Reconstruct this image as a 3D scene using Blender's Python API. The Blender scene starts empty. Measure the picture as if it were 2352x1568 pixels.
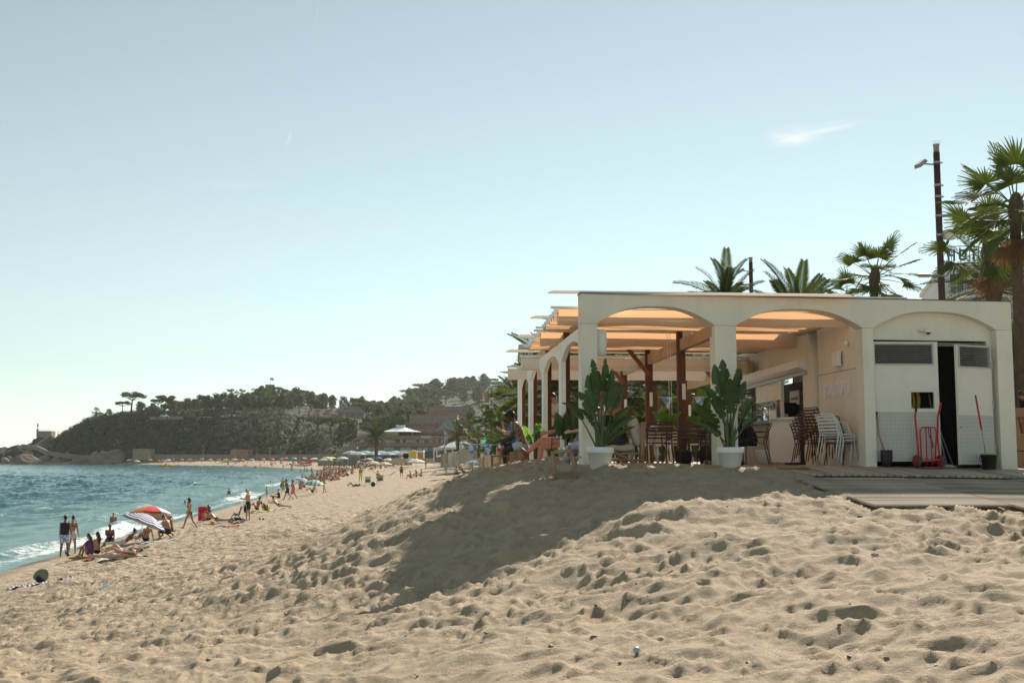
import bpy, bmesh, math, random
import numpy as np
from mathutils import Vector, Matrix
random.seed(7); np.random.seed(7)
R = math.radians
S = bpy.context.scene
COL = S.collection

# ------------------------------------------------------------------ camera, sky, sun, exposure
CAMZ = 4.8
PITCH = R(5.68)
cam_d = bpy.data.cameras.new('camera'); cam_d.lens = 40.0; cam_d.sensor_width = 36.0
cam_d.clip_start = 0.1; cam_d.clip_end = 20000
cam = bpy.data.objects.new('camera', cam_d); COL.objects.link(cam)
cam.location = (0, 0, CAMZ); cam.rotation_euler = (math.pi/2 + PITCH, 0, 0)
S.camera = cam

SUN_AZ, SUN_EL = R(20), R(31)            # azimuth to the right of the view direction (+Y)
world = bpy.data.worlds.new('World'); S.world = world; world.use_nodes = True
wn = world.node_tree; wn.nodes.clear()
w_out = wn.nodes.new('ShaderNodeOutputWorld'); w_bg = wn.nodes.new('ShaderNodeBackground')
sky = wn.nodes.new('ShaderNodeTexSky'); sky.sky_type = 'NISHITA'; sky.sun_disc = False
sky.sun_elevation = SUN_EL; sky.sun_rotation = SUN_AZ
sky.air_density = 1.0; sky.dust_density = 0.02; sky.ozone_density = 1.4; sky.altitude = 0
w_bg.inputs['Strength'].default_value = 0.068
# even tint over the whole sky (the picture's cool green cast) and two faint trails plus one wisp of cloud
tint = wn.nodes.new('ShaderNodeMix'); tint.data_type = 'RGBA'; tint.blend_type = 'MULTIPLY'
tint.inputs[0].default_value = 1.0; tint.inputs[7].default_value = (0.87, 1.01, 0.95, 1)
hs = wn.nodes.new('ShaderNodeHueSaturation'); hs.inputs['Saturation'].default_value = .42
wn.links.new(sky.outputs[0], hs.inputs['Color']); wn.links.new(hs.outputs[0], tint.inputs[6])
geo = wn.nodes.new('ShaderNodeTexCoord')
def sky_patch(prev, u, v, rx, ry, rot, amount, nscale, stretch=(1, 1, 1), colour=(9.2, 9.4, 9.0, 1)):
    """a soft elongated cloud at one direction of the sky"""
    du, dv = (u-1176)/2613.0, (784-v)/2613.0
    d = Vector((du, math.cos(PITCH)-dv*math.sin(PITCH), math.sin(PITCH)+dv*math.cos(PITCH))).normalized()
    right = d.cross(Vector((0, 0, 1))).normalized(); up = right.cross(d).normalized()
    a = right*math.cos(rot)+up*math.sin(rot); b = -right*math.sin(rot)+up*math.cos(rot)
    def dot(vec, k):
        n = wn.nodes.new('ShaderNodeVectorMath'); n.operation = 'DOT_PRODUCT'
        wn.links.new(geo.outputs['Generated'], n.inputs[0]); n.inputs[1].default_value = vec*k
        return n.outputs['Value']
    cmb = wn.nodes.new('ShaderNodeCombineXYZ')
    wn.links.new(dot(a, 1/rx), cmb.inputs[0]); wn.links.new(dot(b, 1/ry), cmb.inputs[1])
    # only the half of the sky that the direction points to
    noi = wn.nodes.new('ShaderNodeTexNoise'); noi.inputs['Scale'].default_value = nscale; noi.inputs['Detail'].default_value = 5
    mp = wn.nodes.new('ShaderNodeMapping'); mp.inputs['Scale'].default_value = stretch
    wn.links.new(cmb.outputs[0], mp.inputs[0]); wn.links.new(mp.outputs[0], noi.inputs['Vector'])
    ln = wn.nodes.new('ShaderNodeVectorMath'); ln.operation = 'LENGTH'; wn.links.new(cmb.outputs[0], ln.inputs[0])
    fall = wn.nodes.new('ShaderNodeMapRange'); fall.interpolation_type = 'SMOOTHERSTEP'
    fall.inputs[1].default_value = 1.0; fall.inputs[2].default_value = 0.0
    wn.links.new(ln.outputs['Value'], fall.inputs[0])
    front = wn.nodes.new('ShaderNodeMath'); front.operation = 'GREATER_THAN'; front.inputs[1].default_value = 0.5
    wn.links.new(dot(d, 1.0), front.inputs[0])
    nm = wn.nodes.new('ShaderNodeMapRange'); nm.inputs[1].default_value = .36; nm.inputs[2].default_value = .68
    wn.links.new(noi.outputs[0], nm.inputs[0])
    m1 = wn.nodes.new('ShaderNodeMath'); m1.operation = 'MULTIPLY'
    wn.links.new(fall.outputs[0], m1.inputs[0]); wn.links.new(nm.outputs[0], m1.inputs[1])
    m2 = wn.nodes.new('ShaderNodeMath'); m2.operation = 'MULTIPLY'
    wn.links.new(m1.outputs[0], m2.inputs[0]); wn.links.new(front.outputs[0], m2.inputs[1])
    m3 = wn.nodes.new('ShaderNodeMath'); m3.operation = 'MULTIPLY'; m3.inputs[1].default_value = amount
    wn.links.new(m2.outputs[0], m3.inputs[0])
    mx = wn.nodes.new('ShaderNodeMix'); mx.data_type = 'RGBA'
    wn.links.new(m3.outputs[0], mx.inputs[0]); wn.links.new(prev, mx.inputs[6]); mx.inputs[7].default_value = colour
    return mx.outputs[2]
o_ = sky_patch(tint.outputs[2], 1822, 312, .034, .013, R(3), .85, 1.3, (.8, .9, 1))
o_ = sky_patch(o_, 1885, 297, .055, .0065, R(8), .6, 1.2, (.6, 1, 1))
o_ = sky_patch(o_, 664, 316, .012, .0011, R(77), .8, .4)
o_ = sky_patch(o_, 726, 40, .030, .0009, R(82), .22, .4)
o_ = sky_patch(o_, 545, 425, .045, .006, R(4), .14, 1.5)
wn.links.new(o_, w_bg.inputs['Color']); wn.links.new(w_bg.outputs[0], w_out.inputs['Surface'])

sun_d = bpy.data.lights.new('sun', 'SUN'); sun_d.energy = 4.7; sun_d.angle = R(0.55); sun_d.color = (1.0, .91, .80)
sun = bpy.data.objects.new('sun', sun_d); COL.objects.link(sun)
sun_dir = Vector((math.sin(SUN_AZ)*math.cos(SUN_EL), math.cos(SUN_AZ)*math.cos(SUN_EL), math.sin(SUN_EL)))
sun.rotation_euler = sun_dir.to_track_quat('Z', 'Y').to_euler(); sun.location = (30, 60, 60)

S.render.engine = 'CYCLES'
S.view_settings.view_transform = 'Standard'; S.view_settings.look = 'None'
S.view_settings.exposure = 0.72; S.view_settings.gamma = 1.0; S.view_settings.use_curve_mapping = False
S.cycles.max_bounces = 6; S.cycles.diffuse_bounces = 3; S.cycles.glossy_bounces = 3; S.cycles.transmission_bounces = 4; S.cycles.transparent_max_bounces = 12; S.cycles.volume_bounces = 0

# ------------------------------------------------------------------ helpers
FPX, CU, CV = 2613.0, 1176.0, 784.0      # focal length and centre in the units used for measuring the photograph
def P(u, v, Y):
    """the point at distance Y (along +Y) that is seen at (u, v)"""
    du, dv = (u-CU)/FPX, (CV-v)/FPX
    d = Vector((du, math.cos(PITCH)-dv*math.sin(PITCH), math.sin(PITCH)+dv*math.cos(PITCH)))
    return Vector((0, 0, CAMZ)) + d*(Y/d.y)
def PX(p):
    x, y, z = p[0], p[1], p[2]-CAMZ
    zc = y*math.cos(PITCH)+z*math.sin(PITCH); yc = z*math.cos(PITCH)-y*math.sin(PITCH)
    return CU+FPX*x/zc, CV-FPX*yc/zc

def tag(o, label=None, cat=None, group=None, kind=None):
    if label: o['label'] = label
    if cat: o['category'] = cat
    if group: o['group'] = group
    if kind: o['kind'] = kind
    return o
def empty(name, loc=(0, 0, 0), rz=0.0, label=None, cat=None, group=None):
    o = bpy.data.objects.new(name, None); COL.objects.link(o)
    o.location = loc; o.rotation_euler = (0, 0, rz); o.empty_display_size = .1
    return tag(o, label, cat, group)
def link(name, me, parent=None, loc=None, rot=None):
    o = bpy.data.objects.new(name, me); COL.objects.link(o)
    if parent: o.parent = parent
    if loc is not None: o.location = loc
    if rot is not None: o.rotation_euler = rot
    return o
def copy_tree(o, parent=None):
    c = o.copy(); COL.objects.link(c); c.parent = parent
    for ch in list(o.children): copy_tree(ch, c)
    return c

class MB:
    """collects shapes; build() links them as one mesh object"""
    def __init__(s): s.v = []; s.f = []; s.mi = []; s.m = 0
    def add(s, vs, fs):
        b = len(s.v); s.v.extend([tuple(p) for p in vs])
        s.f.extend([tuple(b+i for i in f) for f in fs]); s.mi.extend([s.m]*len(fs)); return s
    def box(s, c, d, rz=0.0, taper=1.0):
        x, y, z = d[0]/2, d[1]/2, d[2]/2; cr, sr = math.cos(rz), math.sin(rz); vs = []
        for k, (a, b, e) in enumerate(((-1,-1,-1),(1,-1,-1),(1,1,-1),(-1,1,-1),(-1,-1,1),(1,-1,1),(1,1,1),(-1,1,1))):
            t = taper if e > 0 else 1.0
            px, py = a*x*t, b*y*t
            vs.append((c[0]+px*cr-py*sr, c[1]+px*sr+py*cr, c[2]+e*z))
        return s.add(vs, ((3,2,1,0),(4,5,6,7),(0,1,5,4),(1,2,6,5),(2,3,7,6),(3,0,4,7)))
    def bar(s, p, q, w, h=None, up=(0, 0, 1)):
        """rectangular bar from p to q"""
        h = w if h is None else h
        p, q = Vector(p), Vector(q); d = (q-p).normalized(); up = Vector(up)
        if abs(d.dot(up)) > .98: up = Vector((0, 1, 0)) if abs(d.y) < .9 else Vector((1, 0, 0))
        a = d.cross(up).normalized(); b = a.cross(d).normalized(); vs = []
        for e in (p, q):
            for i, j in ((-1,-1),(1,-1),(1,1),(-1,1)): vs.append(e+a*(i*w/2)+b*(j*h/2))
        return s.add(vs, ((3,2,1,0),(4,5,6,7),(0,1,5,4),(1,2,6,5),(2,3,7,6),(3,0,4,7)))
    def tube(s, pts, rad, n=8, caps=True, side=None):
        """round (or, with a pair as radius, oval) tube through points"""
        pts = [Vector(p) for p in pts]
        if not isinstance(rad, (list, tuple)): rad = [rad]*len(pts)
        vs, fs = [], []; ref = Vector(side) if side else None
        for i, p in enumerate(pts):
            if i == 0: d = pts[1]-pts[0]
            elif i == len(pts)-1: d = pts[-1]-pts[-2]
            else: d = (pts[i+1]-pts[i]).normalized()+(pts[i]-pts[i-1]).normalized()
            d = d.normalized() if d.length > 1e-9 else Vector((0, 0, 1))
            if ref is None:
                ref = Vector((1, 0, 0)) if abs(d.x) < .9 else Vector((0, 1, 0))
            a = ref-d*ref.dot(d)
            if a.length < 1e-4: a = Vector((0, 1, 0))-d*d.y
            a.normalize(); b = d.cross(a); ref = a
            r = rad[i]; ra, rb = r if isinstance(r, (tuple, list)) else (r, r)
            for k in range(n):
                t = 2*math.pi*k/n; vs.append(p+a*(ra*math.cos(t))+b*(rb*math.sin(t)))
        for i in range(len(pts)-1):
            for k in range(n):
                k2 = (k+1) % n; fs.append((i*n+k, i*n+k2, (i+1)*n+k2, (i+1)*n+k))
        if caps:
            fs.append(tuple(range(n-1, -1, -1))); fs.append(tuple((len(pts)-1)*n+k for k in range(n)))
        return s.add(vs, fs)
    def lathe(s, prof, n=16, c=(0, 0, 0), caps=True):
        vs, fs = [], []
        for r, z in prof:
            for k in range(n):
                t = 2*math.pi*k/n; vs.append((c[0]+r*math.cos(t), c[1]+r*math.sin(t), c[2]+z))
        for i in range(len(prof)-1):
            for k in range(n):
                k2 = (k+1) % n; fs.append((i*n+k, i*n+k2, (i+1)*n+k2, (i+1)*n+k))
        if caps:
            fs.append(tuple(range(n-1, -1, -1))); fs.append(tuple((len(prof)-1)*n+k for k in range(n)))
        return s.add(vs, fs)
    def ell(s, c, r, n=10, m=7, rot=None):
        vs, fs = [], []; rot = rot or Matrix.Identity(3); c = Vector(c)
        for i in range(m+1):
            ph = math.pi*i/m
            for k in range(n):
                t = 2*math.pi*k/n
                vs.append(c+rot@Vector((r[0]*math.sin(ph)*math.cos(t), r[1]*math.sin(ph)*math.sin(t), -r[2]*math.cos(ph))))
        for i in range(m):
            for k in range(n):
                k2 = (k+1) % n; fs.append((i*n+k, i*n+k2, (i+1)*n+k2, (i+1)*n+k))
        return s.add(vs, fs)
    def poly(s, pts2, o, U, V, N, th):
        """flat outline (may be concave) at o + x*U + y*V, th thick along N"""
        o, U, V, N = Vector(o), Vector(U), Vector(V), Vector(N); n = len(pts2)
        vs = [o+U*x+V*y for x, y in pts2]+[o+U*x+V*y+N*th for x, y in pts2]
        fs = [tuple(range(n-1, -1, -1)), tuple(range(n, 2*n))]+[(i, (i+1) % n, n+(i+1) % n, n+i) for i in range(n)]
        return s.add(vs, fs)
    def quad(s, a, b, c, d): return s.add((a, b, c, d), ((0, 1, 2, 3),))
    def mesh(s, name, mats, smooth=False):
        me = bpy.data.meshes.new(name); me.from_pydata([tuple(v) for v in s.v], [], s.f)
        for m in (mats if isinstance(mats, (list, tuple)) else [mats]): me.materials.append(m)
        if any(s.mi): me.polygons.foreach_set('material_index', s.mi)
        if smooth: me.polygons.foreach_set('use_smooth', [True]*len(me.polygons))
        me.update(); return me
    def build(s, name, mats, parent=None, smooth=False, loc=None, rot=None):
        return link(name, s.mesh(name, mats, smooth), parent, loc, rot)

def np_grid(name, X, Y, Z, mat, smooth=True, attrs=None):
    """mesh from 2-D arrays"""
    r, c = X.shape
    co = np.stack([X, Y, Z], -1).reshape(-1, 3).astype(np.float32)
    i = np.arange(r*c).reshape(r, c)
    q = np.stack([i[:-1, :-1], i[:-1, 1:], i[1:, 1:], i[1:, :-1]], -1).reshape(-1, 4)
    me = bpy.data.meshes.new(name)
    me.vertices.add(len(co)); me.vertices.foreach_set('co', co.ravel())
    me.loops.add(q.size); me.loops.foreach_set('vertex_index', q.ravel().astype(np.int32))
    me.polygons.add(len(q)); me.polygons.foreach_set('loop_start', np.arange(0, q.size, 4, dtype=np.int32))
    me.polygons.foreach_set('loop_total', np.full(len(q), 4, np.int32))
    me.polygons.foreach_set('use_smooth', np.full(len(q), smooth, bool))
    me.update(calc_edges=True); me.materials.append(mat)
    for k, a in (attrs or {}).items():
        at = me.attributes.new(k, 'FLOAT', 'POINT'); at.data.foreach_set('value', np.ascontiguousarray(a.ravel(), np.float32))
    return me

# ------------------------------------------------------------------ materials
class NT:
    """thin helper over a material's node tree"""
    def __init__(s, name):
        s.m = bpy.data.materials.new(name); s.m.use_nodes = True; s.t = s.m.node_tree
        s.b = s.t.nodes['Principled BSDF']; s.out = s.t.nodes['Material Output']
    def n(s, kind, **kw):
        nd = s.t.nodes.new('ShaderNode'+kind)
        for k, v in kw.items():
            if k in nd.inputs.keys(): nd.inputs[k].default_value = v
            else: setattr(nd, k, v)
        return nd
    def l(s, a, b): s.t.links.new(a, b)
    def noise(s, scale, detail=3, rough=.55, vec=None, stretch=None):
        nd = s.n('TexNoise', Scale=scale, Detail=detail, Roughness=rough)
        src = vec if vec is not None else s.coord()
        if stretch:
            mp = s.n('Mapping'); mp.inputs['Scale'].default_value = stretch; s.l(src, mp.inputs[0]); src = mp.outputs[0]
        s.l(src, nd.inputs['Vector']); return nd.outputs[0]
    def coord(s, which='Object'):
        if not hasattr(s, '_tc'): s._tc = s.n('TexCoord')
        return s._tc.outputs[which]
    def rng(s, a, lo, hi, o0=0., o1=1.):
        nd = s.n('MapRange'); nd.inputs[1].default_value = lo; nd.inputs[2].default_value = hi
        nd.inputs[3].default_value = o0; nd.inputs[4].default_value = o1; s.l(a, nd.inputs[0]); return nd.outputs[0]
    def mix(s, f, a, b, blend='MIX'):
        nd = s.n('Mix', data_type='RGBA', blend_type=blend)
        for i, v in ((0, f), (6, a), (7, b)):
            if isinstance(v, bpy.types.NodeSocket): s.l(v, nd.inputs[i])
            elif i == 0: nd.inputs[0].default_value = v
            else: nd.inputs[i].default_value = (*v[:3], 1)
        return nd.outputs[2]
    def math(s, op, a, b=0.0, clamp=False):
        nd = s.n('Math', operation=op, use_clamp=clamp)
        for i, v in ((0, a), (1, b)):
            if isinstance(v, bpy.types.NodeSocket): s.l(v, nd.inputs[i])
            else: nd.inputs[i].default_value = v
        return nd.outputs[0]
    def bump(s, h, strength=.3, dist=.02):
        nd = s.n('Bump', Strength=strength, Distance=dist); s.l(h, nd.inputs['Height']); s.l(nd.outputs[0], s.b.inputs['Normal'])
    def set(s, col=None, rough=None, metal=None, spec=None):
        if col is not None:
            if isinstance(col, bpy.types.NodeSocket): s.l(col, s.b.inputs['Base Color'])
            else: s.b.inputs['Base Color'].default_value = (*col[:3], 1)
        if rough is not None:
            if isinstance(rough, bpy.types.NodeSocket): s.l(rough, s.b.inputs['Roughness'])
            else: s.b.inputs['Roughness'].default_value = rough
        if metal is not None: s.b.inputs['Metallic'].default_value = metal
        if spec is not None: s.b.inputs['Specular IOR Level'].default_value = spec
        return s.m
MATS = {}
def mat(name, col, rough=.7, var=.18, scale=6., bump=0., bscale=40., metal=0., stretch=None, spec=.4, dirt=None):
    """plain surface with noise in colour and relief"""
    if name in MATS: return MATS[name]
    t = NT(name)
    n1 = t.noise(scale, 4, .6, stretch=stretch); n2 = t.noise(scale*5.3, 3, .6, stretch=stretch)
    f = t.rng(t.math('ADD', t.math('MULTIPLY', n1, .65), t.math('MULTIPLY', n2, .35)), .3, .7)
    lo = [c*(1-var) for c in col]; hi = [min(1, c*(1+var)) for c in col]
    c = t.mix(f, lo, hi)
    if dirt:
        c = t.mix(t.rng(t.noise(dirt[1], 5, .65), .5, .75, 0, dirt[2]), c, dirt[0])
    t.set(c, t.rng(n2, .2, .8, max(.02, rough-.08), min(1, rough+.08)), metal, spec)
    if bump: t.bump(t.noise(bscale, 4, .6, stretch=stretch), bump, .02)
    MATS[name] = t.m; return t.m
def wood(name, c0, c1, rough=.75, axis=2, scale=3., bump=.25):
    """grain running along one local axis"""
    if name in MATS: return MATS[name]
    t = NT(name); st = [16., 16., 16.]; st[axis] = 1.0
    g = t.noise(scale, 6, .65, stretch=st); k = t.noise(scale*.5, 3, .6)
    c = t.mix(t.rng(g, .3, .7), c0, c1); c = t.mix(t.rng(k, .45, .75, 0, .5), c, [x*.55 for x in c0])
    inf = t.n('ObjectInfo'); c = t.mix(t.rng(inf.outputs['Random'], 0, 1, 0, .55), c, [x*.6 for x in c1])
    t.set(c, rough, 0, .3); t.bump(g, bump, .01); MATS[name] = t.m; return t.m
# ------------------------------------------------------------------ lie of the land
WL = np.array([(-10, -30), (-14, 0), (-18, 25), (-21.4, 48), (-24.6, 83), (-27.5, 118), (-38, 205), (-58, 348), (-99, 448),
               (-155, 523), (-197, 566), (-275, 596), (-340, 640)], float)
def shore(x, y):
    """signed distance to the waterline, positive on land"""
    x = np.asarray(x, float); y = np.asarray(y, float); best = np.full(x.shape, 1e9); sg = np.ones(x.shape)
    for (ax, ay), (bx, by) in zip(WL[:-1], WL[1:]):
        dx, dy = bx-ax, by-ay; t = np.clip(((x-ax)*dx+(y-ay)*dy)/(dx*dx+dy*dy), 0, 1)
        d = np.hypot(x-ax-t*dx, y-ay-t*dy); s_ = np.where((x-ax)*dy-(y-ay)*dx > 0, 1., -1.)
        m = d < best; best = np.where(m, d, best); sg = np.where(m, s_, sg)
    return best*sg
def base_z(d):
    return np.interp(d, [-60, -20, -6, 0, 6, 14, 25, 60, 150, 400], [-4, -2.2, -.75, 0, .9, 1.6, 2.4, 3.0, 3.6, 5.5])
CTRL = [(5.4,12,3.76),(4,8.8,3.62),(3.15,7,3.45),(6.5,14.2,3.99),(5.0,17.4,4.22),(4.9,19.5,4.43),(4.5,21.4,4.56),(8,11,3.74),(10,14,4.0),(10,20,4.3),
 (1.3,21,4.58),(2.3,16.2,4.25),(3.3,16.4,4.26),(.1,14.6,3.45),(-1.5,13.6,2.95),(-.16,26,4.54),(-1.07,24,4.33),(-1.48,22,4.12),(-2.1,20,3.8),(0,18,3.85),
 (1.2,20,4.47),(2.8,20.4,4.55),(-5,16,2.32),(-4.9,22.4,2.65),(-4,38,2.35),(-8.5,47,1.9),(-3.2,30,3.2),(-12,29,1.5),(-5.2,11.5,2.45),(0,7.7,3.2),(-2,9,2.9),
 (0,0,3.25),(3,0,3.5),(-4,0,2.75),(-9,5,1.7),(-9,15,1.85),(0,28,4.45),(0,32,4.4),(4,30,4.4),(8,30,4.4),(9,40,4.2),(4,42,4.1),(0,44,3.7),(-2.5,35,3.4)]
def _ctrl():
    pts = list(CTRL)
    for y in range(46, 92, 7):
        for x in range(-30, 40, 6):
            pts.append((x, y, float(base_z(shore(x, y)))))
    for y in range(-6, 44, 6):
        wx = np.interp(y, WL[:, 1], WL[:, 0])
        for k in (-9, -3, 0, 4): pts.append((wx+k, y, float(base_z(np.array(k)))))
    return np.array(pts, float)
_C = _ctrl()
def _tps_fit(C, lam=.02):
    n = len(C); d = np.hypot(C[:, None, 0]-C[None, :, 0], C[:, None, 1]-C[None, :, 1])
    K = np.where(d > 0, d*d*np.log(d+1e-9), 0)+lam*np.eye(n)*10
    A = np.zeros((n+3, n+3)); A[:n, :n] = K; A[:n, n] = 1; A[:n, n+1:] = C[:, :2]; A[n:, :n] = A[:n, n:].T
    return np.linalg.solve(A, np.r_[C[:, 2], 0, 0, 0])
_W = _tps_fit(_C)
def ground(x, y):
    """smooth height of the sand, without prints"""
    x = np.asarray(x, float); y = np.asarray(y, float); sh = x.shape; x = x.ravel(); y = y.ravel()
    d = shore(x, y); b = base_z(d); z = np.array(b)
    m = (y < 90) & (x < 45) & (x > -34)
    if m.any():
        xx, yy = x[m], y[m]; acc = _W[-3]+_W[-2]*xx+_W[-1]*yy
        for (cx, cy, _), w in zip(_C, _W[:-3]):
            r2 = (xx-cx)**2+(yy-cy)**2; acc = acc+w*.5*r2*np.log(r2+1e-12)
        k = np.clip((yy-62)/20, 0, 1); k = k*k*(3-2*k)
        k = np.maximum(k, np.clip((xx-14)/12, 0, 1))
        z[m] = acc*(1-k)+b[m]*k
    z = np.where((y > 85) & (d > 60), np.minimum(z, 4.4), z)
    return z.reshape(sh)
def gz(x, y): return float(ground(np.array([x]), np.array([y]))[0])
def deck_z(x, y):
    """top of the boardwalk: level beside the building, falling towards the camera"""
    yf = 21.3+.139*(x-1.31)
    return 4.60-.07*max(0., min(1., (x-6)/4))-.065*max(0., yf-y)
def hit(u, v, y0=6., y1=640.):
    """where the sight line through (u, v) meets the sand"""
    ys = np.exp(np.linspace(math.log(y0), math.log(y1), 500))
    q = P(u, v, 1.0)-Vector((0, 0, CAMZ)); x = q.x*ys; z = CAMZ+q.z*ys
    g = ground(x, ys); k = np.argmax(z < g)
    if k == 0: k = len(ys)-1
    a, b = z[k-1]-g[k-1], z[k]-g[k]; t = a/(a-b) if a != b else 0
    Y = ys[k-1]+(ys[k]-ys[k-1])*t
    return Vector((q.x*Y, Y, gz(q.x*Y, Y)))

# --- sand material
t = NT('sand')
co = t.coord('Object')
n_big = t.noise(.5, 4, .6); n_mid = t.noise(3.2, 5, .65); n_gr = t.noise(95, 3, .7); n_fine = t.noise(260, 2, .6)
c = t.mix(t.rng(n_mid, .3, .7), (.42, .325, .215), (.56, .44, .305))
c = t.mix(t.rng(n_big, .35, .7, 0, .5), c, (.46, .36, .25))
c = t.mix(t.rng(n_gr, .52, .72, 0, .6), c, (.22, .15, .10))
c = t.mix(t.rng(n_fine, .60, .75, 0, .6), c, (.60, .50, .38)); c = t.mix(t.rng(t.noise(38, 3, .7), .55, .72, 0, .45), c, (.20, .14, .09))
at = t.n('Attribute'); at.attribute_name = 'shore'
wet = t.rng(t.math('ADD', at.outputs['Fac'], t.math('MULTIPLY', t.noise(.35, 3, .5), 2.2)), 1.4, 3.0, 1, 0)
c = t.mix(t.math('MULTIPLY', wet, .85), c, (.13, .085, .05))
t.set(c, t.rng(wet, 0, 1, .95, .35), 0, .25)
far = t.n('Attribute'); far.attribute_name = 'bumpy'
vo = t.n('TexVoronoi', Scale=1.5, feature='SMOOTH_F1'); vo.inputs['Smoothness'].default_value = .7; vo.inputs['Randomness'].default_value = 1
wv = t.n('VectorMath', operation='ADD'); t.l(co, wv.inputs[0])
nz = t.n('TexNoise', Scale=1.1, Detail=3); t.l(co, nz.inputs['Vector']); t.l(nz.outputs['Color'], wv.inputs[1]); t.l(wv.outputs[0], vo.inputs['Vector'])
hf = t.math('ADD', t.math('MULTIPLY', vo.outputs['Distance'], .55), t.math('MULTIPLY', t.noise(2.6, 5, .65), .9))
h1 = t.math('MULTIPLY', t.math('MULTIPLY', hf, far.outputs['Fac']), .42)
n_cl = t.noise(17, 4, .65); h2 = t.math('ADD', t.math('ADD', h1, t.math('MULTIPLY', n_cl, .022)), t.math('ADD', t.math('MULTIPLY', n_gr, .012), t.math('MULTIPLY', n_mid, .016)))
t.bump(t.math('ADD', h2, t.math('MULTIPLY', n_fine, .004)), 1.0, 1.0)
M_SAND = t.m

# --- the sheet of sand: fine near the camera, coarse far away
def build_sand():
    a_in = np.linspace(-.50, .50, 760); a_l = np.linspace(-1.1, -.50, 90)[:-1]; a_r = np.linspace(.50, 1.2, 70)[1:]
    a = np.r_[a_l, a_in, a_r]
    ys = [2.2]
    while ys[-1] < 720:
        y = ys[-1]; r = .0052 if y < 42 else (.0052+.0085*min(1, (y-42)/60)); ys.append(y*(1+r)+(.004 if y < 8 else 0))
    ys = np.array(ys); X = a[None, :]*(ys[:, None]+1.5); Y = np.repeat(ys[:, None], len(a), 1)
    Z = ground(X, Y); D = shore(X, Y)
    # hollows left by feet: many overlapping pits with soft rims
    rs = np.random.RandomState(11); add = np.zeros_like(Z); ly = np.log(ys)
    N = 15500
    yy = np.exp(rs.uniform(math.log(3.2), math.log(64), N*2)); xx = rs.uniform(-.62, .66, N*2)*(yy+1.5)
    keep = rs.rand(N*2) < np.minimum(1, (yy/26.)**1.15+.018); yy = yy[keep][:N]; xx = xx[keep][:N]
    near = 13500; yn = np.sqrt(rs.uniform(3.2**2, 24.**2, near)); xn = rs.uniform(-.60, .64, near)*(yn+1.5)
    yy = np.r_[yy, yn]; xx = np.r_[xx, xn]
    L = np.where(rs.rand(len(yy)) < .16, rs.uniform(.17, .28, len(yy)), rs.uniform(.06, .16, len(yy))); Wd = L*rs.uniform(.38, .7, len(yy))
    L = L*np.clip(yy/16, 1, 1.5); Wd = Wd*np.clip(yy/16, 1, 1.5); dep = L*rs.uniform(.09, .18, len(yy))*np.clip(yy/17, .62, 1.45)*.27; ang = rs.normal(.30, .55, len(yy))
    for x, y, l, w, dp, an in zip(xx, yy, L, Wd, dep, ang):
        if y > 45: l *= 1.7; w *= 1.7; dp *= 1.4
        rr = l*2.1
        i0, i1 = np.searchsorted(ys, (y-rr, y+rr)); aa = x/(y+1.5); da = rr/(max(y-rr, 1)+1.5)
        j0, j1 = np.searchsorted(a, (aa-da, aa+da))
        if i1-i0 < 2 or j1-j0 < 2: continue
        dx = X[i0:i1, j0:j1]-x; dy = Y[i0:i1, j0:j1]-y; ca, sa = math.cos(an), math.sin(an)
        r = np.sqrt(((dx*ca+dy*sa)/l)**2+((-dx*sa+dy*ca)/w)**2)
        add[i0:i1, j0:j1] += dp*(-np.exp(-(r/.72)**2)+.48*np.exp(-((r-1.15)/.38)**2))
    # broad soft swells
    for k in range(26):
        lam = rs.uniform(.45, 2.6); th = rs.uniform(0, math.pi); ph = rs.uniform(0, 6.28)
        wx, wy = math.cos(th)*2*math.pi/lam, math.sin(th)*2*math.pi/lam
        add += .0056*lam**.8*np.sin(wx*X+wy*Y+ph+1.1*np.sin(.7*X+.45*Y+k))*np.exp(-Y/160)
    def cells(cs, seed, wx_, wy_):
        # hollows that meet in narrow ridges: distance to the nearest of jittered points
        u_, v_ = wx_/cs, wy_/cs; iu, iv = np.floor(u_).astype(np.int64), np.floor(v_).astype(np.int64); best = np.full(u_.shape, 9.)
        def hsh(a_, b_, k_): h_ = np.sin(a_*127.1+b_*311.7+k_*74.7+seed*13.3)*43758.5453; return h_-np.floor(h_)
        for du in (-1, 0, 1):
            for dv in (-1, 0, 1):
                cu, cv = iu+du, iv+dv; px, py = cu+.5+.85*(hsh(cu, cv, 1)-.5), cv+.5+.85*(hsh(cu, cv, 2)-.5); sz = .75+.5*hsh(cu, cv, 3)
                best = np.minimum(best, ((u_-px)**2+(v_-py)**2)/sz)
        return np.minimum(best, .55)
    nr = ys < 70; Xn, Yn = X[nr], Y[nr]
    w1 = .10*np.sin(2.3*Xn+1.1*Yn)+.07*np.sin(5.1*Xn-3.3*Yn+1)+.04*np.sin(9.7*Xn+6.1*Yn); w2 = .10*np.sin(1.7*Xn-2.1*Yn+2)+.06*np.sin(4.7*Xn+3.9*Yn)+.04*np.sin(8.3*Xn-7.7*Yn)
    ca, sa = math.cos(.42), math.sin(.42); Xr, Yr = (Xn*ca+Yn*sa+w1)*.78, -Xn*sa+Yn*ca+w2
    modu = np.clip(.92+.16*np.sin(.9*Xn+.6*Yn)+.14*np.sin(1.7*Yn-.5*Xn+1), .65, 1.15)*np.clip(Yn/13, .68, 1)
    far_ = np.clip((Yn-22)/25, 0, 1)
    near_h = .128*cells(.225, 1, Xr, Yr)+.056*cells(.12, 2, Xr+.3, Yr)
    far_h = .22*cells(.42, 3, Xr, Yr)
    add[nr] += modu*(near_h*(1-far_)+far_h*far_)-.035
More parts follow.
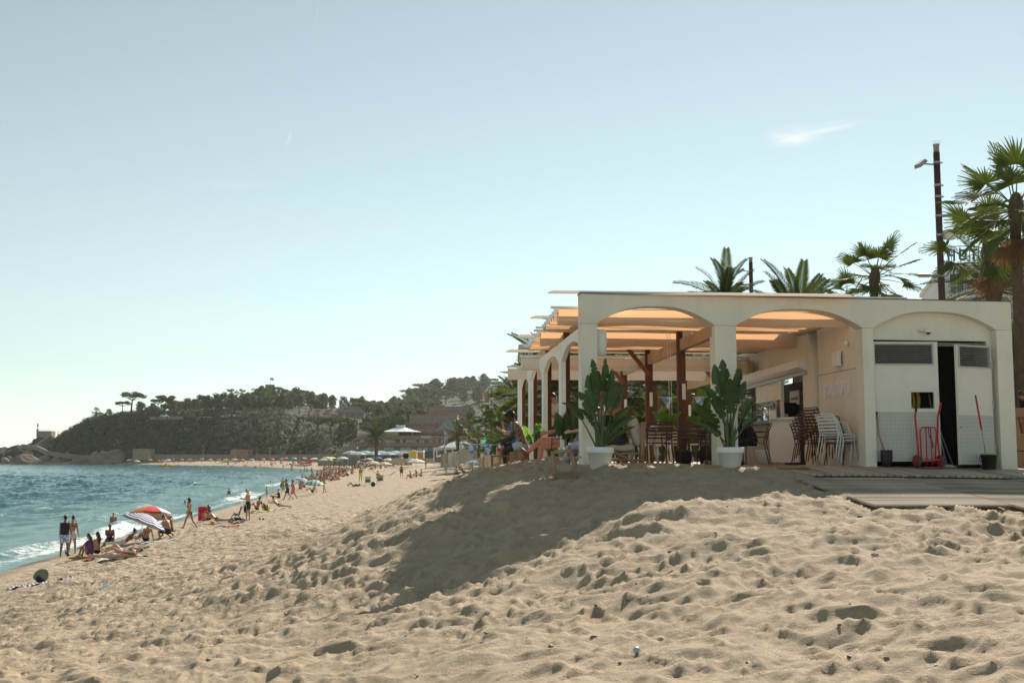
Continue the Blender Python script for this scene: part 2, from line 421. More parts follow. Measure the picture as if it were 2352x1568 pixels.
    for k in range(22):                          # short uneven ripples
        lam = rs.uniform(.16, .5); th = rs.normal(1.35, .5); ph = rs.uniform(0, 6.28)
        wx, wy = math.cos(th)*2*math.pi/lam, math.sin(th)*2*math.pi/lam
        add += .0022*(lam/.3)*np.sin(wx*X+wy*Y+ph+2.2*np.sin(1.9*X+1.3*Y+k)+1.2*np.sin(3.1*X-2.3*Y+2*k))*np.exp(-Y/40)
    add = np.where(add > 0, np.minimum(add, .11), np.maximum(add, -.13))
    calm = np.clip((D-1.0)/4.0, 0, 1); add *= calm
    # smoother, trodden sand along the building and under the boardwalk
    F = (X > .9) & (Y > 20.6+.139*(X-1.31)); add = np.where(F, add*.25, add)
    Z = Z+add
    # keep the sand just below the boardwalk where it lies bare
    YF = 21.3+.139*(X-1.31); DZ = 4.60-.07*np.clip((X-6)/4, 0, 1)-.065*np.maximum(0, YF-Y)
    front = np.interp(X, [4.3, 4.75, 5.0, 5.3, 6.2, 7.5, 12], [22.5, 21.4, 19.5, 17.3, 13.7, 11., 8.])
    inside = np.clip((Y-front)/.35+.5, 0, 1)*np.clip((14-X)/2, 0, 1)*np.clip((44-Y)/4, 0, 1)*(X > 4.2)
    Z = Z*(1-inside)+np.minimum(Z, DZ-.07)*inside
    outer = np.clip(1-(front-Y)/.6, 0, 1)*(Y < front)*(X > 4.6)*(X < 14)
    Z = np.where(outer > 0, Z*(1-outer)+(DZ+.005+add*.4)*outer, Z)
    slab = (X > 1.15-.083*(Y-21.3)) & (Y > 21.55+.139*(X-1.31)) & (Y < 37) & (X < 14)
    Z = np.where(slab, np.minimum(Z, 4.5), Z)
    bumpy = np.clip((Y-9)/34, 0, 1)*np.clip(D/5, 0, 1)
    me = np_grid('sand', X, Y, Z, M_SAND, True, {'shore': D, 'bumpy': bumpy})
    return link('sand', me), (a, ys, Z)
SAND, (SA, SY, SZ) = build_sand(); tag(SAND, 'pale trodden beach sand rising to a dune by the terrace', kind='structure')
def sand_top(x, y):
    """actual sand height including prints"""
    i = int(np.clip(np.searchsorted(SY, y), 1, len(SY)-1)); j = int(np.clip(np.searchsorted(SA, x/(y+1.5)), 1, len(SA)-1))
    return float(max(SZ[i, j], SZ[i-1, j-1]*.5+SZ[i, j]*.5))

# --- sea
t = NT('sea_water')
at = t.n('Attribute'); at.attribute_name = 'foam'; sh_ = t.n('Attribute'); sh_.attribute_name = 'shore'
dep = t.rng(sh_.outputs['Fac'], -26, -1, 0, 1)
c = t.mix(dep, (.007, .078, .092), (.10, .22, .20))
c = t.mix(t.rng(t.noise(.09, 3, .6, stretch=(1, .35, 1)), .35, .7, 0, .5), c, (.012, .105, .125))
fm = t.noise(2.2, 6, .72); fm2 = t.noise(7., 4, .7)
fo = t.math('ADD', at.outputs['Fac'], t.math('ADD', t.math('MULTIPLY', t.math('SUBTRACT', fm, .5), 2.6), t.math('MULTIPLY', t.math('SUBTRACT', fm2, .5), 1.6)))
fo = t.rng(fo, .62, .95, 0, .92)
c = t.mix(fo, c, (.80, .82, .80))
t.set(c, t.rng(fo, 0, 1, .14, .8), 0, .38)
t.b.inputs['IOR'].default_value = 1.33
hb = t.math('ADD', t.noise(1.6, 5, .62, stretch=(1, .6, 1)), t.math('MULTIPLY', t.noise(7., 4, .6), .25))
t.bump(hb, .8, .28)
M_SEA = t.m
def build_sea():
    a = np.r_[np.linspace(-1.6, -.52, 60)[:-1], np.linspace(-.52, -.10, 420), np.linspace(-.10, .6, 30)[1:]]
    ys = [24.]
    while ys[-1] < 5000: ys.append(ys[-1]*(1.0052 if ys[-1] < 260 else (1.012 if ys[-1] < 700 else 1.09)))
    ys = np.array(ys); X = a[None, :]*ys[:, None]; Y = np.repeat(ys[:, None], len(a), 1)
    D = shore(X, Y); rs = np.random.RandomState(5); Z = np.zeros_like(X)
    amp = np.clip((-D-2)/14, 0, 1)*np.exp(-np.maximum(0, Y-260)/300)
    for k in range(46):
        lam = np.exp(rs.uniform(math.log(1.3), math.log(11))); th = rs.normal(R(-28), R(30)); ph = rs.uniform(0, 6.28)
        kx, ky = math.cos(th)*2*math.pi/lam, math.sin(th)*2*math.pi/lam
        s_ = np.sin(kx*X+ky*Y+ph+.8*np.sin(.21*X+.13*Y+k))
        Z += .0105*lam**.78*(np.exp(s_*1.0)-1.27)*.85
    Z *= amp
    # low breakers running up the beach, broken along their length
    wob = .8*np.sin(Y*.21+.6)+.6*np.sin(Y*.083+2)+.35*np.sin(Y*.61)
    foam = np.zeros_like(X)
    for dd, hh, wdt, ph in ((-2.0, .30, .8, 0.), (-6.3, .26, 1.0, 1.7), (-11.5, .16, 1.4, 3.1)):
        e = D-(dd+wob); g = np.where(e > 0, np.exp(-(e/(wdt*.55))**2), np.exp(-(e/(wdt*1.6))**2))
        al = np.clip(.55+.75*np.sin(Y*.11+ph*2)+.3*np.sin(Y*.37+ph), 0, 1)
        Z += hh*g*al; foam += np.where(e > -.4, np.exp(-((e-.5)/1.3)**2), np.exp(-(e/.6)**2))*al*(.72 if dd > -4 else .42 if dd > -8 else .15)
    foam += np.clip(1-np.abs(D+.2-.35*wob)/.9, 0, 1)*.55+np.clip(1+D/9, 0, 1)*(D < 0)*.24
    foam *= np.clip(1-(Y-60)/420, .35, 1)
    Z += np.clip(.05*(D+3), 0, .10)
    me = np_grid('sea', X, Y, Z+.03, M_SEA, True, {'foam': foam, 'shore': D})
    return link('sea', me)
SEA = build_sea(); tag(SEA, 'choppy teal sea breaking white along the beach', kind='structure')
# ------------------------------------------------------------------ the beach bar pavilion
M_WALL = mat('painted_plaster', (.80, .73, .615), .8, .07, 1.2, .08, 160, stretch=(1, 1, .22), dirt=((.62, .54, .42), 1.6, .4))
M_WALL2 = mat('arcade_paint', (.86, .85, .80), .75, .07, 2.5, .1, 120, stretch=(1, 1, .15), dirt=((.66, .62, .54), 3., .3))
M_TRIM = mat('white_trim', (.80, .79, .75), .45, .04, 4)
M_POST = wood('red_timber', (.105, .038, .02), (.20, .078, .038), .7, 2)
M_BEAM = wood('pale_timber', (.50, .33, .19), (.66, .47, .30), .7, 1)
M_BEAMX = wood('red_timber_cross', (.22, .075, .035), (.36, .14, .07), .7, 0)
M_DARK = mat('shade_black', (.02, .017, .015), .9)  # near-black colour that paints in the shade of rooms, recesses and openings
M_STEEL = mat('grey_steel', (.42, .42, .40), .4, .12, 8, metal=.6)
M_BLACK = mat('black_plastic', (.018, .017, .017), .45, .2, 8)
M_JOINT = mat('joint_shadow_gap', (.10, .07, .05), .9)
# translucent awning cloth
t = NT('awning_cloth')
cl = t.mix(t.rng(t.noise(2.5, 4, .6), .3, .7), (.72, .60, .46), (.79, .68, .53))
t.set(cl, .85, 0, .2)
tr = t.n('BsdfTranslucent'); tr.inputs['Color'].default_value = (.82, .44, .22, 1)
mx = t.n('MixShader'); mx.inputs[0].default_value = .42
t.l(t.b.outputs[0], mx.inputs[1]); t.l(tr.outputs[0], mx.inputs[2]); t.l(mx.outputs[0], t.out.inputs['Surface'])
M_CLOTH = t.m
t = NT('roller_cloth'); t.set(t.mix(t.rng(t.noise(2.5, 4, .6), .3, .7), (.80, .76, .68), (.86, .82, .74)), .8, 0, .2)
tr = t.n('BsdfTranslucent'); tr.inputs['Color'].default_value = (.8, .66, .5, 1)
mx = t.n('MixShader'); mx.inputs[0].default_value = .2
t.l(t.b.outputs[0], mx.inputs[1]); t.l(tr.outputs[0], mx.inputs[2]); t.l(mx.outputs[0], t.out.inputs['Surface'])
M_ROLL = t.m

FA = R(8.0); A0 = Vector((1.31, 21.3, 0)); FX = Vector((math.cos(FA), math.sin(FA), 0)); FN = Vector((-math.sin(FA), math.cos(FA), 0))
GD = Vector((-.0827, .9966, 0)); GN = Vector((.9966, .0827, 0)); ZU = Vector((0, 0, 1))
ZD, ZT, ZS = 4.60, 7.83, 7.26            # floor, parapet, springing of the arches
def fp(s, d, z): return A0+FX*s+FN*d+ZU*z          # along the front, depth behind it, height
def gp(w, t_, z): return A0+GN*w+GD*t_+ZU*z        # inward from the side arcade, along it, height
PAV = empty('beach_bar', (5.5, 24.5, ZD), 0, 'white beach bar pavilion with arches, timber posts and orange lit awnings', 'building')
def part(mb, name, m, parent=None, smooth=False):
    o = mb.build(name, m, parent or PAV, smooth); base = Vector((5.5, 24.5, ZD))
    if parent is None: o.location = -base
    return o
ARCH = [(0,0),(.035,.20),(.10,.43),(.165,.67),(.23,.86),(.32,.97),(.45,1),(.55,1),(.68,.97),(.77,.86),(.835,.67),(.90,.43),(.965,.20),(1,0)]
def arch_pts(x0, x1, zs, rise, n=28):
    out = []; xs = [a for a, b in ARCH]; ys = [b for a, b in ARCH]
    for i in range(n+1):
        f = i/n; h = np.interp(f, xs, ys)
        e = abs(2*f-1); sm = (1-max(0, e)**2.25)           # smooth curve that meets the post at an angle
        out.append((x0+(x1-x0)*f, zs+rise*(.3*h+.7*sm)))
    return out
THK = .33
cols = [(0, .30), (2.60, 3.02), (5.58, 5.80), (8.39, 8.72)]
outl = [(0, ZS+.006)]+[(0, ZT), (8.72, ZT), (8.72, ZS+.006)]
low = []
for (a0, a1), (b0, b1) in list(zip(cols[:-1], cols[1:]))[::-1]:
    low += [(b0, ZS+.006)]+arch_pts(a1, b0, ZS+.006, .345)[::-1][1:-1]+[(a1, ZS+.006)]
b = MB(); b.poly(outl+low, A0, FX, ZU, FN, THK)
part(b, 'arch_beam', M_WALL)
for i, (x0, x1) in enumerate(cols):
    b = MB(); zb = 4.45 if i < 3 else 4.42
    b.poly([(x0, zb), (x1, zb), (x1, ZS), (x0, ZS)], A0, FX, ZU, FN, THK)
    part(b, 'column', M_WALL)
b = MB(); b.poly([(-.01, ZT+.002), (8.73, ZT+.002), (8.73, ZT+.02), (-.01, ZT+.02)], A0-FN*.012, FX, ZU, FN, THK+.03); part(b, 'parapet_cap', mat('cap_red', (.16, .07, .05), .6))
b = MB(); b.poly([(-.02, ZT+.022), (6.55, ZT+.022), (6.55, ZT+.055), (-.02, ZT+.055)], A0+FN*.03, FX, ZU, FN, .2); part(b, 'parapet_flashing', M_TRIM)

# side arcade: thin panel of four arches running back
NB, SP = 4, 3.45; AT, AS = 7.23, 6.80
ac = [(k*SP-.22 if k else .02, k*SP+.22) for k in range(NB+1)]
outl = [(ac[0][0], 4.4), (ac[0][0], AT), (ac[-1][1], AT), (ac[-1][1], 4.4)]
for k in range(NB, 0, -1):
    x0, x1 = ac[k-1][1], ac[k][0]
    outl += [(ac[k][0], 4.4)]+[(x, z) for x, z in arch_pts(x0, x1, AS, .26)[::-1]]+[(x0, 4.4)]
b = MB(); b.poly(outl, A0+GN*.02, GD, ZU, GN, .10); part(b, 'arcade_panel', M_WALL2)
for k in range(1, NB+1):
    for dw in (.13,):
        b = MB(); p = gp(dw+.06, k*SP+.18, 0); b.box((p.x, p.y, (4.45+7.55)/2), (.13, .16, 7.55-4.45), R(4.7)); part(b, 'post', M_POST)
b = MB(); b.bar(gp(.34, .4, 7.60), gp(.34, NB*SP+.4, 7.50), .12, .2); part(b, 'beam', M_BEAM)
# middle and right rows of posts with their long beams and knee braces
for w0, ks, zt in ((2.62, (1, 2, 3, 4), 7.28), (5.25, (3, 4), 7.12)):
    for k in ks:
        p = gp(w0, k*SP-.35, 0); b = MB(); b.box((p.x, p.y, (4.5+7.5)/2), (.165, .17, 3.0), R(4.7)); part(b, 'post', M_POST)
        if k > 1:
            b = MB(); b.bar(gp(w0, k*SP-.35, 6.75)-GD*.06, gp(w0-.55, k*SP-.35, 7.42)-GD*.06, .06, .1); part(b, 'brace', M_BEAMX)
        q = gp(w0, k*SP-.35, 0)-GD*.14
        b = MB(); b.box((q.x+.02, q.y, 6.15), (.07, .05, .34), R(4.7)); part(b, 'post_lamp', M_TRIM)
        b = MB(); b.box((q.x+.1, q.y+.02, 7.38), (.16, .1, .2), R(4.7)); part(b, 'junction_box', M_TRIM)
    b = MB(); b.bar(gp(w0+.02, .34 if len(ks) == 4 else 2*SP, zt-.10), gp(w0+.02, NB*SP+.3, zt-.2), .13, .24); part(b, 'beam', M_BEAM)
for t_, z in ((NB*SP-.2, 7.32), (2*SP+.1, 7.46)):
    b = MB(); b.bar(gp(.1, t_, z), gp(7.4, t_, z), .10, .2); part(b, 'cross_beam', M_BEAMX)
# awnings: pleated cloth on cross rails, sagging between them, with a deep first fold
def awning(t0, t1, n, z0, z1, w0=-.36, w1=5.45):
    ts = np.linspace(t0, t1, n+1); prof = []
    for i in range(n):
        sag = .30 if i == 0 else .085
        m = 14 if i == 0 else 6
        for j in range(m):
            f = j/m; prof.append((ts[i]+(ts[i+1]-ts[i])*f, z0+(z1-z0)*(i+f)/n-sag*4*f*(1-f)*(1 if i else (1.0))))
    prof.append((t1, z1)); ws = np.linspace(w0, w1, 24); b = MB(); m = len(prof); rs = np.random.RandomState(int(t0*10)+3)
    vs = []
    for w in ws:
        for (tt, zz) in prof: vs.append(gp(w, tt+.012*math.sin(w*2.1+tt*3), zz+.012*math.sin(w*3.3+tt*5)))
    fs = [(i*m+j, i*m+j+1, (i+1)*m+j+1, (i+1)*m+j) for i in range(len(ws)-1) for j in range(m-1)]
    b.add(vs, fs); o = part(b, 'awning', M_CLOTH, None, True)
    for i in range(n+1):
        z = z0+(z1-z0)*i/n
        rb = MB(); rb.bar(gp(w0-.06-.10*(i % 4 == 0), ts[i], z+.03), gp(w1+.02, ts[i], z+.03), .05, .045); r_ = rb.build('rail', M_TRIM, o); r_.location = (0, 0, 0)
    return o
awning(.55, 3.35, 8, 7.60, 7.52)
awning(3.75, 6.75, 9, 7.50, 7.42)
for k, (t_, zz) in enumerate(((-.02, 7.895), (3.35, 7.82), (6.8, 7.76), (10.2, 7.70))):       # short cover strips over each bay line
    b = MB(); vs = []; n = 8
    for w in np.linspace(-.47, 5.3, 12):
        for j in range(n+1):
            f = j/n; vs.append(gp(w-(.18*(1-f) if w < -.4 else 0), t_+.42*f+.02, zz-.075+.10*f-.05*math.sin(math.pi*f)*-.6))
    b.add(vs, [(i*(n+1)+j, i*(n+1)+j+1, (i+1)*(n+1)+j+1, (i+1)*(n+1)+j) for i in range(11) for j in range(n)])
    o = part(b, 'cover_strip', M_CLOTH, None, True)
    rb = MB(); rb.bar(gp(-.49, t_+.44, zz+.03), gp(5.3, t_+.44, zz+.03), .035, .03); rb.build('rail', M_TRIM, o)
for t_, zt, zb, wl in ((7.9, 7.28, 6.95, -.42), (11.2, 7.26, 6.93, -.50)):          # furled awnings hanging as white pelmets
    b = MB(); prof = [(-.14, zt-.02), (-.15, zb+.12), (-.11, zb+.03), (-.02, zb), (.08, zb+.03), (.13, zb+.14), (.14, zt-.02)]
    vs = [gp(w, t_+a, z) for w in (wl, 5.5) for a, z in prof]; n = len(prof)
    b.add(vs, [(i, i+1, n+i+1, n+i) for i in range(n-1)]+[tuple(range(n-1, -1, -1)), tuple(range(n, 2*n)), (0, n, 2*n-1, n-1)])
    o = part(b, 'furled_awning', M_ROLL)
    rb = MB(); rb.bar(gp(wl-.03, t_-.1, zt+.03), gp(5.5, t_-.1, zt+.03), .12, .055); rb.build('rail', M_TRIM, o)
b = MB(); b.tube([gp(2.3, 3.0, 7.4), gp(2.36, 3.02, 4.9)], .006, 5); b.tube([gp(2.36, 3.0, 7.4), gp(2.40, 3.02, 4.9)], .006, 5); part(b, 'awning_cord', M_TRIM)
b = MB(); b.lathe([(.10, 0), (.13, .02), (.13, .48), (.10, .5)], 14, fp(.41, .28, 6.68)); part(b, 'speaker', M_TRIM, None, True)

# floor under the roof: boards on a dark edge
DECK = empty('terrace_floor', (0, 0, 0)); tag(DECK, 'pale board floor of the terrace', kind='structure')
M_FLOOR = wood('terrace_boards', (.36, .27, .19), (.50, .40, .30), .7, 0, 3.)
fl = MB(); fl.poly([(-.0, .2), (5.6, .2), (5.6, 16), (-.0, 16)], A0+ZU*4.42, GN, GD, ZU, .12); o = fl.build('floor_edge', mat('floor_edge', (.07, .045, .03), .9), DECK)
pl = MB(); pl.bar((-.0, 0, 0), (1.4, 0, 0), .135, .03)
pm = pl.mesh('plank', M_FLOOR)
for r in range(24):
    for k in range(4):
        p = gp(.03+k*1.405, .28+r*.142, 4.557); o = link('plank', pm, DECK, p, (0, 0, R(4.74)))
fl = MB(); fl.poly([(.02, 3.66), (5.6, 3.66), (5.6, 15.9), (.02, 15.9)], A0+ZU*4.542, GN, GD, ZU, .03); fl.build('rear_boards', M_FLOOR, DECK)

# storage room: side wall with the sign, front wall behind the third arch, shade inside painted near-black
WS = 5.62
def wallp(x0, x1, z0, z1, o, U, N, th, name, m=M_WALL, holes=()):
    b = MB(); b.poly([(x0, z0), (x1, z0), (x1, z1), (x0, z1)], o, U, ZU, N, th); return part(b, name, m)
sw_o = fp(5.62, THK+.002, 0)
SIDE = wallp(0, 2.25, 4.5, 6.50, sw_o, GD, GN, .12, 'side_wall')
SIDE2 = wallp(0, 2.25, 6.512, 7.5, sw_o, GD, GN, .12, 'side_wall')
b = MB(); b.poly([(2.30, 4.5), (2.95, 4.5), (2.95, 7.45), (2.52, 7.45), (2.40, 7.25), (2.30, 6.9)], sw_o-GN*.10, GD, ZU, GN, .22); part(b, 'bar_pier', M_WALL)
# sign letters
tf = bpy.data.curves.new('letters', 'FONT')
def letter(ch, pos, U, N, h, wx, depth, m, parent):
    """block letter from strokes: outline points in a unit box"""
    T = .17
    G = {'B': [[(0,0),(0,1),(.62,1),(.80,.9),(.80,.62),(.68,.52),(.86,.40),(.86,.12),(.66,0)]],
         'O': [[(.22,0),(0,.22),(0,.78),(.22,1),(.64,1),(.86,.78),(.86,.22),(.64,0)]],
         'N': [[(0,0),(0,1),(.2,1),(.66,.36),(.66,1),(.86,1),(.86,0),(.66,0),(.2,.64),(.2,0)]],
         'I': [[(0,0),(0,1),(.24,1),(.24,0)]],
         'T': [[(.3,0),(.3,.82),(0,.82),(0,1),(.84,1),(.84,.82),(.54,.82),(.54,0)]],
         'U': [[(0,1),(0,.2),(.2,0),(.64,0),(.84,.2),(.84,1),(.62,1),(.62,.28),(.54,.18),(.3,.18),(.22,.28),(.22,1)]],
         'H': [[(0,0),(0,1),(.22,1),(.22,.6),(.62,.6),(.62,1),(.84,1),(.84,0),(.62,0),(.62,.42),(.22,.42),(.22,0)]],
         'E': [[(0,0),(0,1),(.76,1),(.76,.82),(.22,.82),(.22,.6),(.66,.6),(.66,.42),(.22,.42),(.22,.18),(.76,.18),(.76,0)]],
         'L': [[(0,0),(0,1),(.22,1),(.22,.18),(.72,.18),(.72,0)]],
         'A': [[(0,0),(.30,1),(.56,1),(.86,0),(.64,0),(.57,.24),(.29,.24),(.22,0)]],
         'R': [[(0,0),(0,1),(.6,1),(.8,.86),(.8,.58),(.62,.44),(.86,0),(.62,0),(.4,.4),(.22,.4),(.22,0)]]}
    C = {'B': [[(.2,.6),(.2,.83),(.58,.83),(.58,.6)], [(.2,.17),(.2,.43),(.62,.43),(.62,.17)]], 'O': [[(.24,.26),(.24,.74),(.33,.82),(.53,.82),(.62,.74),(.62,.26),(.53,.18),(.33,.18)]],
         'A': [[(.345,.42),(.43,.74),(.515,.42)]], 'R': [[(.22,.58),(.22,.83),(.58,.83),(.58,.58)]]}
    bm = bmesh.new()
    def ring(pts): 
        vs = [bm.verts.new(Vector(pos)+Vector(U)*(x*wx)+ZU*(y*h)) for x, y in pts]
        return [bm.edges.new((vs[i], vs[(i+1) % len(vs)])) for i in range(len(vs))]
    es = []
    for r in G[ch]: es += ring(r)
    for r in C.get(ch, []): es += ring(r)
    bmesh.ops.triangle_fill(bm, use_beauty=True, use_dissolve=False, edges=es)
    ext = bmesh.ops.extrude_face_region(bm, geom=list(bm.faces))
    bmesh.ops.translate(bm, verts=[v for v in ext['geom'] if isinstance(v, bmesh.types.BMVert)], vec=Vector(N)*depth)
    bmesh.ops.recalc_face_normals(bm, faces=bm.faces)
    me = bpy.data.meshes.new('letter'); bm.to_mesh(me); bm.free(); me.materials.append(m)
    return link('letter', me, parent)
M_LET = mat('sign_letters', (.86, .82, .86), .5, .03)
adv = {'B': 1.06, 'O': 1.08, 'N': 1.08, 'I': .46, 'T': 1.0, 'U': 1.06}
x = 1.86; wx = .195
for ch in 'BONITOTU':
    letter(ch, sw_o+GD*x-GN*.025+ZU*6.02, -GD, GN, .27, .165, .022, M_LET, SIDE); x -= adv[ch]*wx
# right wall, dark liner inside, roof slab of the storage and bar
b = MB(); b.poly([(0, 4.5), (3.0, 4.5), (3.0, 7.6), (0, 7.6)], fp(8.55, THK+.002, 0), GD, ZU, GN, .12); part(b, 'outer_wall', M_WALL)
b = MB(); b.poly([(.0, 4.5), (2.9, 4.5), (2.9, 7.5), (.0, 7.5)], fp(5.72, 1.15, 0), FX, ZU, FN, .1); part(b, 'shade_liner', M_DARK)  # added near-black sheet standing in for the shade deep in the room
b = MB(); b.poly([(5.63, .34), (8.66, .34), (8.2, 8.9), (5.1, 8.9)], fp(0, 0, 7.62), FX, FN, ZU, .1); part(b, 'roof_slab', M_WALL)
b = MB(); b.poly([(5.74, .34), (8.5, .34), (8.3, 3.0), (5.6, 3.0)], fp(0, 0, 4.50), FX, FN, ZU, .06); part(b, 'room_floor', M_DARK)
DZT = 7.055                                   # door head
b = MB(); b.poly([(5.80, DZT), (8.30, DZT), (8.30, 7.62), (5.80, 7.62)], fp(0, .20, 0), FX, ZU, FN, .06); part(b, 'door_head_panel', M_WALL)
b = MB(); b.poly([(8.30, 4.5), (8.388, 4.5), (8.388, 7.62), (8.30, 7.62)], fp(0, .22, 0), FX, ZU, FN, .1); part(b, 'door_jamb', M_WALL)
b = MB(); b.poly([(5.74, DZT-.10), (8.30, DZT-.10), (8.30, DZT-.03), (5.74, DZT-.03)], fp(0, .28, 0), FX, ZU, FN, .06); part(b, 'door_lintel', mat('lintel', (.25, .21, .17), .6))
# perforated sheet: rows of small holes
t = NT('perforated_sheet'); u_ = t.coord('Object')
sx = t.n('SeparateXYZ'); t.l(u_, sx.inputs[0])
def dots(o_): 
    m_ = t.math('PINGPONG', t.math('MULTIPLY', o_, 38.), .5); return t.math('POWER', t.math('SUBTRACT', m_, .5), 2.)
r2 = t.math('ADD', dots(sx.outputs[0]), dots(sx.outputs[2]))
c = t.mix(t.rng(r2, .085, .13), (.30, .28, .27), (.66, .63, .58))
c = t.mix(t.rng(t.noise(2.2, 4, .6), .45, .75, 0, .35), c, (.40, .36, .32))
t.set(c, .55, 0, .3); M_PERF = t.m
M_LOUV = mat('louvre_metal', (.24, .22, .20), .5, .2, 6, metal=.2)
M_DOOR = mat('door_paint', (.77, .715, .62), .7, .04, 1.5, dirt=((.55, .50, .42), 2., .3))
def door(hinge, ang, width, sgn, louv, hole, nm):
    """leaf hinged at its outer edge; local x runs from the hinge, z up"""
    o = empty('door', hinge-Vector((5.5, 24.5, ZD)), ang); o.parent = PAV
    H = DZT-4.64-.03; zb = .05; z0, z1 = louv[2], louv[3]; x0, x1 = louv[0], louv[1]
    b = MB(); T = .05
    rects = [(0, width, zb, z0), (0, x0, z0, z1), (x1, width, z0, z1), (0, width, z1, H)]
    if hole:
        hx0, hx1, hz0, hz1 = hole
        rects = [(0, width, zb, hz0), (0, hx0, hz0, hz1), (hx1, width, hz0, hz1), (0, width, hz1, z0)]+rects[1:]
    for a0, a1, c0, c1 in rects: b.box((sgn*(a0+a1)/2, 0, (c0+c1)/2), (a1-a0, T, c1-c0))
    b.build('leaf', M_DOOR, o)
    f = MB(); fw = .028
    for a0, a1, c0, c1 in ((x0-fw, x1+fw, z1, z1+fw), (x0-fw, x1+fw, z0-fw, z0), (x0-fw, x0, z0, z1), (x1, x1+fw, z0, z1)):
        f.box((sgn*(a0+a1)/2, -T/2-.006, (c0+c1)/2), (a1-a0, .02, c1-c0))
    f.build('louvre_frame', M_STEEL, o)
    n = 9; sl = MB(); sl.box((0, 0, 0), (x1-x0, .042, .008)); sm = sl.mesh('slat', M_LOUV)
    for i in range(n):
        s_ = link('slat', sm, o, (sgn*(x0+x1)/2, 0, z0+(i+.5)*(z1-z0)/n), (R(38), 0, 0))
    b = MB(); b.box((sgn*width/2, -T/2-.004, (zb+1.0)/2+.01), (width-.03, .006, 1.0-zb)); b.build('perforated_sheet', M_PERF, o)
    for z in (.35, 1.25, 2.0):
        h_ = MB(); h_.tube([(sgn*.0, -T/2-.012, z-.07), (sgn*.0, -T/2-.012, z+.07)], .014, 8); h_.build('hinge', M_STEEL, o)
    h_ = MB(); h_.bar((sgn*(width-.06), -T/2-.03, .78), (sgn*(width-.01), -T/2-.03, .76), .025, .015); h_.tube([(sgn*(width-.06), -T/2, .78), (sgn*(width-.06), -T/2-.04, .78)], .012, 6); h_.build('handle', M_STEEL, o)
    return o
LD = door(fp(5.82, .10, ZD+.02), FA-R(4.5), 1.30, 1, (.035, 1.19, 1.95, 2.33), (.74, 1.20, 1.08, 1.40), 'l')
RD = door(fp(8.29, .10, ZD-.04), FA+R(17), .93, -1, (.06, .85, 1.96, 2.35), None, 'r')
b = MB(); b.lathe([(.055, 0), (.062, .02), (.062, .055), (.045, .075)], 14, fp(6.98, .09, 7.20)); b.box(fp(6.90, .16, 7.25), (.10, .09, .04)); sc = part(b, 'security_camera', M_TRIM, None, True)
b = MB(); b.ell(fp(7.0, .09, 7.195), (.045, .045, .035), 12, 6); o = b.build('camera_dome', M_BLACK, sc, True)
# hose hanging inside, seen through the cut-out and the gap
HOSE = empty('hose', fp(6.9, .8, 5.9), 0, 'yellow garden hose coiled on a hook behind the cut out in the door', 'hose')
b = MB(); n = 22
for k in range(7):
    pts = []; rr = .20+.025*(k % 4); ox = random.uniform(-.03, .03)
    for i in range(n+1):
        a_ = 2*math.pi*i/n; pts.append((ox+rr*.55*math.cos(a_)+.05*(k-3)*.6, -.25+.03*k+.01*math.sin(a_*3), rr*1.15*math.sin(a_)))
    b.tube(pts, .014, 7, False)
b.build('coil', mat('yellow_hose', (.55, .42, .04), .5, .25, 14), HOSE, True)
b = MB(); b.bar((-.05, -.2, .26), (-.05, .3, .26), .02); b.build('hook', M_STEEL, HOSE)

# bar counter: opening with roller shutter, door, shelves and gear inside
BO = fp(5.52, 0, 0)
def bp(t_, w, z): return BO+GD*t_+GN*w+ZU*z
b = MB(); b.poly([(2.96, 6.62), (8.6, 6.52), (8.6, 7.46), (2.96, 7.46)], BO, GD, ZU, GN, .12); part(b, 'bar_fascia', M_WALL)
b = MB(); b.poly([(8.6, 4.5), (8.9, 4.5), (8.9, 7.46), (8.6, 7.46)], BO, GD, ZU, GN, .12); part(b, 'bar_end_pier', M_WALL)
b = MB()
prof = [(0, 0), (-.20, -.04), (-.21, -.20), (-.06, -.27), (0, -.27)]
vs = [bp(t_, w, 6.93-.012*(t_-3)+z) for t_ in (3.0, 7.6) for w, z in prof]; n = 5
b.add(vs, [(i, (i+1) % n, n+(i+1) % n, n+i) for i in range(n)]+[(4,3,2,1,0), (5,6,7,8,9)]); part(b, 'shutter_box', M_TRIM)
b = MB(); b.bar(bp(3.0, -.03, 6.60), bp(7.9, -.03, 6.53), .06, .07); part(b, 'shutter_guide', M_STEEL)
b = MB(); b.bar(bp(4.75, -.02, 4.6), bp(4.75, -.02, 6.58), .07, .07); part(b, 'door_post', M_TRIM)
b = MB(); b.bar(bp(4.62, .02, 4.6), bp(4.62, .02, 5.75), .09, .05); part(b, 'door_post', mat('beige_frame', (.5, .40, .3), .6))
b = MB(); b.poly([(4.85, 6.10), (6.9, 6.10), (6.9, 6.50), (4.85, 6.50)], BO, GD, ZU, GN, .05); part(b, 'flap_panel', M_WALL)
b = MB(); b.poly([(4.8, 5.55), (8.6, 5.55), (8.6, 5.62), (4.8, 5.62)], BO-GN*.22, GD, ZU, GN, .6); part(b, 'counter_top', mat('counter_dark', (.05, .045, .04), .35))
b = MB(); b.poly([(4.8, 4.55), (8.6, 4.55), (8.6, 5.546), (4.8, 5.546)], BO+GN*.03, GD, ZU, GN, .1); part(b, 'counter_front', mat('counter_front', (.30, .24, .19), .7))
b = MB(); b.poly([(4.8, 4.95), (5.9, 4.95), (5.9, 5.5), (4.8, 5.5)], BO+GN*.015, GD, ZU, GN, .012); part(b, 'black_board', M_BLACK)
b = MB(); b.poly([(3.0, 4.5), (8.6, 4.5), (8.6, 5.4), (3.0, 5.4)], BO+GN*2.4, GD, ZU, GN, .1); part(b, 'bar_back_wall', mat('bar_inside', (.10, .075, .06), .8))
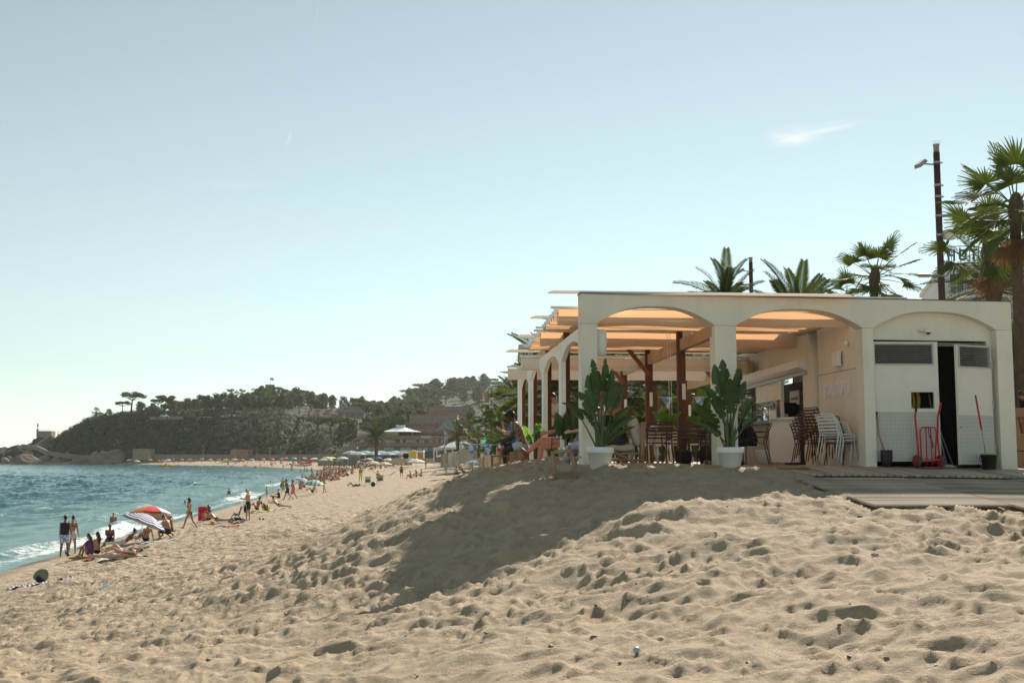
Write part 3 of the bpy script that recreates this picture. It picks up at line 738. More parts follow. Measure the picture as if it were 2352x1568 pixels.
b = MB(); b.poly([(3.0, 6.45), (8.6, 6.45), (8.6, 7.5), (3.0, 7.5)], BO+GN*2.4, GD, ZU, GN, .1); part(b, 'bar_back_wall', MATS['bar_inside'])
for t_ in (3.4, 4.6, 6.1, 7.6):
    b = MB(); b.box(bp(t_, 2.4, 5.95), (.12, .3, 1.12), R(4.7)); part(b, 'bar_mullion', M_POST)
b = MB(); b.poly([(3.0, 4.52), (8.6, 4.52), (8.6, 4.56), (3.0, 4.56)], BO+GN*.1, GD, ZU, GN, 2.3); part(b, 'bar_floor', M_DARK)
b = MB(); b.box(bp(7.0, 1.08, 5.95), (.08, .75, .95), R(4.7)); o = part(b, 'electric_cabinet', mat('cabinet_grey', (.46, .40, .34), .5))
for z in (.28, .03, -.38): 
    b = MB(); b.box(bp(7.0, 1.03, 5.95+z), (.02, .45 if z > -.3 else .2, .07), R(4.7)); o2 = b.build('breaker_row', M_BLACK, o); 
b = MB(); b.box(bp(7.3, 1.16, 5.6), (.06, 2.5, 2.1), R(4.7)); part(b, 'bar_shade_panel', M_DARK)  # added near-black panel so the bar doorway reads as deep shade
b = MB(); b.bar(bp(3.3, .6, 6.28), bp(4.5, .6, 6.24), .34, .04); o = part(b, 'wall_shelf', M_TRIM)
b = MB(); b.box(bp(3.7, .6, 6.38), (.3, .4, .14), R(4.7)); b.box(bp(4.1, .6, 6.36), (.25, .2, .1), R(4.7)); b.build('till_printer', mat('gear_grey', (.3, .28, .26), .5), o)
b = MB(); b.poly([(3.02, 4.55), (3.5, 4.55), (3.5, 5.62), (3.02, 5.62)], BO+GN*.2, GD, ZU, GN, .06); part(b, 'low_wall', M_WALL)
def loose(mb, name, m, label, cat, smooth=False, group=None): return tag(mb.build(name, m, None, smooth), label, cat, group)
FR = empty('half_door', bp(3.95, -.25, 4.62)-Vector((5.5, 24.5, ZD)), R(-62)); FR.parent = PAV
b = MB(); b.box((.0, 0, .52), (.95, .06, 1.02)); b.build('leaf', M_TRIM, FR); b = MB(); b.box((0, -.035, .97), (.97, .09, .03)); b.build('ledge', M_STEEL, FR)
b = MB(); b.box((-.32, -.05, 1.10), (.24, .03, .2)); b.build('upper_piece', M_TRIM, FR)
def jar(t_, w, z, r, h, m, nm, label):
    J = empty(nm, bp(t_, w, z), 0, label, 'jar')
    b = MB(); b.lathe([(r*.8, 0), (r, .03), (r, h*.7), (r*.65, h*.85), (r*.68, h)], 14); b.build('glass', m, J, True)
    b = MB(); b.lathe([(r*.72, h), (r*.72, h+.03)], 14); b.build('lid', M_STEEL, J)
t = NT('clear_glass'); t.b.inputs['Transmission Weight'].default_value = .85; t.set((.8, .86, .84), .06); t.b.inputs['IOR'].default_value = 1.3; M_GLASS = t.m
jar(6.3, .05, 5.62, .14, .34, M_GLASS, 'storage_jar', 'big clear glass jar on the bar counter')
jar(5.4, -.12, 5.62, .07, .13, mat('amber_jar', (.25, .10, .04), .2), 'honey_jar', 'small amber jar at the counter edge beside the straw holder')
SH = empty('straw_holder', bp(5.1, -.1, 5.62), 0, 'woven basket cup holding straws on the counter', 'cup')
b = MB(); b.lathe([(.075, 0), (.10, .08), (.085, .2)], 12); b.build('basket', mat('wicker', (.24, .15, .08), .8, .4, 40), SH, True)
for k in range(5):
    b = MB(); b.tube([(.02*math.cos(k), .02*math.sin(k), .1), (.06*math.cos(k*1.3), .06*math.sin(k*1.3), .42)], .006, 5); b.build('straw', (M_TRIM, MATS['amber_jar'])[k % 2], SH)
CM = empty('coffee_machine', bp(6.0, .45, 5.62), R(5), 'black coffee machine standing behind the counter', 'machine')
b = MB(); b.box((0, 0, .2), (.5, .75, .4)); b.box((0, 0, .42), (.4, .6, .05)); b.build('body', M_BLACK, CM)
b = MB(); b.box((-.25, .1, .2), (.03, .3, .3)); b.build('panel', M_STEEL, CM)
for k, cc in enumerate(((.5, .06, .03), (.55, .22, .03), (.35, .04, .03))):
    b = MB(); b.bar(bp(5.05+.1*k, .15, 5.65), bp(5.55+.1*k, .12, 6.45), .03, .05); loose(b, 'menu_holder', mat('strip%d' % k, cc, .5), ('red', 'orange', 'dark red')[k]+' leaning strip behind the shutter post of the bar', 'strip')
# small fittings on the walls
def fitting(mb, name, m, smooth=False): return part(mb, name, m, None, smooth)
b = MB(); b.box(sw_o+GD*.95-GN*.06+ZU*6.76, (.10, .32, .30), R(4.7)); o = fitting(b, 'wall_speaker', M_TRIM)
b = MB(); b.tube([sw_o+GD*.76-GN*.02+ZU*6.9, sw_o+GD*.72-GN*.05+ZU*6.75, sw_o+GD*.76-GN*.03+ZU*6.62], .008, 6); b.build('cable', M_BLACK, o)
b = MB(); b.lathe([(.05, 0), (.045, .06), (.02, .09)], 10, sw_o+GD*.42-GN*.06+ZU*6.99); fitting(b, 'wall_light', M_TRIM, True)
b = MB(); b.box(bp(7.3, -.12, 7.02), (.22, .5, .34), R(4.7)); o = fitting(b, 'air_unit', M_TRIM)
b = MB(); b.lathe([(.05, 0), (.09, .03), (.10, .12)], 12, bp(7.75, -.16, 7.08)); b.build('security_camera', M_TRIM, o, True)

# ------------------------------------------------------------------ boardwalk
BW = empty('boardwalk', (0, 0, 0)); tag(BW, 'weathered grey boardwalk in front of the bar', kind='structure')
t = NT('weathered_plank'); inf = t.n('ObjectInfo'); gr_ = t.noise(2.2, 6, .65, stretch=(1, 16, 16))
c = t.mix(t.rng(gr_, .3, .7), (.38, .31, .235), (.58, .49, .39)); c = t.mix(t.rng(inf.outputs['Random'], .25, 1, 0, .75), c, (.20, .155, .115)); c = t.mix(t.rng(t.noise(.8, 3, .6), .5, .7, 0, .4), c, (.42, .33, .23))
t.set(c, .85, 0, .3); t.bump(gr_, .4, .01); M_PLANK = t.m
pl = MB(); pl.box((0, 0, 0), (1, .102, .03)); pmesh = pl.mesh('plank', M_PLANK)
def plank(p, q, parent=BW):
    p, q = Vector(p), Vector(q); d = q-p; o = link('plank', pmesh, parent, (p+q)/2)
    o.rotation_euler = (random.uniform(-.006, .006), -math.atan2(d.z, math.hypot(d.x, d.y)), math.atan2(d.y, d.x)); o.scale = (d.length, 1, 1); return o
def fyl(x): return 21.3+.139*(x-1.31)
x = 4.35
while x < 12.2:                                # boards running out from the front
    y1 = fyl(x)+.30; L = 2.35
    if 4.3 < x < 5.6: y1 += 2.2; L += 2.2
    xo = x+.1; y0 = y1-L
    plank((x, y1, deck_z(x, y1)-.015+random.uniform(-.003, .003)), (xo, y0, deck_z(xo, y0)-.015), BW); x += .127
r = 0; y = 19.35
while y > 10.4:                                # panels of cross boards farther out
    y -= .127; r += 1
    for k in range(4):
        x0, x1 = 4.7+k*1.95+.02, 4.7+(k+1)*1.95-.02
        yl = y+.14*(x0-5)-.0; yr = y+.14*(x1-5)
        if yl < np.interp((x0+x1)/2, [4.3, 4.75, 5.0, 5.3, 6.2, 7.5, 12], [22.5, 21.4, 19.5, 17.3, 13.7, 11., 8.])-.9: continue
        dz = -.042-.004*(k % 2)
        plank((x0, yl, deck_z(x0, yl)+dz+.02+random.uniform(-.003, .003)), (x1, yr, deck_z(x1, yr)+dz+.02), BW)
# ------------------------------------------------------------------ plants in pots
def leaf_mat(name, c0, c1, tr, k=.4, rough=.38, ns=3., spec=.5):
    t = NT(name); g = t.noise(ns, 3, .6); st = t.noise(9, 2, .5, stretch=(1, 9, 1))
    c = t.mix(t.rng(g, .3, .7), c0, c1); c = t.mix(t.rng(st, .5, .7, 0, .35), c, [x*.55 for x in c0])
    inf = t.n('ObjectInfo'); c = t.mix(t.rng(inf.outputs['Random'], 0, 1, 0, .45), c, [c1[0]*1.25, c1[1]*1.05, c1[2]*.8])
    t.set(c, rough, 0, spec); a = t.n('BsdfTranslucent'); a.inputs['Color'].default_value = (*tr, 1)
    mx = t.n('MixShader'); mx.inputs[0].default_value = k; t.l(t.b.outputs[0], mx.inputs[1]); t.l(a.outputs[0], mx.inputs[2]); t.l(mx.outputs[0], t.out.inputs['Surface']); return t.m
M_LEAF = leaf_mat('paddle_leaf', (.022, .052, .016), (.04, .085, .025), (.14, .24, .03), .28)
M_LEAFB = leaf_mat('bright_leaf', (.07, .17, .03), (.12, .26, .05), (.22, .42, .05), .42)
M_STEM = mat('leaf_stalk', (.10, .13, .05), .6, .3, 10)
M_SOIL = mat('potting_soil', (.05, .035, .025), .95, .4, 30, .5, 60)
def paddle_leaf(mb, base, dirv, L, W, droop, rnd, tears=4, stalk=.6, sr=.012):
    """stalk then a folded paddle blade with torn margins"""
    base = Vector(base); d = Vector(dirv).normalized(); side = Vector((1, 0, 0))-d*d.x if abs(d.x) < .75 else Vector((0, -.35, 1))-d*(d.z-.35*d.y)
    side = Matrix.Rotation(rnd.uniform(-.8, .8), 3, d) @ side.normalized()
    pts = []; p = base.copy(); dd = d.copy(); n = 5
    for i in range(n+1):
        pts.append(p.copy()); p += dd*(stalk/n); dd = (dd+Vector((d.x, d.y, 0))*.04).normalized()
    mb.m = 1; mb.tube(pts, [sr*(1.5-i*.12) for i in range(n+1)], 6, True); mb.m = 0
    n = 24; tip = pts[-1].copy(); mid = []; cur = dd.copy(); q = tip
    for i in range(n+1):
        mid.append((q.copy(), cur.copy())); q = q+cur*(L/n); cur = (cur+Vector((0, 0, -droop/n*(.4+1.2*i/n)))+Vector((d.x, d.y, 0))*.02).normalized()
    cuts = set(rnd.sample(range(3, n-2), min(tears, n-5)))
    for sgn in (-1, 1):
        rows = []
        for i, (m_, c_) in enumerate(mid):
            f = i/n; w = W/2*(math.sin(math.pi*min(1, f*.93+.07))**.55)*(1-.35*f**3)
            if i == n: w = .004
            if sgn > 0 and i in cuts or sgn < 0 and (i+1) in cuts: w *= rnd.uniform(.25, .7)
            nn = side.cross(c_).normalized(); lift = .42+.03*math.sin(i*.9)
            rows.append([m_, m_+side*(sgn*w*.5)+nn*(w*lift*.6), m_+side*(sgn*w)+nn*(w*lift*.8+.006*math.sin(i*2.3))])
        vs = [v for r in rows for v in r]
        mb.add(vs, [(i*3+j, i*3+j+1, (i+1)*3+j+1, (i+1)*3+j) for i in range(n) for j in range(2)])
    mb.m = 1; mb.tube([m_ for m_, _ in mid[:n]], [sr*(.9-.8*i/n)+.002 for i in range(n)], 5, False); mb.m = 0
def potted_paddle(name, loc, spec, label, seed, m=M_LEAF, pot=True):
    rnd = random.Random(seed); o = empty(name, loc, 0, label, 'plant')
    if pot:
        b = MB(); b.lathe([(.15, 0), (.175, .03), (.225, .33), (.245, .33), (.252, .345), (.252, .43), (.24, .44), (.215, .435), (.205, .38)], 40, caps=True)
        b.build('pot', mat('white_pot', (.80, .80, .78), .5, .03, 3, dirt=((.6, .56, .48), 3., .25)), o, True)
        b = MB(); b.lathe([(.0, .39), (.10, .40), (.206, .385)], 20, caps=False); b.build('soil', M_SOIL, o)
    z0 = .40 if pot else 0
    for (az, tilt, stalk, L, W, droop) in spec:
        mb = MB(); tilt *= .72; d = (math.sin(az)*math.sin(tilt), math.cos(az)*math.sin(tilt), math.cos(tilt)); 
        paddle_leaf(mb, (rnd.uniform(-.07, .07), rnd.uniform(-.07, .07), z0-.02), d, L, W*1.02, droop, rnd, 3, stalk*1.12)
        mb.build('leaf', [m, M_STEM], o, True)
    if pot:
        for k in range(5):
            a_ = k*1.3; mb = MB(); mb.tube([(.06*math.cos(a_), .06*math.sin(a_), z0-.02), (.09*math.cos(a_), .09*math.sin(a_), z0+.3+.06*k), (.11*math.cos(a_), .11*math.sin(a_), z0+.42+.05*k)], [.032, .024, .006], 7); mb.build('cut_stalk', M_STEM, o, True)
    return o
# azimuth is measured from +Y towards +X
L_, R_, T_, B_ = -math.pi/2, math.pi/2, math.pi, 0.0
SP1 = [(L_, .10, .85, .72, .26, .1), (L_+.3, .16, .62, .70, .25, .15), (R_, .07, .95, .62, .22, .05), (R_-.3, .16, .85, .55, .24, .3), (R_+.5, .20, .70, .58, .20, .3),
       (L_-.3, .42, .55, .58, .26, .9), (L_+.2, .62, .55, .52, .20, 1.1), (L_, .50, .42, .42, .18, .9), (R_-.2, .55, .35, .62, .22, .8), (R_+.2, .75, .35, .52, .18, 1.0), (R_, .9, .15, .62, .13, .7), (R_-.1, .33, .70, .50, .2, .5)]
potted_paddle('potted_banana_plant', (1.60, 20.72, 4.50), SP1, 'tall potted paddle leaf plant in white pot by the corner column', 5)
SP2 = [(L_+.5, .07, .80, .80, .30, .05), (R_, .16, .85, .62, .24, .2), (R_-.4, .22, .95, .50, .20, .2), (L_, .40, .55, .68, .34, .5), (L_-.4, .60, .40, .62, .34, .6), (L_+.2, .16, .95, .55, .22, .1),
       (T_+.2, .22, .62, .66, .32, .5), (R_+.4, .45, .55, .50, .22, .9), (R_, .78, .45, .42, .18, 1.0), (L_-.1, .85, .30, .62, .2, 1.1), (R_-.2, .30, .8, .45, .2, .6)]
potted_paddle('potted_banana_plant', (4.03, 21.12, 4.50), SP2, 'tall potted paddle leaf plant in white pot by the middle column', 9)
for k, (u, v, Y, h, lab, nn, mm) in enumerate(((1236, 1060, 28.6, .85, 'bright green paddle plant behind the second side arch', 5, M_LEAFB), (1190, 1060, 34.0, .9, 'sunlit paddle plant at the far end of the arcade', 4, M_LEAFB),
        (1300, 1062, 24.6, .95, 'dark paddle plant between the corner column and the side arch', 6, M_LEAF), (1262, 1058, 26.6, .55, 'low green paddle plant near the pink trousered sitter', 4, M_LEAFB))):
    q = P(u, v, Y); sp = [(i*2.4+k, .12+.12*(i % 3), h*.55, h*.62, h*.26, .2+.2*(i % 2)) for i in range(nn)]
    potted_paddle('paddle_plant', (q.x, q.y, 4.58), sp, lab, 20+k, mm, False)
# planter boxes with young plants on the table
def box_plant(loc, label, seed, s=1.0):
    o = empty('box_plant', loc, 0, label, 'plant'); b = MB(); b.box((0, 0, .06), (.3*s, .2*s, .12)); b.build('wooden_box', wood('crate_wood', (.42, .18, .08), (.55, .27, .13), .7, 0), o)
    rnd = random.Random(seed)
    for i in range(6):
        mb = MB(); az = i*1.05+.3; paddle_leaf(mb, (0, 0, .1), (math.sin(az)*.6, math.cos(az)*.6, 1), .34*s, .13*s, .5, rnd, 1, .06, .006); mb.build('leaf', [M_LEAFB, M_STEM], o, True)
q = P(1532, 1000, 23.6); box_plant((q.x, q.y, 5.28), 'bright green leaves in a wooden box on the terrace table', 3, 1.15)
q = P(1600, 1000, 24.6); box_plant((q.x, q.y, 5.28), 'dark leaved plant in a wooden box beside the slatted chairs', 4)

# ------------------------------------------------------------------ chairs and tables
def chair_proto(name, m, arms=True):
    """slatted metal garden chair; front faces +Y of the empty"""
    o = empty(name); r = .012; W = .26
    for sx in (-1, 1):
        b = MB(); b.tube([(sx*W, .22, 0), (sx*W*.98, .21, .44)] + ([(sx*W, .20, .64), (sx*W, .17, .665), (sx*W, -.18, .665)] if arms else [(sx*W*.98, -.15, .44)]), r, 6); b.build('front_leg', m, o, True)
        b = MB(); b.tube([(sx*W*1.0, -.30, 0), (sx*W*.97, -.20, .44), (sx*W*.95, -.25, .66), (sx*W*.9, -.33, .84)], r, 6); b.build('rear_leg', m, o, True)
        if arms:
            b = MB(); b.tube([(sx*W, .20, .55), (sx*W, -.22, .56)], .009, 5); b.build('arm_rail', m, o, True)
    sl = MB(); sl.box((0, 0, 0), (W*1.9, .055, .012)); sm = sl.mesh('seat_slat', m)
    for i in range(6): link('seat_slat', sm, o, (0, .19-.075*i, .448-.004*i))
    sl = MB(); sl.box((0, 0, 0), (W*1.85, .012, .036)); sm = sl.mesh('back_slat', m)
    for i in range(5):
        z = .53+.066*i; link('back_slat', sm, o, (0, -.215-.06*max(0, (z-.55))/.2*.55-.02*i*.4, z), (R(-14), 0, 0))
    b = MB(); b.tube([(-W*.9, -.33, .84), (W*.9, -.33, .84)], r, 6); b.build('top_rail', m, o, True)
    return o
M_CHB = mat('brown_metal', (.10, .045, .026), .5, .2, 10); M_CHW = mat('white_metal', (.74, .74, .71), .45, .05, 6)
brown0 = chair_proto('slatted_armchair', M_CHB, True); brownS0 = chair_proto('slatted_chair', M_CHB, False); white0 = chair_proto('slatted_chair', M_CHW, False)
_used = {}
def place(proto, loc, rz, label, cat, group=None, tilt=0.):
    if proto.name in _used: o = copy_tree(proto)
    else: o = proto; _used[proto.name] = 1
    o.location = loc; o.rotation_euler = (tilt, 0, rz); tag(o, label, cat, group)
    return o
FL = 4.60
def on_deck(u, Y, z=None): q = P(u, 1050, Y); return (q.x, q.y, FL if z is None else z)
g = 'slatted brown chairs on the terrace'
place(brown0, on_deck(1509, 22.9), R(8), 'brown slatted armchair nearest the cushioned lounge chair, back to the viewer', 'chair', g)
place(brown0, on_deck(1592, 22.4), R(-6), 'brown slatted armchair beside the big timber post, back to the viewer', 'chair', g)
place(brown0, on_deck(1552, 24.9), R(160), 'brown slatted armchair across the terrace table', 'chair', g)
place(brown0, on_deck(1640, 24.3), R(195), 'brown slatted armchair behind the middle column', 'chair', g)
place(brown0, on_deck(1735, 23.4), R(72), 'brown slatted armchair under the person in black at the bar', 'chair', g)
# stacks against the sign wall: each chair is one thing
st0 = Vector(on_deck(1862, 23.7)); n_b = 6
names_b = ['lowest', 'second lowest', 'third', 'fourth', 'fifth', 'topmost']
for i in range(n_b):
    place(brown0, (st0.x+.06*i*.55, st0.y-.055*i*.55-.05*i, FL+.062*i), R(-72+i), 'brown slatted armchair, %s of the stack by the sign wall' % names_b[i], 'chair', 'stacked chairs by the sign wall')
st1 = Vector(on_deck(1940, 22.75)); nm = ['lowest', 'second', 'third', 'topmost']
for i in range(4):
    pr = brownS0 if i in (0,) else white0
    place(pr, (st1.x-.065*i, st1.y-.06*i, FL+.055*i-.01), R(-62), ('brown' if i == 0 else 'white')+' slatted chair, %s of the short stack beside the third column' % nm[i], 'chair', 'stacked chairs by the sign wall')
place(white0, (st1.x+.13, st1.y+.12, FL), R(-58), 'white slatted chair leaning behind the short stack', 'chair', 'stacked chairs by the sign wall')
# white perforated chairs
def perf_chair():
    o = empty('white_garden_chair'); t = NT('white_plastic_perforated'); u_ = t.coord('Object'); sx = t.n('SeparateXYZ'); t.l(u_, sx.inputs[0])
    d_ = lambda s_: t.math('POWER', t.math('SUBTRACT', t.math('PINGPONG', t.math('MULTIPLY', s_, 18.), .5), .5), 2.)
    r2 = t.math('ADD', d_(sx.outputs[0]), d_(sx.outputs[2])); t.set(t.mix(t.rng(r2, .03, .05), (.1, .09, .08), (.75, .73, .68)), .5)
    b = MB(); n = 8
    vs = [(x, -.20-.12*f, .45+.42*f-.04*abs(x/.24)**3) for f in np.linspace(0, 1, n) for x in np.linspace(-.24, .24, 7)]
    b.add(vs, [(i*7+j, i*7+j+1, (i+1)*7+j+1, (i+1)*7+j) for i in range(n-1) for j in range(6)])
    ob = b.build('backrest', t.m, o, True); so = ob.modifiers.new('s', 'SOLIDIFY'); so.thickness = .02
    b = MB(); b.box((0, .02, .445), (.48, .46, .025)); b.build('seat', M_CHW, o)
    for sx_ in (-1, 1):
        b = MB(); b.tube([(sx_*.25, .25, 0), (sx_*.22, .2, .44)], .018, 6); b.build('leg', M_CHW, o, True)
        b = MB(); b.tube([(sx_*.25, -.3, 0), (sx_*.22, -.2, .45)], .018, 6); b.build('leg', M_CHW, o, True)
    return o
pc0 = perf_chair()
for k, (u, Y, rz, lab) in enumerate(((1478, 23.2, R(80), 'white perforated chair just right of the cushioned lounge chair'), (1500, 26.5, R(20), 'white perforated chair deep under the terrace near the second post'),
        (1560, 28.0, R(190), 'white perforated chair far back behind the table plant'), (1520, 30.5, R(170), 'white perforated chair at the rear row by the thin lamp pole'),
        (1440, 27.5, R(100), 'white perforated chair at the rear left, behind the man in black'), (1228, 29.0, R(-90), 'white perforated chair behind the side arcade'), (1610, 27.0, R(30), 'white perforated chair behind the middle column'), (1460, 31.0, R(15), 'white perforated chair at the rear left edge of the terrace'))):
    place(pc0, on_deck(u, Y), rz, lab, 'chair', 'white perforated chairs on the terrace')
M_TTOP = mat('dark_table', (.055, .04, .03), .45, .2, 8)
def table(u, Y, w, d, h, label, m=M_TTOP, rz=R(5), z=FL, leg=.05):
    q = on_deck(u, Y, z); o = empty('table', q, rz, label, 'table')
    b = MB(); b.box((0, 0, h-.02), (w, d, .035)); b.build('table_top', m, o)
    lg = MB(); lg.box((0, 0, (h-.04)/2), (leg, leg, h-.04)); lm = lg.mesh('leg', m)
    for sx in (-1, 1):
        for sy in (-1, 1): link('leg', lm, o, (sx*(w/2-.05), sy*(d/2-.05), 0))
    return o
table(1545, 23.8, 1.5, .8, .72, 'dark dining table between the brown slatted chairs')
table(1268, 27.4, .8, .7, .74, 'dark table beyond the side arch by the waiter')
table(1232, 29.5, .7, .7, .72, 'small dark table behind the second side arch')
table(1478, 28.5, 1.2, .7, .72, 'dark table at the back among white chairs')
table(1620, 25.8, 1.0, .7, .72, 'dark table behind the middle column')
# rustic low tables and the bamboo lounge chair
M_LOG = wood('bamboo_log', (.30, .19, .10), (.46, .32, .18), .65, 2, 2.)
M_GREYW = wood('grey_tabletop', (.30, .26, .21), (.42, .37, .30), .8, 0, 2.)
q = hit(1290, 1083, 15, 22); LT = empty('log_table', (q.x, 19.9, 4.42), R(4), 'low rustic table with log legs in the sand before the corner column', 'table')
b = MB(); b.box((0, .12, .335), (.62, .52, .035)); b.build('table_top', M_GREYW, LT)
for (x0, y0, x1, y1, r_) in ((-.17, -.22, -.20, -.14, .036), (.20, -.20, .12, -.14, .036)):
    b = MB(); b.tube([(x0, y0, -.06), ((x0+x1)/2, (y0+y1)/2, .2), (x1, y1, .44)], [r_, r_*.95, r_*1.02], 10); b.build('log_leg', M_LOG, LT, True)
for x0, y0 in ((-.27, .32), (.27, .32), (-.29, -.08)):
    b = MB(); b.box((x0, y0, .13), (.045, .045, .38)); b.build('leg', M_GREYW, LT)
b = MB(); b.tube([(-.18, -.16, .42), (.13, -.16, .45)], .034, 10); b.build('log_rail', M_LOG, LT, True)
b = MB(); b.tube([(-.18, -.2, .07), (.18, -.18, .08)], .022, 8); b.build('stretcher', M_LOG, LT, True)
BT = empty('beer_bottle', (q.x+.11, 20.0, 4.42+.353), 0, 'brown beer bottle standing on the low log table', 'bottle')
b = MB(); b.lathe([(.03, 0), (.032, .01), (.032, .14), (.014, .19), (.013, .235)], 14); b.build('glass', mat('beer_glass', (.28, .12, .02), .12), BT, True)
b = MB(); b.lathe([(.0145, .195), (.0145, .24)], 12); b.build('neck_label', M_TRIM, BT); b = MB(); b.lathe([(.0325, .05), (.0325, .11)], 14, caps=False); b.build('paper_label', mat('gold_label', (.6, .5, .3), .5), BT)
GB = empty('cocktail_glass', (q.x-.03, 20.02, 4.42+.353), 0, 'pale green cocktail tumbler on the low log table', 'glass')
b = MB(); b.lathe([(.035, 0), (.05, .02), (.052, .10)], 14); b.build('drink', mat('mint_drink', (.42, .45, .30), .2), GB, True); b = MB(); b.lathe([(.056, 0.03), (.058, .15)], 14, caps=False); b.build('glass', M_GLASS, GB, True)
q = P(1148, 1060, 26.6); LT2 = empty('low_table', (q.x, q.y, 4.50), R(3), 'low wooden table with a red drink at the left end of the terrace', 'table')
M_TW = wood('brown_tabletop', (.20, .10, .05), (.32, .18, .09), .6, 0)
b = MB(); b.box((0, 0, .27), (.42, .5, .03)); b.build('table_top', M_TW, LT2)
for sx in (-1, 1):
    for sy in (-1, 1): b = MB(); b.box((sx*.18, sy*.2, .12), (.035, .035, .3)); b.build('leg', M_TW, LT2)
WG = empty('wine_glass', (q.x-.03, q.y, 4.785), 0, 'stemmed glass of red drink on the low table', 'glass')
b = MB(); b.lathe([(.036, 0), (.006, .01), (.005, .09)], 12); b.build('stem', M_GLASS, WG, True)
t = NT('red_drink'); t.set((.75, .04, .03), .15); t.b.inputs['Transmission Weight'].default_value = .6; b = MB(); b.lathe([(.008, .09), (.04, .12), (.045, .17)], 14); b.build('drink', t.m, WG, True)
b = MB(); b.lathe([(.0455, .171), (.040, .22)], 14, caps=False); b.build('bowl', M_GLASS, WG, True)
# lounge chair facing left
M_CUSH = mat('cream_cushion', (.52, .45, .34), .9, .08, 3, .35, 9)
q = on_deck(1430, 22.3, 4.57); LC = empty('lounge_chair', q, R(90-4), 'bamboo lounge chair with thick cream cushions facing left', 'armchair')
def cush(name, c, d, rot=(0, 0, 0)):
    bm = bmesh.new(); bmesh.ops.create_cube(bm, size=1); bmesh.ops.subdivide_edges(bm, edges=bm.edges[:], cuts=7, use_grid_fill=True)
    for v in bm.verts:
        p = v.co*2; k = 1-.30*(max(0, abs(p.x)-.72)+max(0, abs(p.y)-.72)+max(0, abs(p.z)-.6))
        puff = 1+.10*(1-p.x*p.x)*(1-p.y*p.y)
        v.co = Vector((p.x*d[0]/2*k, p.y*d[1]/2*k, p.z*d[2]/2*puff*(1-.25*max(abs(p.x), abs(p.y))**6)+.012*math.sin(p.x*7+p.y*4)))
    me = bpy.data.meshes.new(name); bm.to_mesh(me); bm.free(); me.materials.append(M_CUSH); me.polygons.foreach_set('use_smooth', [True]*len(me.polygons))
    return link(name, me, LC, c, rot)
cush('seat_cushion', (0, .05, .36), (.56, .62, .16)); cush('back_cushion', (0, -.25, .68), (.58, .66, .20), (R(90-16), 0, 0))
for sx in (-1, 1):
    b = MB(); b.tube([(sx*.31, -.36, 0), (sx*.31, -.40, .86)], .042, 10); b.build('rear_post', M_LOG, LC, True)
    b = MB(); b.tube([(sx*.31, .36, 0), (sx*.31, .33, .5)], .034, 10); b.build('front_post', M_LOG, LC, True)
    for z in (.13, .25): b = MB(); b.tube([(sx*.31, -.38, z), (sx*.31, .35, z)], .022, 8); b.build('side_rail', M_LOG, LC, True)
    b = MB(); b.tube([(sx*.33, -.34, .02), (sx*.33, .2, .30)], .026, 8); b.build('diagonal_brace', M_LOG, LC, True)
for y in (-.38, .34):
    b = MB(); b.tube([(-.31, y, .25), (.31, y, .25)], .024, 8); b.build('cross_rail', M_LOG, LC, True)
b = MB(); b.box((0, 0, .265), (.6, .68, .02)); b.build('seat_board', M_LOG, LC)
st = Vector((q[0]+.0, q[1]-.0, 0)); b = MB(); b.box((q[0]-.1, q[1]-.18, 5.03), (.09, .06, .025), .2); loose(b, 'cigarette_pack', M_TRIM, 'small white packet on the lounge chair cushion', 'packet')
# two simple stools for the men at the far left
for u, Y, lab in ((1200, 27.6, 'cork stool under the man in the patterned shirt'), (1186, 28.6, 'cork stool under the man in blue')):
    q = P(u, 1060, Y); b = MB(); b.lathe([(.16, 0), (.18, .05), (.165, .2), (.18, .36), (.16, .40)], 14, (q.x, q.y, 4.56)); loose(b, 'stool', mat('cork', (.38, .22, .11), .8, .3, 12), lab, 'stool', True)
b = MB(); b.lathe([(.14, 0), (.17, .1), (.17, .26), (.12, .3)], 12, (on_deck(1570, 23.1)[0], 23.1, FL)); loose(b, 'dark_basket', mat('dark_bag', (.03, .022, .018), .8), 'dark woven basket on the floor beneath the table', 'basket', True)
BG = empty('duffel_bag', on_deck(1622, 22.9), R(20), 'dark bag with pale trainers on the floor before the middle column', 'bag')
b = MB(); b.ell((0, 0, .2), (.14, .2, .2), 14, 10); b.build('bag', MATS['dark_bag'], BG, True)
for sx in (-.09, .07): b = MB(); b.ell((sx, -.18, .05), (.045, .13, .05), 10, 6); b.build('trainer', mat('trainer_grey', (.4, .38, .36), .6), BG, True)
BU = empty('bucket', on_deck(1752, 24.6), 0, 'white bucket on the floor behind the chair at the bar', 'bucket')
b = MB(); b.lathe([(.13, 0), (.16, .3), (.165, .31), (.155, .31), (.13, .02)], 16); b.build('tub', M_TRIM, BU, True)

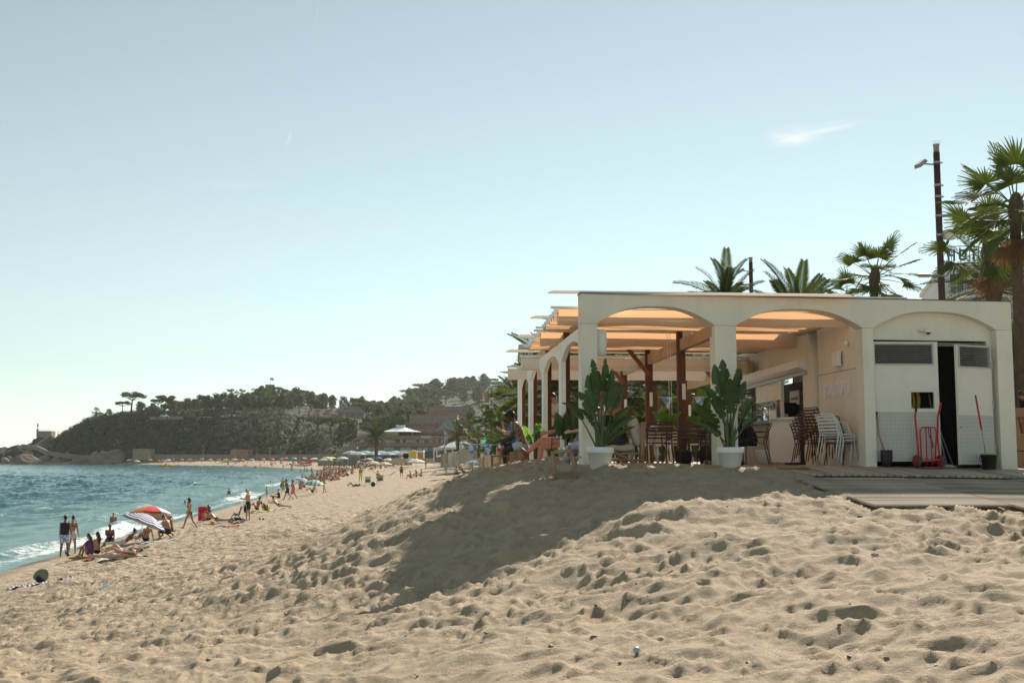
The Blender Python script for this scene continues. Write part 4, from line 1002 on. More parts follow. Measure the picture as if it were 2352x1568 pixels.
# ------------------------------------------------------------------ tools by the storage door
M_RED = mat('red_paint', (.52, .025, .018), .4, .2, 9, dirt=((.2, .05, .03), 9, .4)); M_RUB = mat('rubber_brown', (.11, .055, .04), .8, .2, 10)
HT = empty('hand_truck', fp(6.78, -.18, deck_z(7.9, 21.9)), FA, 'red two wheeled hand truck standing against the storage door', 'hand truck')
for sx in (-1, 1):
    b = MB(); b.tube([(sx*.22, -.02, .06), (sx*.21, .04, .55), (sx*.235, .05, .98), (sx*.24, -.0, 1.10)], .019, 8); b.build('side_tube', M_RED, HT, True)
    b = MB(); b.tube([(sx*.242, -.005, 1.08), (sx*.25, -.05, 1.26)], .022, 8); b.build('grip', M_BLACK if sx < 0 else M_RED, HT, True)
    w = empty('wheel', (sx*.245, .02, .125)); w.parent = HT
    ty = MB(); ty.lathe([(.10, -.04), (.122, -.03), (.128, 0), (.122, .03), (.10, .04)], 24); tyo = ty.build('tyre', M_RUB, w, True); tyo.rotation_euler = (0, R(90), 0)
    rm = MB(); rm.lathe([(.07, -.045), (.07, .045)], 16); rmo = rm.build('rim', M_RED, w); rmo.rotation_euler = (0, R(90), 0)
b = MB(); b.tube([(-.175, -.03, .1), (-.17, .0, .70), (-.13, .0, .78), (.13, .0, .78), (.17, .0, .70), (.10, -.03, .1)], .016, 8); b.build('inner_frame', M_RED, HT, True)
for x0, x1 in ((-.05, -.06), (.045, .05)):
    b = MB(); b.tube([(x1, -.03, .07), (x0, 0, .78)], .013, 8); b.build('upright', M_RED, HT, True)
b = MB(); b.bar((-.22, -.03, .16), (.22, -.03, .16), .03, .03); b.build('axle_bar', M_RED, HT)
b = MB(); b.box((0, -.10, .02), (.40, .2, .012)); b.build('toe_plate', M_RED, HT)
b = MB(); b.tube([(-.0, .0, .80), (.0, -.03, .62), (.06, -.03, .5), (.07, -.03, .38)], .010, 6); b.build('strap', MATS['dark_bag'], HT, True)
SV = empty('shovel', fp(5.86, -.10, deck_z(7, 21.9)), FA, 'black shovel leaning beside the third column', 'shovel')
b = MB(); b.tube([(-.02, .12, 1.02), (-.015, .08, .62), (.05, .0, .28)], .016, 8); b.build('handle', M_LOG, SV, True)
b = MB(); b.tube([(-.02, .12, .93), (-.02, .125, 1.06)], .018, 8); b.build('grip', M_BLACK, SV, True)
b = MB(); vs = []; n = 7
for i in range(n):
    f = i/(n-1); w = .12*(1 if f < .5 else math.sqrt(max(.02, 1-((f-.5)/.52)**2)))
    for j in range(5): x = (j/4-.5)*2; vs.append((.08+x*w, -.02-.05*(1-x*x)+.02*f, .32-f*.32))
b.add(vs, [(i*5+j, i*5+j+1, (i+1)*5+j+1, (i+1)*5+j) for i in range(n-1) for j in range(4)]); ob = b.build('blade', M_BLACK, SV, True); ob.modifiers.new('s', 'SOLIDIFY').thickness = .006
BK = empty('mop_bucket', fp(7.92, -.34, deck_z(9.1, 22)), 0, 'black bucket with a lime green insert before the right door leaf', 'bucket')
b = MB(); b.lathe([(.115, 0), (.12, .01), (.148, .25), (.158, .255), (.158, .285), (.145, .285), (.112, .02)], 24); b.build('tub', M_BLACK, BK, True)
b = MB(); b.lathe([(.14, .27), (.135, .30), (.08, .31), (.03, .28)], 20, caps=True); b.build('wringer', mat('lime_plastic', (.30, .55, .02), .4), BK, True)
b = MB(); b.tube([(-.158, 0, .27), (-.19, -.02, .2), (-.165, -.03, .13)], .008, 6); b.build('bail', M_BLACK, BK, True)
MP = empty('mop', fp(7.86, -.34, deck_z(9.1, 22)+.27), 0, 'mop with red and steel handle standing in the black bucket', 'mop')
b = MB(); b.tube([(0, 0, .0), (-.06, .01, .56)], .013, 8); b.build('steel_shaft', M_STEEL, MP, True); b = MB(); b.tube([(-.06, .01, .50), (-.13, .04, 1.10)], .019, 8); b.build('red_shaft', M_RED, MP, True); b = MB(); b.tube([(-.13, .04, 1.10), (-.136, .043, 1.16)], .017, 8); b.build('cap', M_BLACK, MP)
MH = empty('floor_mop', fp(7.22, -.02, deck_z(8.4, 22)), 0, 'pale string mop lying at the foot of the half open doors', 'mop')
b = MB()
for k in range(26):
    a_ = R(180+k*7); rr = random.uniform(.10, .19); b.tube([(0, 0, .07), (.5*rr*math.cos(a_), .3*rr*math.sin(a_), .06), (rr*math.cos(a_), .6*rr*math.sin(a_), .012)], .009, 5)
b.build('strings', mat('mop_cotton', (.55, .48, .38), .95, .2, 20), MH, True); b = MB(); b.tube([(0, 0, .06), (-.10, .25, 1.1)], .011, 8); b.build('handle', mat('blue_steel', (.25, .30, .36), .4), MH, True)
BR = empty('broom', fp(7.36, .05, deck_z(8.5, 22)), 0, 'thin blue handled broom leaning in the dark door gap', 'broom')
b = MB(); b.tube([(.03, 0, .05), (-.14, .25, .85)], .010, 8); b.build('handle', MATS['blue_steel'], BR, True); b = MB(); b.box((.04, 0, .04), (.24, .07, .06)); b.build('head', M_BLACK, BR)
b = MB(); b.tube([fp(7.12, .1, 4.65), fp(7.08, .3, 6.0)], .009, 8); loose(b, 'pole', M_STEEL, 'plain steel pole standing upright inside the door gap', 'pole', True)
# ------------------------------------------------------------------ people
def skin_mat(name, c):
    t = NT(name); n = t.noise(6, 3, .6); t.set(t.mix(t.rng(n, .3, .7), [x*.88 for x in c], [min(1, x*1.1) for x in c]), .5, 0, .35)
    t.b.inputs['Subsurface Weight'].default_value = .0; return t.m
SKIN = {'fair': skin_mat('skin_fair', (.56, .33, .22)), 'tan': skin_mat('skin_tan', (.42, .21, .12)), 'brown': skin_mat('skin_brown', (.24, .11, .06)), 'dark': skin_mat('skin_dark', (.065, .032, .022))}
HAIRC = {'black': mat('hair_black', (.012, .010, .009), .5, .3, 30, .4, 60), 'brown': mat('hair_brown', (.05, .026, .015), .5, .3, 30, .4, 60), 'fair': mat('hair_fair', (.22, .13, .06), .5, .3, 30), 'grey': mat('hair_grey', (.35, .33, .30), .6, .2, 30)}
def cloth(name, c, var=.2, scale=5.): return mat('cloth_'+name, c, .85, var, scale, .2, 30)
BAKE = []
def RX(a): return Matrix.Rotation(a, 3, 'X')
def RY(a): return Matrix.Rotation(a, 3, 'Y')
def RZ(a): return Matrix.Rotation(a, 3, 'Z')
def skeleton(h=1.72, lean=0., root=0., roll=0., thigh=(0, 0), spread=(4, 4), knee=(2, 2), arm=(0, 0), out=(8, 8), elbow=(12, 12), fin=(0, 0), head=(0, 0), twist=0., curl=0.):
    """forward kinematics: angles in degrees, person faces +Y, +X is the right side"""
    k = h/1.72; B = RX(R(-root)) @ RY(R(roll)); J = {}
    pel = Vector((0, 0, 0)); J['pel'] = pel; T = B @ RZ(R(twist)) @ RX(R(-lean)); T2 = T @ RX(R(-curl))
    J['waist'] = pel+T@Vector((0, .0, .15))*k; J['chest'] = J['waist']+T2@Vector((0, .01, .22))*k; J['neck'] = J['chest']+T2@Vector((0, -.01, .155))*k
    H = T2 @ RX(R(-head[0])) @ RZ(R(head[1])); J['headb'] = J['neck']+T2@Vector((0, .01, .07))*k; J['head'] = J['headb']+H@Vector((0, .025, .115))*k; J['H'] = H; J['T'] = T2; J['B'] = B
    for i, s in enumerate((-1, 1)):
        hp = pel+B@Vector((s*.088, 0, -.03))*k
        q = B @ RY(R(-s*spread[i])) @ RX(R(thigh[i])); kn = hp+q@Vector((0, 0, -.425))*k
        q2 = q @ RX(R(-knee[i])); an = kn+q2@Vector((0, 0, -.415))*k
        ft = q2 @ RX(R(0)); J['hip%d' % i] = hp; J['knee%d' % i] = kn; J['ank%d' % i] = an; J['toe%d' % i] = an+ft@Vector((0, .17, -.045))*k; J['heel%d' % i] = an+ft@Vector((0, -.045, -.045))*k
        sh = J['neck']+T2@Vector((s*.165, 0, -.055))*k
        a = T2 @ RY(R(-s*out[i])) @ RX(R(arm[i])); el = sh+a@Vector((0, 0, -.285))*k
        a2 = a @ RZ(R(s*fin[i])) @ RX(R(elbow[i])); wr = el+a2@Vector((0, 0, -.25))*k
        J['sh%d' % i] = sh; J['el%d' % i] = el; J['wr%d' % i] = wr; J['A%d' % i] = a2
    J['k'] = k; return J
def body_shapes(J, build=1.0, fem=False, fingers=True, n=10):
    k = J['k']; b = MB(); w = build; T = J['T']; side = T@Vector((1, 0, 0)); sideB = J['B']@Vector((1, 0, 0))
    hipw = .172 if fem else .158; chw = .150 if fem else .168; wst = .118 if fem else .14
    B = J['B']
    b.tube([J['pel']+B@Vector((0, -.01, -.10))*k, J['pel']+B@Vector((0, -.012, -.02))*k, J['pel']*.45+J['waist']*.55, J['waist'], J['waist']*.45+J['chest']*.55, J['chest'], J['chest']*.4+J['neck']*.6, J['neck']+T@Vector((0, 0, .0))*k],
           [(.11*w*k, .10*w*k), (hipw*w*k, .118*w*k), ((hipw*.45+wst*.55)*w*k, .104*w*k), (wst*w*k, .094*w*k), ((wst+chw)/2*w*k, .104*w*k), (chw*w*k, .112*w*k), (chw*.93*w*k, .092*w*k), (.062*k, .062*k)], n+4, True, side)
    if fem:
        for s in (-1, 1): b.ell(J['chest']+T@Vector((s*.075, .085, -.035))*k, (.062*k, .058*k, .06*k), n, 7, T)
    b.ell(J['pel']+B@Vector((0, -.055, -.045))*k, (.145*w*k, .085*w*k, .095*k), n+2, 8, B)
    b.tube([J['neck']-T@Vector((0, 0, .03))*k, J['headb']+T@Vector((0, .01, .05))*k], [.062*k, .052*k], n)
    H = J['H']
    b.ell(J['head'], (.074*k, .094*k, .112*k), n+4, 10, H); b.ell(J['head']+H@Vector((0, .03, -.06))*k, (.052*k, .062*k, .058*k), n, 7, H)
    b.ell(J['head']+H@Vector((0, .098, -.022))*k, (.012*k, .020*k, .024*k), 6, 5, H)
    for s in (-1, 1): b.ell(J['head']+H@Vector((s*.076, -.005, -.015))*k, (.010*k, .018*k, .030*k), 6, 5, H)
    for i in (0, 1):
        hp, kn, an = J['hip%d' % i], J['knee%d' % i], J['ank%d' % i]; d = kn-hp; e = an-kn
        b.tube([hp-d*.06, hp+d*.15, hp+d*.6, kn], [.088*w*k, .089*w*k, .068*w*k, .054*k], n)
        b.tube([kn-e*.03, kn+e*.28, kn+e*.65, an], [.053*k, .056*w*k, .042*k, .035*k], n)
        to, he = J['toe%d' % i], J['heel%d' % i]
        b.tube([he, he*.6+to*.4+(an-he)*.25, to*.75+he*.25, to], [.034*k, .042*k, .034*k, .02*k], 8)
        sh, el, wr = J['sh%d' % i], J['el%d' % i], J['wr%d' % i]; d = el-sh; e = wr-el
        b.ell(sh, (.058*w*k,)*3, n, 7); b.tube([sh, sh+d*.5, el], [.052*w*k, .047*w*k, .038*k], n)
        b.tube([el, el+e*.3, wr], [.038*k, .040*k, .027*k], n)
        A = J['A%d' % i]; s = (-1, 1)[i]
        b.ell(wr+A@Vector((0, .0, -.05))*k, (.020*k, .040*k, .055*k), 8, 6, A)
        if fingers:
            for f in range(4):
                y = (.030, .011, -.009, -.028)[f]; L = (.068, .078, .072, .055)[f]; p0 = wr+A@Vector((0, y, -.085))*k
                p1 = p0+A@Vector((-s*.008, 0, -L*.5))*k; p2 = p1+A@Vector((-s*.022, 0, -L*.5))*k
                b.tube([p0, p1, p2], [.0105*k, .0098*k, .0085*k], 6)
            p0 = wr+A@Vector((0, .030, -.03))*k; b.tube([p0, p0+A@Vector((-s*.012, .028, -.028))*k, p0+A@Vector((-s*.022, .036, -.058))*k], [.013*k, .011*k, .0095*k], 6)
    return b
def seg(b, p, q, r0, r1, f0=0., f1=1., n=10): b.tube([p+(q-p)*f0, p+(q-p)*(f0+f1)/2, p+(q-p)*f1], [r0, (r0+r1)/2, r1], n)
def torso_tube(b, J, f0, f1, ex, w, fem, n=14):
    k = J['k']; T = J['T']; B = J['B']; side = T@Vector((1, 0, 0))
    hipw = .172 if fem else .158; chw = .150 if fem else .168; wst = .118 if fem else .14
    pts = [(0, J['pel']+B@Vector((0, -.012, -.13))*k, (.12, .11)), (.12, J['pel']+B@Vector((0, -.02, -.04))*k, (hipw, .125)), (.3, J['pel']*.45+J['waist']*.55, ((hipw*.45+wst*.55), .104)), (.45, J['waist'], (wst, .094)), (.6, J['waist']*.45+J['chest']*.55, ((wst+chw)/2, .104)),
           (.78, J['chest'], (chw, .114)), (.92, J['chest']*.4+J['neck']*.6, (chw*.95, .094)), (1., J['neck']-T@Vector((0, 0, .01))*k, (.09, .072))]
    fs = [p[0] for p in pts]; ss = [f0]+[f for f in fs if f0 < f < f1]+[f1]; P_, R_2 = [], []
    for f in ss:
        P_.append(Vector([np.interp(f, fs, [p[1][c] for p in pts]) for c in range(3)]))
        R_2.append((np.interp(f, fs, [p[2][0] for p in pts])*w*k+ex, np.interp(f, fs, [p[2][1] for p in pts])*w*k+ex))
    b.tube(P_, R_2, n, True, side)
    if fem and f0 < .75 < f1:
        for s in (-1, 1): b.ell(J['chest']+T@Vector((s*.075, .085, -.035))*k, (.062*k+ex,)*3, 10, 7, T)
def mkbake(name, mb, m, parent, vox, smooth=3):
    if not mb.v: return None
    o = mb.build(name, m, parent, True); md = o.modifiers.new('r', 'REMESH'); md.mode = 'VOXEL'; md.voxel_size = vox; md.use_smooth_shade = True
    if smooth: sm = o.modifiers.new('s', 'SMOOTH'); sm.iterations = smooth; sm.factor = .5
    BAKE.append(o); return o
def garment(J, kind, w, fem):
    b = MB(); k = J['k']; T = J['T']; B = J['B']
    lg = lambda f1, e, e2: [seg(b, J['hip%d' % i], J['knee%d' % i], .092*w*k+e, (.092-(.092-.060)*f1)*w*k+e2, -.08, f1) for i in (0, 1)]
    if kind in ('shorts', 'boxers', 'trousers', 'jeans'):
        torso_tube(b, J, .0, .36, .012, w, fem); b.ell(J['pel']+B@Vector((0, -.055, -.045))*k, (.15*w*k, .096*w*k, .10*k), 12, 8, B)
        lg({'shorts': .72, 'boxers': .45}.get(kind, 1.0), .016, .022)
        if kind in ('trousers', 'jeans'):
            for i in (0, 1): seg(b, J['knee%d' % i], J['ank%d' % i], .068*w*k, .052*k, -.04, .93)
    elif kind == 'brief':
        torso_tube(b, J, .02, .24, .007, w, fem); b.ell(J['pel']+B@Vector((0, -.055, -.045))*k, (.145*w*k, .092*w*k, .085*k), 12, 8, B)
    elif kind == 'bra':
        torso_tube(b, J, .70, .76, .006, w, False); [b.ell(J['chest']+T@Vector((s*.075, .088, -.035))*k, (.062*k, .060*k, .055*k), 10, 7, T) for s in (-1, 1)]
        for s in (-1, 1): b.tube([J['chest']+T@Vector((s*.07, .12, .0))*k, J['neck']+T@Vector((s*.07, .03, .015))*k, J['neck']+T@Vector((s*.02, -.075, .0))*k], .009, 6)
        b.tube([J['neck']+T@Vector((0, -.085, .0))*k, J['chest']+T@Vector((0, -.13, -.02))*k], .012, 6)
    elif kind == 'swimsuit':
        torso_tube(b, J, .02, .80, .008, w, fem); b.ell(J['pel']+B@Vector((0, -.055, -.045))*k, (.147*w*k, .092*w*k, .085*k), 12, 8, B)
    elif kind in ('shirt', 'tee', 'tank', 'hoodie'):
        torso_tube(b, J, .14, .985, .016 if kind != 'hoodie' else .035, w, fem)
        if kind != 'tank':
            for i in (0, 1):
                b.ell(J['sh%d' % i], (.068*w*k,)*3, 10, 7); seg(b, J['sh%d' % i], J['el%d' % i], .062*w*k, .058*w*k, 0, 1.0 if kind == 'hoodie' else .62)
                if kind == 'hoodie': seg(b, J['el%d' % i], J['wr%d' % i], .056*w*k, .045*k, -.05, .9)
    elif kind == 'dress':
        torso_tube(b, J, .10, .96, .018, w, True); m_ = (J['knee0']+J['knee1'])/2; side = B@Vector((1, 0, 0))
        b.tube([J['pel']+B@Vector((0, 0, .05))*k, J['pel']*.5+m_*.5, m_*.92+J['pel']*.08], [(.185*w*k, .15*k), (.215*w*k, .18*k), (.22*w*k, .19*k)], 14, True, side)
        for i in (0, 1): b.ell(J['sh%d' % i], (.068*w*k,)*3, 10, 7); seg(b, J['sh%d' % i], J['el%d' % i], .06*k, .062*k, 0, .6)
    elif kind == 'skirt_shorts':
        torso_tube(b, J, .02, .42, .014, w, fem); b.ell(J['pel']+B@Vector((0, -.055, -.045))*k, (.155*w*k, .10*w*k, .10*k), 12, 8, B); lg(.38, .022, .038)
    return b
def hair(J, style):
    b = MB(); k = J['k']; H = J['H']; c = J['head']; T = J['T']
    if style == 'none': return b
    b.ell(c+H@Vector((0, -.014, .022))*k, (.083*k, .097*k, .100*k), 14, 9, H)
    if style == 'long':
        b.tube([c+H@Vector((0, -.05, .05))*k, c+H@Vector((0, -.095, -.06))*k, J['neck']+T@Vector((0, -.10, -.06))*k, J['chest']+T@Vector((0, -.13, -.08))*k], [(.07*k, .05*k), (.088*k, .06*k), (.085*k, .045*k), (.045*k, .02*k)], 10, True, T@Vector((1, 0, 0)))
    if style == 'bob': b.tube([c+H@Vector((0, -.04, .05))*k, c+H@Vector((0, -.06, -.06))*k, c+H@Vector((0, -.06, -.14))*k], [(.08*k, .06*k), (.10*k, .075*k), (.08*k, .05*k)], 10, True, H@Vector((1, 0, 0)))
    if style == 'bun': b.ell(c+H@Vector((0, -.055, .11))*k, (.045*k,)*3, 10, 7); 
    return b
def person(label, loc, rz, pose, skin='tan', wear=(), hairs=('short', 'black'), h=1.72, build=1.0, fem=False, vox=.014, extra=(), group=None, sink=0., fingers=True, ground_fix=True, name='person', face=False):
    """wear: (kind, material) pairs; loc is the spot the lowest point rests on, below the pelvis"""
    J = skeleton(h=h, **pose); bs = body_shapes(J, build, fem, fingers)
    zmin = min(v[2] for v in bs.v); off = Vector((0, 0, -zmin-sink)) if ground_fix else Vector((0, 0, 0))
    o = empty(name, loc, rz, label, 'person', group)
    def shift(mb): mb.v = [tuple(Vector(v)+off) for v in mb.v]; return mb
    mkbake('body', shift(bs), SKIN[skin], o, vox)
    for kind, m in wear: mkbake(kind if kind not in ('bra', 'brief', 'tee') else {'bra': 'bikini_top', 'brief': 'swim_brief', 'tee': 'shirt'}[kind], shift(garment(J, kind, build, fem)), m, o, vox)
    hb = hair(J, hairs[0]); 
    if hb.v:
        # keep the face free: push hair points that lie in front of the brow back
        H = J['H']; c = J['head']; k = J['k']; out = []
        for v in hb.v:
            q = H.transposed() @ (Vector(v)-c)
            if q.y > .055*k and q.z < .05*k: q.y = .04*k
            out.append(tuple(c+H@q))
        hb.v = out; mkbake('hair', shift(hb), HAIRC[hairs[1]], o, max(.010, vox*.9), 2)
    H = J['H']; c = J['head']; k = J['k']
    for e in extra:
        if e[0] == 'cap':
            b = MB(); b.ell(c+H@Vector((0, -.006, .045))*k, (.088*k, .102*k, .078*k), 16, 8, H); b.v = [v for v in b.v]
            b.poly([(-.07*k, 0), (.07*k, 0), (.06*k, .075*k), (0, .095*k), (-.06*k, .075*k)], c+H@Vector((0, .075, .04))*k, H@Vector((1, 0, 0)), H@Vector((0, .96, -.25)), H@Vector((0, 0, 1)), .008)
            shift(b).build('cap', e[1], o, True)
        elif e[0] == 'hat':
            b = MB(); b.lathe([(.17*k, 0), (.16*k, .012), (.085*k, .02), (.085*k, .09), (.05*k, .11), (.0, .112)], 18); b.v = [tuple(c+H@(Vector(v)+Vector((0, 0, .03)))) for v in b.v]; shift(b).build('hat', e[1], o, True)
        elif e[0] == 'phone':
            i = e[1]; A = J['A%d' % i]; b = MB(); p_ = J['wr%d' % i]+A@Vector((0, .03, -.12))*k; b.ell(p_, (.012, .05, .085), 4, 2, A); shift(b).build('phone', M_BLACK, o)
        elif e[0] == 'shoes':
            for i in (0, 1):
                b = MB(); to, he, an = J['toe%d' % i], J['heel%d' % i], J['ank%d' % i]; b.tube([he-(to-he)*.08, he*.6+to*.4+(an-he)*.25, to*.75+he*.25, to+(to-he)*.06], [.042*k, .050*k, .044*k, .028*k], 10); shift(b).build('shoe', e[1], o, True)
        elif e[0] == 'glasses':
            b = MB(); [b.ell(c+H@Vector((s*.035, .088, .012))*k, (.026*k, .012*k, .02*k), 8, 5, H) for s in (-1, 1)]; shift(b).build('sunglasses', M_BLACK, o)
        elif e[0] == 'beard':
            b = MB(); b.ell(c+H@Vector((0, .042, -.078))*k, (.052*k, .058*k, .045*k), 10, 6, H); shift(b).build('beard', HAIRC[e[1]], o, True)
    if face:
        b = MB(); [b.ell(c+H@Vector((s*.030, .084, .008))*k, (.012*k, .008*k, .006*k), 8, 5, H) for s in (-1, 1)]; [b.ell(c+H@Vector((s*.032, .086, .028))*k, (.017*k, .008*k, .004*k), 6, 4, H) for s in (-1, 1)]; shift(b).build('eyes', HAIRC['black'], o)
        b = MB(); b.ell(c+H@Vector((0, .088, -.066))*k, (.024*k, .008*k, .007*k), 8, 5, H); shift(b).build('mouth', mat('lips', (.35, .12, .09), .5), o)
    return o
def bake_people():
    dg = bpy.context.evaluated_depsgraph_get(); dg.update(); done = []
    for o in BAKE:
        me = bpy.data.meshes.new_from_object(o.evaluated_get(dg)); done.append((o, me))
    for o, me in done:
        o.modifiers.clear(); old = o.data; mats_ = list(old.materials); o.data = me
        me.materials.clear(); [me.materials.append(m_) for m_ in mats_]
        me.polygons.foreach_set('use_smooth', [True]*len(me.polygons)); me.polygons.foreach_set('material_index', [0]*len(me.polygons)); me.update()
    BAKE.clear()
# poses
STAND = dict(); SIT_CHAIR = dict(lean=4, thigh=(82, 84), knee=(84, 86), spread=(8, 8), arm=(30, 30), elbow=(55, 55), fin=(25, 25))
SIT_KNEES = dict(root=-18, curl=28, thigh=(112, 118), knee=(112, 116), spread=(5, 6), arm=(55, 55), elbow=(30, 30), fin=(20, 20))
SIT_CROSS = dict(root=-8, curl=22, thigh=(78, 80), knee=(126, 126), spread=(42, 42), arm=(42, 42), elbow=(40, 40), fin=(25, 25))
SIT_BACK = dict(root=-32, curl=12, thigh=(118, 104), knee=(98, 62), spread=(4, 6), arm=(-38, -38), out=(10, 10), elbow=(4, 4))
SIT_STRAIGHT = dict(root=-15, curl=20, thigh=(86, 88), knee=(12, 10), spread=(5, 5), arm=(45, 30), elbow=(35, 40))
PRONE = dict(root=88, thigh=(-2, -4), knee=(-4, 6), spread=(5, 4), arm=(165, 160), out=(22, 22), elbow=(60, 60), fin=(40, 40), head=(-18, 20))
PRONE_UP = dict(root=76, lean=-16, curl=-16, thigh=(-8, -8), knee=(2, 4), spread=(4, 4), arm=(92, 92), out=(16, 16), elbow=(80, 80), head=(-38, 0))
SUPINE = dict(root=-88, thigh=(2, 46), knee=(4, 78), spread=(4, 4), arm=(4, 160), out=(14, 20), elbow=(8, 60), head=(12, 0))
SUPINE_K = dict(root=-86, thigh=(52, 48), knee=(96, 90), spread=(3, 5), arm=(150, 8), out=(20, 14), elbow=(70, 10), head=(14, 0))
SIDE_LIE = dict(root=-74, roll=-58, thigh=(20, 34), knee=(30, 46), spread=(0, 2), arm=(70, 40), out=(6, 20), elbow=(90, 30), curl=18, head=(-6, 20))
WALK = dict(lean=3, thigh=(24, -16), knee=(8, 22), arm=(-22, 24), elbow=(12, 18), out=(8, 8))
WALK2 = dict(lean=6, thigh=(-18, 22), knee=(30, 6), arm=(18, -18), elbow=(24, 14), out=(8, 8))
TALK = dict(thigh=(0, 4), knee=(2, 8), arm=(6, 10), elbow=(14, 20), out=(6, 10), head=(6, 10))
PHONE = dict(thigh=(2, -2), arm=(22, 26), elbow=(78, 74), fin=(18, 18), out=(6, 6), head=(26, 0))
LEANF = dict(lean=34, curl=18, thigh=(84, 80), knee=(92, 96), spread=(8, 8), arm=(58, 50), elbow=(48, 52), fin=(25, 25), head=(14, 0))

C = cloth
# --- on the terrace
q = P(1276, 1050, 30.4)
person('standing waiter in a beige t-shirt looking down at his phone', (q.x, q.y, FL), R(118), PHONE, 'tan', (('tee', C('beige', (.50, .38, .27))), ('trousers', C('charcoal', (.03, .03, .035)))), ('short', 'black'), 1.80, 1.02, False, .012, (('phone', 0), ('shoes', M_BLACK)), face=True)
q = P(1198, 1060, 27.55)
t = NT('cloth_leafy_print'); n_ = t.noise(26, 4, .6, stretch=(1.6, 1, .45)); t.set(t.mix(t.rng(n_, .44, .54), (.36, .27, .19), (.10, .06, .04)), .85); M_PRINT = t.m
person('seated man in a dark cap, patterned shirt and pale denim shorts facing the beach', (q.x, q.y, 4.56+.40-.50+.06), R(82), dict(SIT_CHAIR, lean=10, curl=12, thigh=(74, 72), knee=(80, 70), arm=(32, 28), elbow=(70, 60)), 'dark', (('tee', M_PRINT), ('boxers', C('pale_denim', (.45, .50, .55)))), ('short', 'black'), 1.78, 1.05, False, .012, (('cap', C('black_cap', (.02, .018, .018))),), ground_fix=False, face=True).location.z = 4.56+.40+.10
q = P(1184, 1060, 28.6)
person('man in a bright blue shirt sitting behind the capped man, hand at his face', (q.x, q.y, 4.56+.40+.10), R(95), dict(SIT_CHAIR, lean=6, arm=(40, 46), elbow=(95, 120)), 'fair', (('tee', C('royal_blue', (.02, .14, .50))), ('shorts', C('navy', (.02, .03, .06)))), ('short', 'brown'), 1.74, 1.0, False, .012, ground_fix=False)
q = P(1283, 1060, 25.0)
person('sitter in salmon pink trousers with legs crossed beside the side arch', (q.x+.05, q.y, FL+.50), R(84), dict(SIT_CHAIR, lean=-8, thigh=(78, 96), knee=(70, 46), spread=(2, -8), arm=(20, 24), elbow=(60, 50)), 'tan', (('tee', C('white_tee', (.7, .68, .64))), ('trousers', C('salmon', (.62, .24, .17)))), ('short', 'brown'), 1.74, 1.0, False, .012, (('shoes', mat('tan_leather', (.22, .09, .04), .5)),), ground_fix=False)
place(brown0, (q.x+.08, q.y+.02, FL), R(84), 'brown slatted armchair under the sitter in pink trousers', 'chair', g)
q = P(1352, 1060, 23.3)
person('sitter in light blue jeans mostly hidden by the corner column', (q.x+.02, q.y, FL+.46), R(85), dict(SIT_CHAIR, lean=-4, thigh=(80, 66), knee=(64, 52)), 'fair', (('tee', C('dark_blue_tee', (.05, .07, .12))), ('jeans', C('light_jeans', (.42, .48, .58)))), ('short', 'fair'), 1.74, 1.0, False, .012, (('shoes', C('navy_shoe', (.05, .06, .10))),), ground_fix=False)
place(pc0, (q.x+.06, q.y, FL), R(85), 'white perforated chair under the sitter in light jeans', 'chair', 'white perforated chairs on the terrace')
q = on_deck(1424, 22.25)
person('man in a black t-shirt bending forward in the cushioned lounge chair', (q[0], q[1]-.02, FL+.50), R(80), dict(LEANF, lean=12, curl=26, head=(30, 12), arm=(38, 40), elbow=(70, 66)), 'tan', (('tee', C('black_tee', (.018, .016, .017))), ('shorts', C('dark_shorts', (.05, .045, .045)))), ('short', 'brown'), 1.76, 1.06, False, .012, ground_fix=False, face=True)
q = on_deck(1392, 23.1)
person('companion in a navy shirt seated beside the man in black', (q[0], q[1]+.25, FL+.50), R(250), dict(LEANF, lean=6, curl=14, head=(16, 0)), 'tan', (('tee', C('navy_shirt', (.06, .08, .13))), ('shorts', C('navy', (.02, .03, .06)))), ('long', 'fair'), 1.68, .95, True, .012, ground_fix=False)
q = on_deck(1722, 23.35)
person('person in black hoodie and sunglasses hunched at the bar over a phone', (q[0], q[1], FL+.52), R(95), dict(LEANF, lean=16, curl=30, head=(24, 0), arm=(40, 44), elbow=(80, 70), knee=(110, 112)), 'tan', (('hoodie', C('black_hoodie', (.014, .012, .013))), ('shorts', C('black_shorts', (.015, .015, .018)))), ('short', 'brown'), 1.78, 1.08, False, .012, (('glasses',), ('shoes', C('dark_trainer', (.04, .035, .035)))), ground_fix=False)
# far right, beyond the wall
q = P(2353, 905, 28.0)
person('person in black seated high behind the stone parapet at the right edge', (q.x+.3, 28.0, 5.2), R(120), dict(LEANF), 'tan', (('hoodie', C('black_hoodie', (.014, .012, .013))), ('shorts', C('black_shorts', (.015, .015, .018)))), ('short', 'brown'), 1.75)

# --- on the beach: each at the spot where the photograph shows it
def at_beach(u, v): return hit(u, v, 22 if u < 780 else 75, 620)
def bperson(label, u, v, rz, pose, *a, **k):
    q = at_beach(u, v); k.setdefault('vox', .018); k.setdefault('sink', .01)
    return person(label, (q.x, q.y, q.z), R(rz), pose, *a, **k)
BLK = C('swim_black', (.015, .014, .016))
t = NT('cloth_blue_print'); n_ = t.noise(14, 3, .6); t.set(t.mix(t.rng(n_, .45, .55), (.10, .17, .48), (.72, .74, .80)), .85); M_BLUEP = t.m
t = NT('cloth_dark_print'); n_ = t.noise(24, 3, .6); t.set(t.mix(t.rng(n_, .58, .64), (.015, .014, .016), (.5, .48, .46)), .85); M_DARKP = t.m
t = NT('cloth_purple_print'); n_ = t.noise(18, 3, .6); t.set(t.mix(t.rng(n_, .4, .6), (.05, .04, .14), (.22, .07, .18)), .85); M_PURP = t.m
